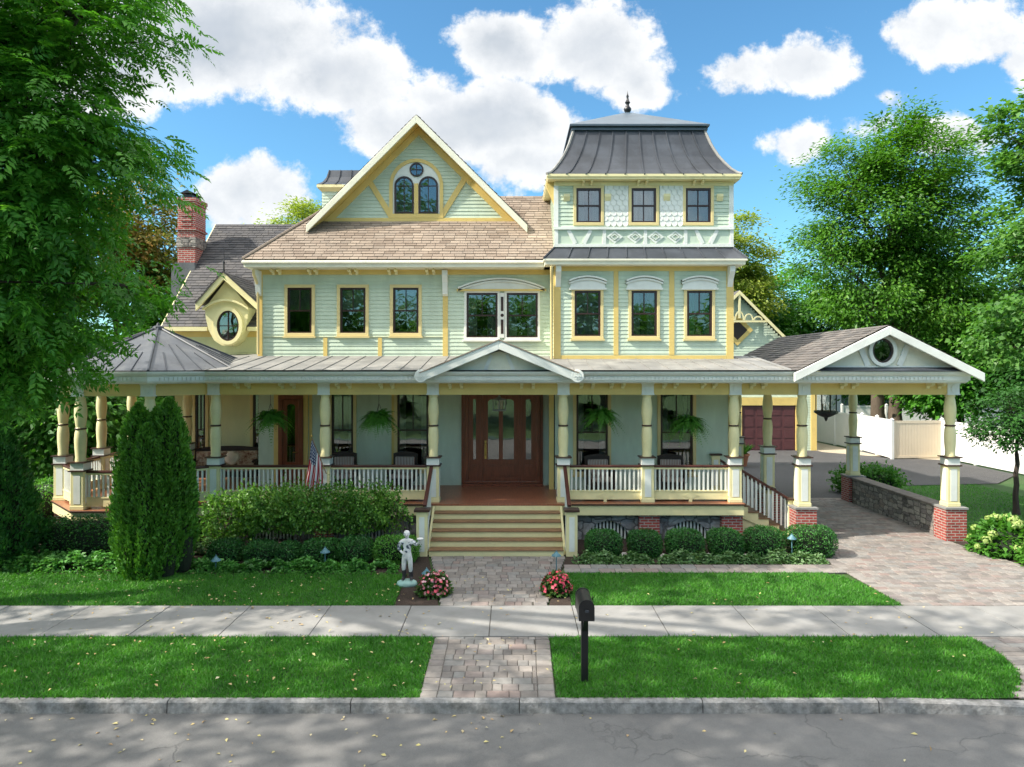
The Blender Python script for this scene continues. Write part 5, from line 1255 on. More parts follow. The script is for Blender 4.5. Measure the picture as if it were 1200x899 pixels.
def pillow(x, y, z, s, rz, label):
    bm = bmesh.new(); bmesh.ops.create_uvsphere(bm, u_segments=20, v_segments=12, radius=1)
    for v in bm.verts:
        a, b_ = v.co.x, v.co.z; k = (abs(a) ** 2.6 + abs(b_) ** 2.6 + 1e-6) ** (1 / 2.6); q_ = math.hypot(a, b_); f = q_ / k if k > 1e-4 else 1
        v.co = Vector((a * f * s, v.co.y * .1, b_ * f * s))
    me = bpy.data.meshes.new('pillow'); bm.to_mesh(me); bm.free(); me.polygons.foreach_set('use_smooth', [True] * len(me.polygons))
    o = link(me, 'pillow', M['offwhite'], None, (x, y, z)); o.rotation_euler = (-.25, .6, rz); tag(o, label, 'pillow'); return o
pillow(X(268, 21.3), 21.55, 1.75, .2, .1, 'cream pillow tilted on the floral wicker sofa')
tb = empty('coffee_table', (X(232, 20.6), 20.6, 1.0)); tag(tb, 'low dark wicker table in front of the floral sofa', 'table'); tx, ty = WL['coffee_table'][:2]
m = MB(); m.box(tx - .5, tx + .5, ty - .3, ty + .3, 1.4, 1.45); m.build('table_top', M['wicker'], tb, bevel=.01)
for dx in (-.45, .45):
    for dy in (-.25, .25): m = MB(); m.cbox((tx + dx, ty + dy, 1.2), .05, .05, .4); m.build('leg', M['wicker'], tb)

# lanterns
M['lampglass'] = glassmat('lantern glass', (.85, .86, .82), 1.3)
def lantern(name, x, y, ztop, zt, zb, r, label, nsides=4, bulbous=False):
    e_ = empty(name, (x, y, zb)); tag(e_, label, 'lantern')
    m = MB(); m.path([(x, y, zt), (x, y, ztop)], .012, 6); m.lathe([(.07, ztop - .02), (.07, ztop)], x, y, 12); m.build('hanger', M['black'], e_)
    m = MB(); m.lathe([(r, zb + .02), (r, zt - .08)], x, y, nsides); m.build('glass', M['lampglass'], e_, recalc=False)
    m = MB(); m.lathe([(r * 1.15, zt - .08), (r * 1.1, zt - .05), (r * .3, zt + .0), (.02, zt + .06)], x, y, nsides)
    for k in range(nsides): a = 2 * math.pi * k / nsides; m.path([(x + r * math.cos(a), y + r * math.sin(a), zb), (x + r * math.cos(a), y + r * math.sin(a), zt - .08)], .012, 5)
    m.lathe([(r * 1.1, zb + .02), (r * 1.1, zb - .02)] if not bulbous else [(r * 1.12, zb + .03), (r * 1.12, zb - .03), (r * .55, zb - .13), (r * .2, zb - .17), (.03, zb - .26), (.01, zb - .28)], x, y, nsides if not bulbous else 12); m.build('frame', M['black'] if bulbous else M['graymetal'], e_)
    for k in range(3):
        m = MB(); a = 2.1 * k; m.lathe([(.012, zb + .03), (.012, zb + .18), (.016, zb + .2), (.004, zb + .25)], x + r * .35 * math.cos(a), y + r * .35 * math.sin(a), 8); m.build('candle', M['offwhite'], e_)
lantern('porch_lantern', X(585, 19.4), 19.4, 3.95, 3.72, 3.36, .17, 'square glass lantern hanging over the front door')
lantern('hanging_lantern', X(968, 20.6), 20.6, 3.95, 4.0, 3.24, .3, 'large glass lantern with a black base hanging under the driveway roof', 8, True)

# flag on its pole
fl = empty('flag', (X(374, 18.2), 18.2, 1.4)); tag(fl, 'striped flag hanging from a slanted pole by the porch post', 'flag')
fy_ = 18.1; p0, p1 = Vector((X(381, fy_), fy_ + .12, Z(556, fy_))), Vector((X(368.3, fy_), fy_ - .25, Z(511, fy_)))
m = MB(); m.path([p0, p1], .014, 8); pole = m.build('pole', pm('pale wood pole', (.3, .2, .1), .5, .2, 8.), fl)
m = MB(); m.lathe([(.0, p1.z - .01), (.025, p1.z + .0), (.03, p1.z + .03), (.01, p1.z + .06), (.0, p1.z + .08)], p1.x, p1.y, 10); m.build('finial', M['brass'], fl)
def flagmat():
    m, t, o = nt('flag cloth'); b = N(t, 'BsdfPrincipled'); L(t, b.outputs[0], o.inputs[0]); uv = N(t, 'UVMap').outputs[0]; s = N(t, 'SeparateXYZ'); L(t, uv, s.inputs[0])
    u, v = s.outputs[0], s.outputs[1]
    st = math_(t, 'MODULO', math_(t, 'FLOOR', math_(t, 'MULTIPLY', v, 13)), 2); c = mixc(t, math_(t, 'GREATER_THAN', st, .5), (.45, .015, .025), (.78, .76, .74))
    fu = math_(t, 'SUBTRACT', math_(t, 'FRACT', math_(t, 'MULTIPLY', u, 14)), .5); fv = math_(t, 'SUBTRACT', math_(t, 'FRACT', math_(t, 'MULTIPLY', v, 13)), .5)
    d2 = math_(t, 'ADD', math_(t, 'MULTIPLY', fu, fu), math_(t, 'MULTIPLY', fv, fv)); c2 = mixc(t, math_(t, 'LESS_THAN', d2, .07), (.012, .02, .09), (.8, .8, .8))
    can = math_(t, 'MULTIPLY', math_(t, 'LESS_THAN', u, .42), math_(t, 'LESS_THAN', v, .54)); c = mixc(t, can, c, c2); L(t, c, b.inputs['Base Color']); b.inputs['Roughness'].default_value = .8; return m
nu, nv = 40, 26; vs = []; uvs = []
for j in range(nv + 1):
    for i in range(nu + 1):
        u, v = i / nu, j / nv                       # u along the fly (hanging), v along the pole
        a = p1.lerp(p0, .06 + v * .66); e = min(1, u * 1.15) ** .8
        bx_ = p1.x - .13 + .36 * v + .02 * math.sin(u * 5)
        x = a.x + (bx_ - a.x) * e + .018 * math.sin(v * 20 + u * 3) * u
        y = a.y - .04 - .05 * u + .05 * math.sin(v * 19 + u) * min(1, u * 3); z = a.z - u * (1.22 - .42 * v)
        vs.append((x, y, z)); uvs.append((u, v))
fs = [(j * (nu + 1) + i, j * (nu + 1) + i + 1, (j + 1) * (nu + 1) + i + 1, (j + 1) * (nu + 1) + i) for j in range(nv) for i in range(nu)]
me = bpy.data.meshes.new('cloth'); me.from_pydata([tuple(a - b_ for a, b_ in zip(v, WL['flag'])) for v in vs], [], fs); l_ = me.uv_layers.new(name='UVMap')
for lp in me.loops: l_.data[lp.index].uv = uvs[lp.vertex_index]
me.polygons.foreach_set('use_smooth', [True] * len(me.polygons)); o = bpy.data.objects.new('cloth', me); col.objects.link(o); me.materials.append(flagmat()); o.parent = fl
sol = o.modifiers.new('thickness', 'SOLIDIFY'); sol.thickness = .004

# ---------------------------------------------------------------- garden statue of a boy
stx, sty = X(477, 14.55), 14.55
stt = empty('garden_statue', (stx, sty, 0)); tag(stt, 'white painted statue of a standing boy beside the front walk', 'statue'); stt['group'] = None if False else 'garden ornaments'
M['stwhite'] = pm('weathered white statue paint', (.72, .71, .68), .6, .1, 8., .1, 30, dirt=((.3, .34, .38), .5), dirtscale=14)
def jacketmat():
    m, t, o = nt('statue jacket paint'); b = N(t, 'BsdfPrincipled'); L(t, b.outputs[0], o.inputs[0]); n = noise(t, coords(t, 'object'), 15, 2, .5)
    L(t, ramp(t, n, [(.50, (.70, .71, .72)), (.56, (.05, .075, .11))]), b.inputs['Base Color']); b.inputs['Roughness'].default_value = .6; return m
def skin(name, joints, edges, mat, parent, root=0, levels=2):
    me = bpy.data.meshes.new(name); me.from_pydata([j[0] for j in joints], edges, []); o = bpy.data.objects.new(name, me); col.objects.link(o); o.parent = parent; me.materials.append(mat)
    md = o.modifiers.new('skin', 'SKIN'); md.use_smooth_shade = True
    for i, j in enumerate(joints): r_ = j[1]; me.skin_vertices[0].data[i].radius = (r_, r_) if not isinstance(r_, tuple) else r_; me.skin_vertices[0].data[i].use_root = (i == root)
    sb = o.modifiers.new('smooth', 'SUBSURF'); sb.levels = levels; sb.render_levels = levels; return o
zb0_ = .12; h_ = 1.02                                # figure height over its base
def J(x, y, z, r): return ((x * h_, y * h_, zb0_ + z * h_), r * h_ if not isinstance(r, tuple) else (r[0] * h_, r[1] * h_))
js = [J(0, 0, .50, (.085, .065)), J(0, .0, .60, (.075, .055)), J(0, .0, .72, (.095, .062)), J(0, 0, .80, (.075, .05)), J(0, -.005, .845, .034), J(0, -.012, .875, .04), J(-.005, -.02, .93, .06), J(-.005, -.015, .97, .04),
      J(-.115, 0, .79, .04), J(-.175, .01, .66, .032), J(-.105, -.05, .575, .024), J(-.07, -.065, .565, .022),            # hand on hip
      J(.115, 0, .79, .04), J(.2, -.03, .72, .03), J(.255, -.12, .79, .022), J(.27, -.14, .82, .02),                          # raised forearm
      J(-.055, 0, .46, .066), J(-.065, -.01, .27, .048), J(-.06, .005, .14, .04), J(-.065, .0, .03, .03), J(-.085, -.09, .012, .024),
      J(.055, 0, .46, .066), J(.075, -.02, .27, .048), J(.08, .01, .14, .04), J(.085, .0, .03, .03), J(.105, -.09, .012, .024)]
es = [(0, 1), (1, 2), (2, 3), (3, 4), (4, 5), (5, 6), (6, 7), (3, 8), (8, 9), (9, 10), (10, 11), (3, 12), (12, 13), (13, 14), (14, 15), (0, 16), (16, 17), (17, 18), (18, 19), (19, 20), (0, 21), (21, 22), (22, 23), (23, 24), (24, 25)]
# five fingers on each hand, rooted in the palm
for hand, dirn in ((11, Vector((.8, -.5, -.3))), (15, Vector((.35, -.5, .8)))):
    base = Vector(js[hand][0]); dirn.normalize(); side = dirn.cross(Vector((0, -1, .2))).normalized()
    for k, ln in enumerate((.030, .042, .046, .042, .032)):
        b0 = base + side * (k - 2) * .011 * h_; d_ = dirn if k else (dirn * .5 + side * -.9).normalized()
        i0 = len(js); js.append((tuple(b0 + d_ * .014), .0065)); js.append((tuple(b0 + d_ * ln * .7 + Vector((0, -.004, 0))), .0058)); js.append((tuple(b0 + d_ * ln + Vector((0, -.012, -.004))), .005)); es += [(hand, i0), (i0, i0 + 1), (i0 + 1, i0 + 2)]
bd = skin('body', js, es, M['stwhite'], stt)
jj = [J(0, 0, .53, (.094, .072)), J(0, .0, .61, (.085, .064)), J(0, .0, .72, (.104, .07)), J(0, 0, .795, (.085, .058)), J(-.118, 0, .788, .048), J(-.176, .01, .662, .04), J(-.125, -.04, .595, .034), J(.118, 0, .788, .048), J(.2, -.03, .72, .038), J(.235, -.09, .765, .032)]
skin('jacket', jj, [(0, 1), (1, 2), (2, 3), (3, 4), (4, 5), (5, 6), (3, 7), (7, 8), (8, 9)], jacketmat(), stt)
M['boot'] = pm('dark boot paint', (.035, .03, .035), .5, .3, 8.)
for s_, a in ((-1, (17, 18, 19, 20)), (1, (22, 23, 24, 25))):
    j0 = Vector(js[a[1]][0]); kx = j0.x
    skin('boot', [((kx, j0.y - .01, zb0_ + .24 * h_), .047), ((kx, j0.y, zb0_ + .14 * h_), .047), (tuple(Vector(js[a[2]][0]) + Vector((0, 0, .008))), .038), (tuple(Vector(js[a[3]][0]) + Vector((0, 0, .004))), .03)], [(0, 1), (1, 2), (2, 3)], M['boot'], stt)
bm = bmesh.new(); bmesh.ops.create_uvsphere(bm, u_segments=18, v_segments=12, radius=1)
for v in bm.verts: v.co = Vector((v.co.x * .063, v.co.y * .062 + .012, v.co.z * .06 + (.02 if v.co.y < -.2 and v.co.z < .2 else 0))) * h_ + Vector((-.005, -.01, zb0_ + .952 * h_))
me = bpy.data.meshes.new('hair'); bm.to_mesh(me); bm.free(); me.polygons.foreach_set('use_smooth', [True] * len(me.polygons)); o = bpy.data.objects.new('hair', me); col.objects.link(o); me.materials.append(M['stwhite']); o.parent = stt
def feature(name, pts, r, mat):
    m = MB(); m.path([(p[0] * h_, p[1] * h_, zb0_ + p[2] * h_) for p in pts], r, 6); mo = m
    me = bpy.data.meshes.new(name); me.from_pydata(m.v, [], m.f); o_ = bpy.data.objects.new(name, me); col.objects.link(o_); o_.parent = stt; me.materials.append(mat)
for sx in (-.022, .014): feature('eye', [(sx, -.072, .932), (sx + .012, -.072, .932)], .005, M['boot'])
feature('nose', [(-.005, -.074, .935), (-.005, -.088, .915)], .007, M['stwhite'])
feature('mouth', [(-.018, -.07, .9), (.008, -.07, .9)], .0035, pm('faded pink', (.45, .2, .18), .6, .1, 3.))
for sx in (-.062, .052): feature('ear', [(sx, -.015, .915), (sx, -.012, .94)], .011, M['stwhite'])
m = MB(); m.lathe([(.2, 0), (.22, .03), (.2, .08), (.13, .115), (.04, .125)], 0, 0, 22, 1.0, .75); me_o = m.build('base', pm('green blue statue base', (.32, .5, .45), .7, .2, 6., .2, 20), None, (0, 0, 0), smooth=60); me_o.parent = stt; me_o.location = (0, 0, 0)
m = MB(); m.lathe([(.05, .0), (.07, .02), (.065, .035), (.02, .02)], 0, 0, 12); bw = m.build('bowl', M['stwhite'], None, (0, 0, 0), smooth=60); bw.parent = stt; bw.location = (.285, -.15, zb0_ + .66)
bw.location = (js[15][0][0] + .02, js[15][0][1] - .03, js[15][0][2] + .035)
# terracotta pot by the garage
fp = empty('flower_pot', (X(869, 32), 32, 0)); tag(fp, 'terracotta pot with a leafy plant in front of the garage door', 'plant pot'); fx = WL['flower_pot'][0]
m = MB(); m.lathe([(.22, 0), (.32, .5), (.36, .5), (.36, .58), (.3, .58), (.28, .5)], fx, 32, 18); m.build('pot', M['terracotta'], fp, smooth=40)
P = np.array([fx, 32, .55]) + rng.normal(0, .08, (160, 3)) * [1, 1, .3]; D = rdir(160) * [1, 1, .6] + [0, 0, .9]
fast_mesh('foliage', leaf_verts(P, D, rdir(160), rng.uniform(.35, .75, 160), .09), 4, leafmat('pot plant leaf', [(.03, .09, .015), (.07, .17, .03)]), fp)
# ================================================================== PLANTS
G_loc = leafmat("locust leaflet", [(0.022, 0.078, 0.009), (0.042, 0.146, 0.014), (0.066, 0.20, 0.022), (0.115, 0.27, 0.035)], .42)
G_ash = leafmat('ash leaf', [(.018, .055, .006), (.038, .112, .010), (.062, .16, .016), (.115, .23, .03)], .4)
G_maple = leafmat('maple leaf', [(.025, .075, .014), (.045, .125, .022), (.075, .17, .035), (.12, .23, .06)], .42)
G_dark = leafmat('dark green leaf', [(.010, .035, .008), (.018, .065, .012), (.028, .095, .016), (.045, .14, .022)], .3)
G_mid = leafmat('mid green leaf', [(.02, .06, .010), (.035, .11, .018), (.055, .155, .025), (.09, .21, .04)], .38)
G_light = leafmat('light maple leaf', [(0.044, 0.106, 0.020), (0.075, 0.175, 0.031), (0.112, 0.231, 0.050), (0.163, 0.300, 0.075)], .42)
G_gold = leafmat('yellow green leaf', [(0.084, 0.126, 0.020), (0.140, 0.196, 0.028), (0.210, 0.252, 0.042), (0.280, 0.294, 0.056)], .42)
G_rust = leafmat('rusty early autumn leaf', [(0.056, 0.112, 0.017), (0.126, 0.140, 0.025), (0.210, 0.140, 0.035), (0.238, 0.098, 0.028)], .4)
G_hedge = leafmat('privet leaf', [(0.024, 0.068, 0.014), (0.054, 0.135, 0.022), (0.101, 0.216, 0.034), (0.176, 0.297, 0.054)], .3)
G_box = leafmat('clipped shrub leaf', [(0.012, 0.045, 0.012), (0.021, 0.083, 0.018), (0.036, 0.128, 0.024), (0.068, 0.195, 0.033)], .2)
G_boxl = leafmat('fresh clipped shrub leaf', [(0.028, 0.084, 0.014), (0.049, 0.154, 0.022), (0.077, 0.210, 0.028), (0.112, 0.266, 0.042)], .25)
G_thuja = leafmat('evergreen scale spray', [(0.022, 0.066, 0.009), (0.042, 0.122, 0.014), (0.068, 0.185, 0.022), (0.11, 0.27, 0.038)], .2)
G_cover = leafmat('ground cover leaf', [(0.021, 0.070, 0.014), (0.042, 0.140, 0.025), (0.070, 0.210, 0.039), (0.140, 0.294, 0.084)], .25)
G_coverp = leafmat('pale edged ground cover leaf', [(.03, .08, .02), (.06, .13, .04), (.12, .2, .09), (.24, .3, .19)], .25)

def clump_points(blobs, ncl, shell=.55):
    vol = np.array([b[3] * b[4] * b[5] for b in blobs]) ** .8; pick = rng.choice(len(blobs), ncl, p=vol / vol.sum())
    B = np.array(blobs)[pick]; d = rdir(ncl); r = shell + (1 - shell) * rng.random(ncl) ** .6; r *= rng.uniform(.9, 1.12, ncl)
    return B[:, :3] + d * B[:, 3:6] * r[:, None], d, pick
def tree(name, label, cat, base, blobs, ncl, per, cr, leaf, mat, trunk_r, bark='bark', group=None, fork=.45, style='leaf', flat=.5, lean=(0, 0), droop=.15, wl=.5, stems=1, limb=1.):
    e_ = empty(name, (base[0], base[1], 0)); tag(e_, label, cat, group)
    C, d, pick = clump_points(blobs, ncl)
    cen = np.array(blobs)[:, :3].mean(0); top = max(b[2] for b in blobs); zf = base[2] if len(base) > 2 else fork * top
    m = MB()
    for s in range(stems):
        off = Vector((math.cos(2.1 * s), math.sin(2.1 * s), 0)) * trunk_r * (1.2 if stems > 1 else 0)
        k = 6; pts = []; tgt = Vector((base[0] + lean[0] + off.x * 3 * s, base[1] + lean[1], zf))
        b0 = Vector((base[0], base[1], -.05)) + off
        for i in range(k + 1): p = b0.lerp(tgt, i / k); pts.append(p + Vector((random.uniform(-1, 1), random.uniform(-1, 1), 0)) * trunk_r * (.35 if 0 < i < k else 0))
        m.path(pts, [trunk_r * (1.35 if i == 0 else 1.05 - .4 * i / k) for i in range(k + 1)], 10)
    forkp = Vector((base[0] + lean[0], base[1] + lean[1], zf))
    cents = []
    for b in blobs:
        c = Vector(b[:3]); st = forkp.lerp(Vector((forkp.x, forkp.y, zf + .5 * max(0, c.z - zf))), .6); mid = st.lerp(c, .5) + Vector((random.uniform(-.3, .3), random.uniform(-.3, .3), .25 * (c - st).length * .4))
        m.path([forkp - Vector((0, 0, .2)), st, mid, c], [trunk_r * .55 * limb, trunk_r * .40 * limb, trunk_r * .24 * limb, trunk_r * .10 * limb], 7); cents.append((st, mid, c))
    for i in range(0, ncl, 2 if ncl < 500 else 4):
        a = cents[pick[i]]; s0 = a[1].lerp(a[2], random.random()); t_ = Vector(C[i]); m.path([s0, s0.lerp(t_, .55) + Vector((0, 0, .1)), t_], [trunk_r * .12, trunk_r * .07, trunk_r * .025], 5, cap=False)
    m.build('trunk', M[bark], e_, smooth=60, recalc=False)
    P = np.repeat(C, per, 0); o = rng.normal(0, 1, P.shape) * np.array([1, 1, flat]) * cr * .55
    crs = np.repeat(rng.uniform(.7, 1.3, ncl), per)[:, None]; P = P + o * crs
    out = unit(P - cen); Nn = unit(out * .5 + np.array([0, 0, .9]) + rng.normal(0, .45, P.shape))
    D = unit(o * np.array([1, 1, .2]) / cr + out * .6 + rng.normal(0, .5, P.shape) + np.array([0, 0, -droop]))
    D = unit(D - Nn * (D * Nn).sum(1, keepdims=True) * .8)
    s = leaf * rng.uniform(.7, 1.25, len(P))
    if style == 'frond': v = frond_verts(P, D, Nn, s, 5, .36, .42, .3)
    else: v = leaf_verts(P, D, Nn, s, s * wl, .18)
    fast_mesh('crown', v, 4, mat, e_); return e_

# big near tree, its trunk just outside the view, limbs over the lawn and the corner bay
nb_ = [(-11.6, 13.4, 9.6, 2.6, 2.4, 2.0), (-9.2, 13.2, 9.2, 1.5, 1.8, 1.6), (-7.75, 13.4, 9.0, .8, 1.2, .55), (-8.3, 13.4, 11.4, 1.4, 1.6, 1.3), (-10.8, 13.2, 11.8, 2.4, 2.2, 1.4), (-10.2, 13.0, 7.2, 1.7, 1.6, 1.2), (-8.6, 13.1, 7.3, .9, 1.2, .9), (-10.6, 13.2, 5.2, 1.2, 1.3, .9), (-9.0, 13.3, 5.6, .75, 1.1, .75), (-9.5, 13.4, 4.6, .75, 1., .65), (-7.45, 13.3, 6.15, .5, .7, .4), (-7.2, 13.3, 7.9, .5, .8, .5)]
tree('locust_tree', 'big feathery green tree overhanging the corner bay and the lawn', 'tree', (-12.6, 12.6, 4.6), nb_, 600, 22, .62, .34, G_loc, .32, 'darkbark', limb=.35, style='frond', flat=.45, droop=.35)
# trees right of the house
T2 = [(19.6, 40, 15.2, 2.6, 2.6, 2.2), (23.2, 40, 16.0, 2.8, 2.8, 2.4), (21.3, 39.5, 12.6, 3.4, 3, 2.2), (25.0, 40, 12.2, 2.2, 2.5, 2.6), (18.3, 40, 11.0, 2.0, 2.4, 1.8), (20.0, 39.5, 8.0, 2.6, 2.4, 1.6), (24.6, 39.3, 8.2, 2.6, 2.2, 1.7), (22.3, 41, 10, 3, 2.5, 2.0), (26.2, 40, 9.5, 1.6, 2, 1.5), (22.6, 40, 18.0, 1.8, 1.8, 1.0)]
tree('ash_tree', 'tall full green tree rising behind the fence and covered driveway', 'tree', (22.3, 41.0, 5.4), T2, 310, 220, 1.0, .25, G_ash, .42, flat=.6, stems=2, wl=.45)
tree('birch_tree', 'yellow green thin tree between the tower and the tall green tree', 'tree', (14.2, 47, 7), [(13.4, 47, 12.8, 1.5, 1.6, 1.2), (15.6, 47, 13.4, 1.2, 1.5, 1.2), (14.6, 47, 10.5, 2.2, 2, 1.5), (13.2, 47, 8.2, 1.6, 1.6, 1.4), (16.3, 47, 9.5, 1.5, 1.6, 1.6), (17.3, 47, 12.2, .9, 1, .8)], 130, 150, .9, .25, G_gold, .16, flat=.5)
tree('maple_tree', 'tall light green maple at the edge of the yard beyond the driveway lawn', 'tree', (20.8, 25.6, 5), [(19.0, 26, 13.7, 1.1, 1.5, 1.0), (19.6, 26, 12.4, 1.1, 1.4, .8), (20.8, 26, 10.6, 2.1, 2, 1.3), (19.7, 26, 8.9, 1.8, 1.8, 1.0), (21.5, 26, 7.4, 2.1, 2, 1.2), (19.3, 26, 6.4, 1.5, 1.7, .9), (22.5, 26, 12, 2, 2, 2), (22.4, 26, 9, 2, 2, 2), (18.6, 26, 5.3, .9, 1.2, .6)], 250, 130, .7, .20, G_maple, .25, flat=.4, wl=.8)
tree('small_tree', 'small dark leafed young tree in front of the white fence', 'tree', (15.6, 21.5, 1.9), [(15.4, 21.5, 3.3, 1.0, 1.0, .65), (16.3, 21.5, 3.5, 1.0, 1.0, .7), (15.2, 21.5, 2.6, .8, .8, .45), (16.4, 21.5, 2.7, .9, .9, .5)], 90, 70, .42, .13, G_dark, .09, 'darkbark', flat=.5)
bgr = [('dense green background tree behind the garage roof', (17.0, 52), 12.5, 4.4, G_mid), ('mid green background tree between the yellow green tree and the ash', (23, 54), 13, 4.6, G_loc), ('darker background tree behind the ash tree trunk', (30, 50), 11, 4.4, G_dark), ('low leafy background tree over the far white fence', (26.8, 50.5), 7.5, 3., G_mid), ('dark background tree beside the light maple', (33.5, 47), 13, 4.4, G_dark), ('background tree at the right edge behind the maple', (40, 52), 14, 5, G_mid), ('shaded lower tree overhanging the fence gate', (25.2, 39), 6.5, 2.3, G_loc), ('shaded lower tree behind the white fence by the maple', (28, 36.5), 6.6, 2.7, G_dark)]
for lb, (x, y), h, r, mt in bgr:
    bl = [(x + random.uniform(-.5, .5) * r, y + random.uniform(-.3, .3) * r, h * f, r * random.uniform(.55, .85), r * .7, h * .16) for f in (.45, .6, .75, .9, .62, .5)]
    tree('broadleaf_tree', lb, 'tree', (x, y, h * .35), bl, 120, 140, 1.1, .34, mt, .25, 'darkbark', 'background trees right of the house', flat=.5)
# trees behind and left of the house
tree('oak_tree', 'round olive green tree crown showing over the dark wing roof', 'tree', (-14.5, 46, 8), [(-15.4, 46, 13.0, 1.8, 1.8, 1.5), (-13.4, 46, 13.6, 1.8, 1.8, 1.7), (-17.0, 46, 12.2, 1.3, 1.4, 1.1), (-11.8, 46, 12.8, 1.2, 1.6, 1.4), (-14.5, 46, 11.2, 3, 2, 1.6)], 140, 150, .8, .24, G_gold, .3, flat=.55)
tree('rusty_tree', 'tree turning rusty brown behind the big feathery tree and chimney', 'tree', (-18.2, 32, 5), [(-15.6, 32, 10.2, 1.2, 1.4, 1.2), (-17.2, 32, 11.5, 1.8, 1.6, 1.6), (-16.2, 32, 8.6, 1.3, 1.5, 1.0), (-18.2, 32, 9, 2.2, 2, 2)], 130, 130, .7, .22, G_rust, .25, flat=.5)
bgl = [('green background tree at the left edge behind the corner bay', (-21, 30), 12, 4, G_mid), ('background tree behind the corner bay posts', (-16.5, 33), 8, 3.2, G_loc), ('dark background tree beyond the left side yard', (-26, 36), 13, 4.5, G_dark), ('lower bushy tree in the side yard behind the corner bay', (-16.0, 25), 5, 2.2, G_mid), ('tall background tree beyond the dark left yew', (-21, 24), 9, 3.4, G_loc)]
for lb, (x, y), h, r, mt in bgl:
    bl = [(x + random.uniform(-.5, .5) * r, y + random.uniform(-.3, .3) * r, h * f, r * random.uniform(.55, .85), r * .7, h * .16) for f in (.3, .45, .6, .75, .9, .62)]
    tree('broadleaf_tree', lb, 'tree', (x, y, h * .3), bl, 120, 130, 1., .28, mt, .25, 'darkbark', 'background trees left of the house', flat=.5)
# distant wood closing the view
P = []; n = 26000; a = rng.uniform(-1, 1, n)
x = a * 150; y = 95 + rng.uniform(-8, 8, n) + 20 * np.abs(a); hh = 9 + 3 * np.sin(x * .11) + 2 * np.sin(x * .37 + 1); z = hh * rng.random(n) ** .6
P = np.stack([x, y, z], 1); wv = fast_mesh('distant_woods', leaf_verts(P, rdir(n) * [1, 1, .4], unit(rdir(n) + [0, -.6, .8]), rng.uniform(1.2, 2.2, n), rng.uniform(.9, 1.5, n)), 4, G_dark, None, (0, 95, 0)); wv['kind'] = 'stuff'
P2 = np.stack([x, -y * .8, z * .8], 1); wv = fast_mesh('distant_woods', leaf_verts(P2, rdir(n) * [1, 1, .4], unit(rdir(n) + [0, .6, .8]), rng.uniform(1.2, 2.2, n), rng.uniform(.9, 1.5, n)), 4, G_dark, None, (0, -76, 0)); wv['kind'] = 'stuff'
# street trees beside and above the viewpoint: they throw the dappled shade over road and lawns
G_st = leafmat('street tree leaf', [(.03, .09, .015), (.06, .15, .025)], .4)
tree('street_tree', 'tall street tree on the verge shading the lawns', 'tree', (-14.5, 10.4, 8), [(-15.5, 5.5, 13.5, 3.4, 3.0, 1.8), (-11.5, 6.0, 14.2, 3.4, 3.2, 1.8), (-8.0, 5.6, 14.4, 2.8, 3.0, 1.6), (-12.5, 3.2, 12.8, 3.2, 2.2, 1.5), (-8.5, 2.8, 13.2, 2.8, 2.2, 1.4), (-5.6, 5.0, 13.6, 1.8, 2.4, 1.2), (-5.2, 2.6, 12.8, 1.6, 1.6, 1.)], 78, 46, 1.15, .42, G_st, .4, 'darkbark', 'street trees by the kerb', flat=.4)
tree('street_tree', 'second tall street tree farther along the verge', 'tree', (-24.5, 10.4, 7), [(-24, 7.0, 11.5, 3.2, 3.0, 2), (-20.2, 6.5, 12, 2.8, 3.0, 1.8), (-27, 6.6, 12, 3, 3, 2), (-22.5, 4.2, 11, 3, 2.2, 1.5), (-19.0, 4.0, 12.5, 2.5, 2.2, 1.4), (-27, 9.2, 10, 2.5, 2, 1.6), (-22, 9.3, 10.5, 2.6, 1.8, 1.5)], 78, 46, 1.15, .42, G_st, .4, 'darkbark', 'street trees by the kerb', flat=.4)
# trees across the street, seen only in the window panes
for i, (x, y, h, r) in enumerate(((-15, -12, 11, 4.5), (-4, -14, 10, 4), (7, -13, 12, 4.8), (17, -11, 11, 4.5), (-10, -22, 11, 5), (2, -23, 11, 5), (13, -22, 10, 5))):
    bl = [(x + random.uniform(-.5, .5) * r, y + random.uniform(-.3, .3) * r, h * f, r * random.uniform(.55, .8), r * .7, h * .15) for f in (.4, .55, .7, .85, .6)]
    tree('street_tree', 'leafy tree across the street mirrored in the windows', 'tree', (x, y, h * .3), bl, 80, 50, 1.2, .6, G_mid, .28, 'darkbark', 'trees across the street', flat=.5)

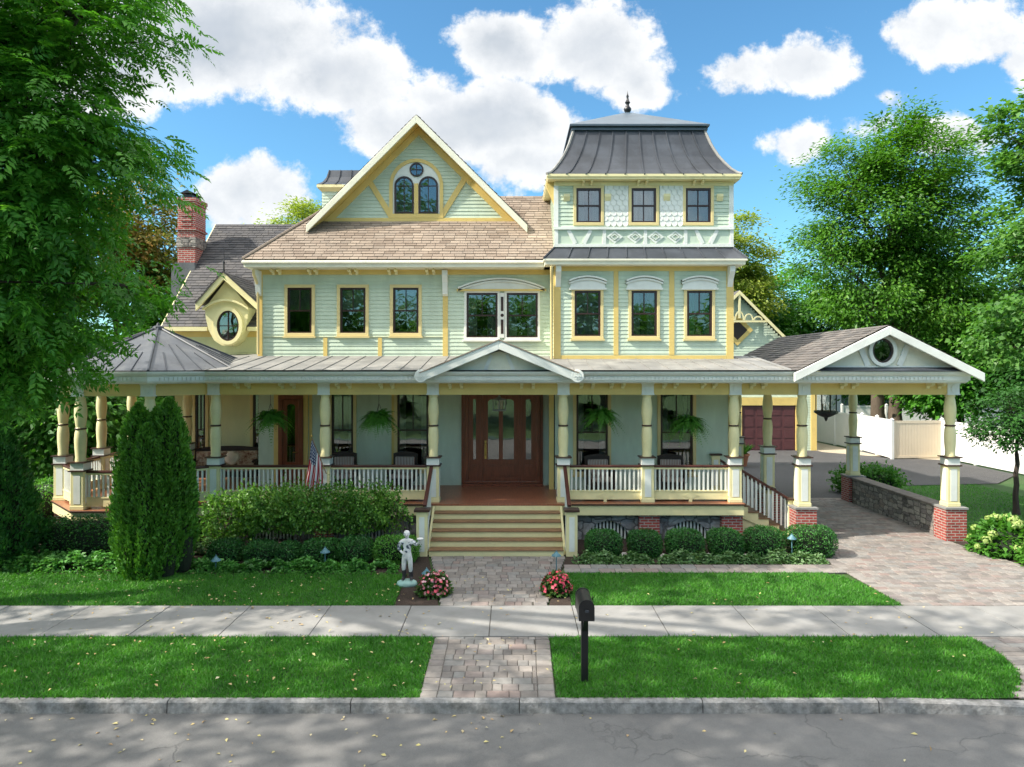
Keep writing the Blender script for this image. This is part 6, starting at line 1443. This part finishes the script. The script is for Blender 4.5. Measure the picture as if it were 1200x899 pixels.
# ---------------------------------------------------------------- evergreens and hedges
def cone_shrub(name, label, x, y, prof, mat, n, tips=((0, 0),), cat='evergreen', core='G'):
    """upright evergreen; prof: (z, radius)"""
    e_ = empty(name, (x, y, 0)); tag(e_, label, cat)
    zs = np.array([p[0] for p in prof]); rs = np.array([p[1] for p in prof]); H = zs[-1]
    V_ = []
    for tx, ty, sc_, n_, *hs_ in tips:
        hs = hs_[0] if hs_ else 1.
        z = rng.random(n_) ** .9 * H; r = np.interp(z, zs, rs) * sc_; z = z * hs; a = rng.uniform(0, 2 * np.pi, n_)
        lob = 1 + .11 * np.sin(a * 5 + z * 1.3) + .10 * np.sin(a * 11 - z * 2.1) + .08 * np.sin(z * 8 + a * 4)
        rr = r * lob * (1 - .22 * rng.random(n_) ** 2); P = np.stack([x + tx * (.55 + .45 * np.minimum(1, z / 1.5)) + rr * np.cos(a), y + ty + rr * np.sin(a), z], 1)
        out = np.stack([np.cos(a), np.sin(a), np.zeros(n_)], 1); D = unit(out * .55 + np.array([0, 0, 1.]) + rng.normal(0, .35, P.shape)); tang = np.stack([-np.sin(a), np.cos(a), np.zeros(n_)], 1)
        Nn = unit(tang * rng.normal(0, 1, (n_, 1)) + out * .8 + rng.normal(0, .2, P.shape)); V_.append(leaf_verts(P, D, Nn, rng.uniform(.06, .13, n_), rng.uniform(.03, .06, n_), .1))
    fast_mesh('foliage', np.concatenate(V_), 4, mat, e_)
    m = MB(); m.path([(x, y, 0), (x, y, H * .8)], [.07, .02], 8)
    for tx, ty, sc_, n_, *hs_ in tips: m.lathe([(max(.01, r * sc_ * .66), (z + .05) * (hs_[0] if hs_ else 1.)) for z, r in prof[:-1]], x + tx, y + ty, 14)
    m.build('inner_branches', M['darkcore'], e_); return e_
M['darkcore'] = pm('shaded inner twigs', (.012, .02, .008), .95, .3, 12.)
cone_shrub('arborvitae', 'tall columnar evergreen standing on the lawn edge before the corner bay', X(180, 15.45), 15.55, [(0, .64), (.5, .83), (1.0, .85), (2.0, .74), (2.8, .60), (3.3, .44), (3.62, .26), (3.82, .02)], G_thuja, 0, ((.06, .1, .78, 14000, .96), (.34, -.1, .60, 10000, 1.0), (-.36, -.05, .60, 10000, .97), (.05, -.42, .55, 9000, .86), (.58, .0, .42, 6000, .74), (-.58, .05, .42, 6000, .70), (-.25, -.42, .45, 6000, .68), (.4, -.38, .42, 6000, .62)))
cone_shrub('yew_tree', 'dark conical evergreen at the left edge of the garden bed', -12.0, 16.1, [(0, .75), (.6, .95), (1.5, .8), (2.6, .45), (3.2, .18), (3.4, .02)], G_box, 0, ((0, 0, 1, 20000),))
def boxshrub(name, label, c, half, mat, n, leaf=.05, p=3.2, fuzz=.06, group=None, cat='shrub', core=True, lump=.04, z0=.0):
    """clipped shrub or hedge: leaves over and just under a rounded box"""
    e_ = empty(name, (c[0], c[1], 0)); tag(e_, label, cat, group)
    d = rdir(n); a = np.array(half)
    # spread evenly over the box by sampling faces by area
    k = (np.abs(d) ** p).sum(1) ** (-1 / p); q = d * k[:, None]
    area = np.array([a[1] * a[2], a[0] * a[2], a[0] * a[1]]); f = rng.choice(3, n, p=area / area.sum()); u = rng.uniform(-1, 1, (n, 3)); sg = rng.choice([-1, 1], n); u[np.arange(n), f] = sg
    k = (np.abs(u) ** p).sum(1) ** (-1 / p) * np.abs(u).max(1); q = u * k[:, None]
    nrm = unit(np.sign(q) * np.abs(q) ** (p - 1) / a)
    P = q * a; ph = P[:, 0] * 6.1 + P[:, 1] * 5.3 + c[0] * 3; P = P * (1 + lump * np.sin(ph) + lump * .8 * np.sin(P[:, 0] * 13 + P[:, 2] * 11 + c[0]))[:, None]
    P = P + nrm * rng.normal(-fuzz * .3, fuzz, (n, 1)) + np.array([c[0], c[1], z0 + half[2]])
    P[:, 2] = np.maximum(P[:, 2], z0 + .01)
    D = unit(nrm * .7 + rng.normal(0, .7, P.shape)); Nn = unit(nrm + rng.normal(0, .5, P.shape)); s = leaf * rng.uniform(.7, 1.3, n)
    fast_mesh('foliage', leaf_verts(P, D, Nn, s, s * .6, .2), 4, mat, e_)
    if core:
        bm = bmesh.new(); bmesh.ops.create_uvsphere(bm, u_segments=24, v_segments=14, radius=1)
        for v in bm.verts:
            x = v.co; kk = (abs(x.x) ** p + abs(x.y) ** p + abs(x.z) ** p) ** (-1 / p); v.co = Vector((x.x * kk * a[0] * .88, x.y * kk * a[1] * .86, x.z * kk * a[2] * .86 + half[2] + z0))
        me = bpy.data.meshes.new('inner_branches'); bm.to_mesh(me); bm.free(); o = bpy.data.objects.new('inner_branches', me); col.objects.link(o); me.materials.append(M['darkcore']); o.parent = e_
    return e_
ys = 16.35
for px0, px1, py, mt, lb in ((246, 284, 634, G_box, 'dark clipped shrub nearest the columnar evergreen'), (287, 326, 636, G_box, 'dark clipped shrub second from the columnar evergreen'), (325, 353, 637, G_box, 'small dark clipped shrub third from the columnar evergreen'), (354, 398, 633, G_box, 'dark clipped shrub behind the blue green path light'), (396, 438, 631, G_box, 'dark clipped shrub fifth from the columnar evergreen, next to the light green one'), (437, 492, 629, G_boxl, 'light green clipped shrub behind the white statue')):
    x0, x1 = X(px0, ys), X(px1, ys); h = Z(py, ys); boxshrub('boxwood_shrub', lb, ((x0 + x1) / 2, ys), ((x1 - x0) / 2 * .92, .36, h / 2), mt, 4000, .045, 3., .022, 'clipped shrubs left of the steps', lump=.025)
ys = 16.85
for k, (px0, px1, py, lb) in enumerate(((684, 729, 623, 'clipped green shrub nearest the front steps on their driveway side'), (735, 776, 623, 'clipped green shrub second from the front steps'), (778, 826, 622, 'clipped green shrub third from the front steps, before the second arch'), (829, 871, 621, 'clipped green shrub fourth from the front steps, before the brick pier'), (870, 919, 619, 'clipped green shrub fifth from the front steps, below the side stairs'), (919, 981, 617, 'widest clipped green shrub at the driveway end of the row'))):
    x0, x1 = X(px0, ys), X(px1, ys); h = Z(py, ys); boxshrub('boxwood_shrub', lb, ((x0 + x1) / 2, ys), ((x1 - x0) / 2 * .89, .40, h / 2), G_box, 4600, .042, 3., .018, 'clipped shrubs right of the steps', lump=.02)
boxshrub('privet_hedge', 'wide loose green hedge in front of the porch railing', (-4.75, 17.15), (2.2, .5, .44), G_hedge, 15000, .08, 2.5, .15, cat='hedge', lump=.11, core=False, z0=.60)
boxshrub('privet_shrub', 'lower thin leafed end of the porch hedge by the columnar evergreen', (-6.95, 17.2), (.62, .45, .52), G_hedge, 3000, .085, 2.6, .12, cat='hedge', lump=.06, core=False, z0=.35)
m = MB()
for k in range(9):
    x = -7.45 + k * .12; y = 17.2 + random.uniform(-.2, .2); m.path([(x, y, 0), (x + random.uniform(-.1, .1), y, .5), (x + random.uniform(-.25, .25), y + random.uniform(-.2, .2), 1.3)], [.016, .012, .006], 5)
hs = m.build('stem', M['bark'], None, (-6.95, 17.2, 0)); hs.parent = bpy.data.objects['privet_shrub']; hs.location = (0, 0, 0)
m = MB()
for k in range(46):
    x = -7.4 + k * .108 + random.uniform(-.05, .05); y = 17.15 + random.uniform(-.2, .2); m.path([(x, y, 0), (x + random.uniform(-.15, .15), y, .5), (x + random.uniform(-.35, .35), y + random.uniform(-.2, .2), 1.25)], [.016, .012, .006], 5)
hs = m.build('stem', M['bark'], None, (-4.75, 17.15, 0)); hs.parent = bpy.data.objects['privet_hedge']; hs.location = (0, 0, 0)
boxshrub('yew_hedge', 'dark green hedge beneath the corner bay beside the columnar evergreen', (-10.1, 16.75), (1.35, .4, .46), G_box, 6500, .055, 3., .05, cat='hedge')
boxshrub('side_hedge', 'sunlit light green hedge at the left beyond the corner bay', (-13.4, 19.5), (.9, 1.5, .65), G_boxl, 5000, .07, 3., .05, cat='hedge')
boxshrub('juniper_shrub', 'green shrub behind the low stone wall by the driveway', (12.9, 25.2), (1.15, .6, .42), G_mid, 4200, .13, 2.4, .12, cat='shrub', lump=.08)
# ground cover along the beds
def cover(poly, n, h, mat, leaf, loc):
    a = np.array(poly); lo, hi = a.min(0), a.max(0); p = rng.uniform(lo, hi, (n, 2)); e = np.minimum.reduce([p[:, 0] - lo[0], hi[0] - p[:, 0], p[:, 1] - lo[1], hi[1] - p[:, 1]])
    hh = h * np.clip(e / .16, .12, 1) * (.72 + .2 * np.sin(p[:, 0] * 4.3) * np.sin(p[:, 0] * 1.7 + p[:, 1] * 6) + .18 * np.sin(p[:, 0] * 11 + p[:, 1] * 9)); keep = (np.sin(p[:, 0] * 2.9 + 1) + np.sin(p[:, 0] * 7.1) * .6 + np.sin(p[:, 1] * 8)) > -1.75
    p = p[keep]; hh = hh[keep]; n = len(p); P = np.stack([p[:, 0], p[:, 1], hh * rng.uniform(.45, 1.05, n)], 1)
    D = unit(rng.normal(0, 1, (n, 3)) * [1, 1, .35]); Nn = unit(rng.normal(0, .45, (n, 3)) + [0, 0, 1]); s = leaf * rng.uniform(.6, 1.3, n); o = fast_mesh('ground_cover', leaf_verts(P, D, Nn, s, s * .55, .2), 4, mat, None, loc); o['kind'] = 'stuff'
cover([(-15, 15.36), (-8.2, 15.36), (-8.2, 16.3), (-15, 16.3)], 9000, .36, G_cover, .11, (-11, 15.8, 0))
cover([(-7.6, 15.36), (-2.6, 15.36), (-2.6, 15.85), (-7.6, 15.85)], 5200, .27, G_cover, .10, (-5, 15.6, 0))
cover([(-8.4, 16.2), (-6.4, 16.2), (-6.4, 17.0), (-8.4, 17.0)], 2200, .5, G_coverp, .10, (-7.4, 16.6, 0))
cover([(1.45, 16.08), (7.35, 16.08), (7.35, 16.5), (1.45, 16.5)], 7000, .28, G_coverp, .085, (4.4, 16.2, 0))

# ---------------------------------------------------------------- flowers
PET = {}
def petals(name, cols): return pm(name, cols[0], .6, .1, 3., island=cols)
def flower_clump(x, y, r, h, label, cols):
    e_ = empty('begonia_plant', (x, y, 0)); tag(e_, label, 'flowers', 'flower clumps by the walk')
    n = 1700; d = rdir(n); d[:, 2] = np.abs(d[:, 2]); q = rng.random(n) ** .3 * rng.uniform(.85, 1.15, n); P = d * q[:, None] * [r, r * .9, h] + [x, y, .03]
    fast_mesh('foliage', leaf_verts(P, unit(d + rng.normal(0, .6, d.shape)), unit(d + [0, 0, .8]), rng.uniform(.06, .11, n), rng.uniform(.05, .075, n), .15), 4, leafmat('begonia leaf', [(.02, .05, .012), (.04, .10, .02), (.07, .05, .02)], .25), e_)
    V_ = []; k = 210
    for i in range(k):
        dd = rdir(1)[0]; dd[2] = abs(dd[2]) * .9 + .1; dd = dd / np.linalg.norm(dd); c = np.array([x, y, .05]) + dd * [r * 1.05, r * .95, h * 1.05] * random.uniform(.85, 1.12); dd = unit((dd + rng.normal(0, .35, 3))[None])[0]; t1 = np.cross(dd, [0.3, .2, 1]); t1 /= np.linalg.norm(t1); t2 = np.cross(dd, t1); s = random.uniform(.02, .042)
        pts = [c + dd * .012 + (t1 * math.cos(j * math.pi / 4) + t2 * math.sin(j * math.pi / 4)) * s * (1 if j % 2 else .72) for j in range(8)]; V_.append(np.array(pts))
    fast_mesh('blossom', np.concatenate(V_), 8, petals(cols[0], cols[1]), e_)
flower_clump(X(509, 13.95), 13.95, .31, .38, 'clump of pink and red begonias beside the statue', ('pink begonia petals', [(.62, .06, .10), (.70, .16, .22), (.78, .5, .52), (.55, .03, .05), (.74, .3, .36)]))
flower_clump(X(652, 14.0), 14.0, .28, .36, 'clump of deep red begonias in mulch right of the walk', ('red begonia petals', [(.55, .02, .05), (.68, .06, .12), (.6, .03, .06), (.72, .2, .26)]))
def hydrangea(x, y, rx, ry, h, label, nh, seed):
    e_ = empty('hydrangea_bush', (x, y, 0)); tag(e_, label, 'flowering bush', 'hydrangea bushes by the brick pier')
    n = 1500; d = rdir(n); d[:, 2] = np.abs(d[:, 2]); P = d * (rng.random(n) ** .25)[:, None] * [rx, ry, h] + [x, y, .02]
    fast_mesh('foliage', leaf_verts(P, unit(d + rng.normal(0, .7, d.shape)), unit(d * .4 + [0, 0, 1]), rng.uniform(.12, .19, n), rng.uniform(.09, .13, n), .15), 4, leafmat('hydrangea leaf', [(.025, .09, .012), (.05, .15, .02), (.09, .22, .03)], .35), e_)
    m = MB(); m.lathe([(rx * .75, .02), (rx * .78, h * .35), (rx * .5, h * .7), (rx * .1, h * .8)], x, y, 14); m.build('inner_branches', M['darkcore'], e_)
    for i in range(nh):
        dd = rdir(1)[0]; dd[2] = abs(dd[2]) * .85 + .15; dd[1] -= .25; dd = dd / np.linalg.norm(dd); c = np.array([x, y, .06]) + dd * [rx, ry, h]; k = 80; q = rdir(k); R_ = random.uniform(.085, .125)
        P = c + q * R_ * [1, 1, .8]; fast_mesh('flower_head', leaf_verts(P - q * .01, unit(np.cross(q, rdir(k))), q, np.full(k, .055), np.full(k, .05), .1), 4, leafmat('pale green hydrangea petal', [(.19, .30, .07), (.25, .36, .10), (.30, .38, .15)], .25), e_)
hydrangea(12.05, 17.0, .8, .7, .85, 'hydrangea bush with pale green heads nearest the brick pier', 26, 1)
hydrangea(13.1, 16.5, .85, .75, .95, 'hydrangea bush with pale green heads in the middle of the bed', 28, 2)
hydrangea(12.4, 15.9, .7, .6, .66, 'low hydrangea bush with pale green heads at the driveway edge', 18, 3)
hydrangea(14.2, 16.4, .8, .7, .95, 'hydrangea bush with pale green heads farthest from the brick pier', 16, 4)

# hanging ferns
def fern(x, y, z, label, s=1., first=None):
    e_ = empty('hanging_fern', (x, y, z)); tag(e_, label, 'hanging plant', 'hanging ferns along the porch')
    m = MB(); m.lathe([(.08, z - .1), (.15, z + .03), (.16, z + .05), (.14, z + .05)], x, y, 14); m.build('pot', M['black'], e_, smooth=40)
    m = MB()
    for k in range(3): a = 2.094 * k; m.path([(x + .14 * math.cos(a), y + .14 * math.sin(a), z + .05), (x, y, z + .42), (x, y, 3.95)], .006, 4)
    m.build('hanger', M['black'], e_)
    V_ = []
    for k in range(120):
        a = random.uniform(0, 2 * math.pi); ln = random.uniform(.36, .66) * s; el = random.uniform(-.2, 1.25); sag = random.uniform(.7, 1.25); d = np.array([math.cos(a), math.sin(a), 0]); sd = np.array([-math.sin(a), math.cos(a), 0]); base = np.array([x, y, z + .06]) + d * .06
        J_ = 15; pos = [base + (d * math.cos(el) * f + np.array([0, 0, math.sin(el) * f - sag * f * f * .8])) * ln for f in [j / J_ for j in range(J_ + 1)]]
        for j in range(1, J_ + 1):
            f = j / J_; t_ = unit((pos[j] - pos[j - 1])[None])[0]; wd = (.10 * math.sin(math.pi * min(1, .15 + .85 * f)) + .012) * s
            for sg in (-1, 1):
                e = sd * sg * .95 + t_ * .45 + np.array([0, 0, -.25]) + rng.normal(0, .12, 3); q = np.cross(e, sd * 0 + t_); V_.append(leaf_verts(pos[j][None], e[None], np.cross(t_, sd)[None], wd, .022 * s + .006, .1))
    fast_mesh('frond', np.concatenate(V_), 4, leafmat('fern frond', [(.02, .08, .012), (.05, .16, .02), (.08, .23, .035)], .45), e_)
for px, py, lb in ((317, 491, 'hanging fern in front of the porch side door'), (444, 491, 'hanging fern before the mint wall left of the entrance'), (704, 489, 'hanging fern just right of the entrance, above a striped chair'), (806, 497, 'hanging fern farthest along the porch toward the side steps')):
    fern(X(px, 18.8), 18.8, Z(py, 18.8), lb)

# fallen leaves
n = 560; fx = rng.uniform(-9.5, 8.5, n) * 1.0; fx = np.where(rng.random(n) < .6, -np.abs(fx), fx); fyy = rng.uniform(8.2, 15.2, n); zz = np.where(fyy < 9.45, -.14, np.where((fyy > 11.7) & (fyy < 13.3), .03, .065)); road = fyy < 9.45
fyy = np.where((fyy > 9.4) & (fyy < 9.72), 9.3, fyy); zz = np.where(fyy < 9.45, -.14, zz)
P = np.stack([fx, fyy, zz], 1); s = rng.uniform(.04, .085, n)
o = fast_mesh('fallen_leaves', leaf_verts(P, rdir(n) * [1, 1, .15], unit(rdir(n) * .4 + [0, 0, 1]), s, s * .5, .2), 4, pm('dry fallen leaf', (.3, .25, .1), .8, .2, 5., island=[(.42, .38, .14), (.55, .47, .22), (.36, .22, .09), (.6, .55, .34)]), None, (0, 11, 0)); o['kind'] = 'stuff'
# ================================================================== SKY, SUN, CAMERA
SUN_EL, SUN_AZ = 41.0, 74.0        # height; angle from the street-facing normal towards the left
w = bpy.data.worlds.new('World'); sc.world = w; w.use_nodes = True
t = w.node_tree; t.nodes.clear(); out = t.nodes.new('ShaderNodeOutputWorld')
sd = Vector((-math.cos(R(SUN_EL)) * math.sin(R(SUN_AZ)), -math.cos(R(SUN_EL)) * math.cos(R(SUN_AZ)), math.sin(R(SUN_EL))))
sky = t.nodes.new('ShaderNodeTexSky'); sky.sky_type = 'NISHITA'; sky.sun_disc = False; sky.sun_elevation = R(SUN_EL); sky.sun_rotation = math.atan2(sd.x, sd.y); sky.air_density = 1.; sky.dust_density = .6; sky.ozone_density = 1.6
bg = t.nodes.new('ShaderNodeBackground'); bg.inputs[1].default_value = .076
tint = mixc(t, 1., sky.outputs[0], (.58, .97, 1.08), 'MULTIPLY'); L(t, tint, bg.inputs[0])
dirn = N(t, 'TexCoord').outputs['Generated']; s = N(t, 'SeparateXYZ'); L(t, dirn, s.inputs[0])
yy = math_(t, 'MAXIMUM', math_(t, 'ABSOLUTE', s.outputs[1]), .12)
u = math_(t, 'DIVIDE', s.outputs[0], yy); v = math_(t, 'DIVIDE', s.outputs[2], yy)
cb = N(t, 'CombineXYZ'); L(t, u, cb.inputs[0]); L(t, v, cb.inputs[1])
def wnoise(scale, detail, rough, off=(0, 0, 0), vec=None):
    n = N(t, 'TexNoise'); n.inputs['Scale'].default_value = scale; n.inputs['Detail'].default_value = detail; n.inputs['Roughness'].default_value = rough
    mp = N(t, 'Mapping'); mp.inputs['Location'].default_value = off; L(t, vec or cb.outputs[0], mp.inputs[0]); L(t, mp.outputs[0], n.inputs['Vector']); return n
wn = wnoise(5., 4, .55, (3.1, 1.7, 0))
wsub = N(t, 'VectorMath'); wsub.operation = 'SUBTRACT'; L(t, wn.outputs['Color'], wsub.inputs[0]); wsub.inputs[1].default_value = (.5, .5, .5)
wsc = N(t, 'VectorMath'); wsc.operation = 'SCALE'; wsc.inputs['Scale'].default_value = .10; L(t, wsub.outputs[0], wsc.inputs[0])
wad = N(t, 'VectorMath'); wad.operation = 'ADD'; L(t, cb.outputs[0], wad.inputs[0]); L(t, wsc.outputs[0], wad.inputs[1])
clouds = [(250, 40, 190, 85), (400, 90, 95, 60), (450, 150, 75, 45), (600, 60, 80, 55), (690, 50, 80, 60), (745, 85, 48, 40), (560, 150, 150, 62), (620, 195, 100, 42), (505, 105, 55, 35), (285, 225, 78, 48), (250, 240, 50, 40), (865, 78, 68, 42), (935, 78, 78, 34), (990, 62, 28, 22), (1130, 35, 110, 50), (1190, 70, 40, 40), (945, 163, 62, 27), (1012, 152, 36, 18), (1030, 116, 24, 13), (1125, 165, 62, 30), (1060, -30, 60, 20), (80, 60, 170, 90)]
def field(vec):
    sp = N(t, 'SeparateXYZ'); L(t, vec, sp.inputs[0]); f = None
    for px, py, rx, ry in clouds:
        dx = math_(t, 'MULTIPLY', math_(t, 'SUBTRACT', sp.outputs[0], (px - CX) / F), F / rx); dy = math_(t, 'MULTIPLY', math_(t, 'SUBTRACT', sp.outputs[1], (HY - py) / F), F / ry)
        d = math_(t, 'SUBTRACT', 1., math_(t, 'SQRT', math_(t, 'ADD', math_(t, 'MULTIPLY', dx, dx), math_(t, 'MULTIPLY', dy, dy))))
        d = math_(t, 'MULTIPLY', d, min(1.4, math.sqrt(rx * ry) / 70))
        f = d if f is None else math_(t, 'SMOOTH_MAX', f, d, .12)
    return f
f0 = field(wad.outputs[0])
n1 = wnoise(8., 9, .66).outputs['Fac']
dens = math_(t, 'ADD', f0, math_(t, 'MULTIPLY', math_(t, 'SUBTRACT', n1, .5), 2.0))
alpha = mrange(t, dens, .0, .30, 0, 1, True)
# thin wisps and the underside shade: denser cloud is greyer, its sunward side brighter
n2 = wnoise(8., 9, .66, (.028, -.035, 0)).outputs['Fac']
lit = mrange(t, math_(t, 'SUBTRACT', n1, n2), -.10, .10, 0., 1.)
core = mrange(t, dens, .15, 1.0, 0, 1, True)
n3 = wnoise(3.4, 5, .55, (7, 2, 0)).outputs['Fac']
grey = math_(t, 'MULTIPLY', core, mrange(t, n3, .36, .6, .2, 1.))
cc_ = mixc(t, grey, (1.02, 1.02, 1.01), (.52, .57, .63)); cc_ = mixc(t, math_(t, 'MULTIPLY', math_(t, 'SUBTRACT', 1., lit), .45), cc_, (.55, .60, .67))
# unseen cloud added overhead and behind the viewpoint as bright white fill light
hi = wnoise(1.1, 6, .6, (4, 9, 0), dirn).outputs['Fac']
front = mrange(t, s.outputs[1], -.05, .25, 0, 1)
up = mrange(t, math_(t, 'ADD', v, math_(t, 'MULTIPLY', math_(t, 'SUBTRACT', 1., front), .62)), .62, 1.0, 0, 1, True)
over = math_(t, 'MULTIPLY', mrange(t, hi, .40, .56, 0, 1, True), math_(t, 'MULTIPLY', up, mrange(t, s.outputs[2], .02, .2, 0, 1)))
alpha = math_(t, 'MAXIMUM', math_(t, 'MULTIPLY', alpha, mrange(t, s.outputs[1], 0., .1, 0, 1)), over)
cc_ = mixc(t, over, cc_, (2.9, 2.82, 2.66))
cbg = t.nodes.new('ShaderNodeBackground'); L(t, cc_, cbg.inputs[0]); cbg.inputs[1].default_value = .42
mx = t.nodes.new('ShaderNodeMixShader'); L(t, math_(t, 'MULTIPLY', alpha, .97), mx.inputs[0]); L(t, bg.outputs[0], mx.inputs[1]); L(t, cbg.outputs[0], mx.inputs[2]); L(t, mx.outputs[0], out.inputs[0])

sun = bpy.data.lights.new('sun', 'SUN'); sun.energy = 2.9; sun.angle = R(.53); sun.color = (1., .93, .82)
so_ = bpy.data.objects.new('sun', sun); col.objects.link(so_); so_.rotation_euler = sd.to_track_quat('Z', 'Y').to_euler(); so_.location = sd * 60

cam = bpy.data.cameras.new('camera'); co_ = bpy.data.objects.new('camera', cam); col.objects.link(co_)
co_.location = (0, 0, CZ); co_.rotation_euler = (R(90), 0, 0); cam.sensor_width = 36; cam.lens = 36 * F / 1200; cam.shift_y = -(449.5 - HY) / 1200; cam.clip_start = .1; cam.clip_end = 3000
sc.camera = co_
sc.render.engine = 'CYCLES'; sc.render.resolution_x = 1024; sc.render.resolution_y = 767
sc.cycles.use_denoising = True; sc.cycles.max_bounces = 8; sc.cycles.diffuse_bounces = 4; sc.cycles.glossy_bounces = 3; sc.cycles.transmission_bounces = 4; sc.cycles.transparent_max_bounces = 10
sc.cycles.sample_clamp_indirect = 6; sc.cycles.use_adaptive_sampling = True; sc.cycles.adaptive_threshold = .015
sc.view_settings.view_transform = 'Standard'; sc.view_settings.look = 'None'; sc.view_settings.gamma = 1; sc.view_settings.exposure = 1.45; sc.view_settings.use_curve_mapping = False
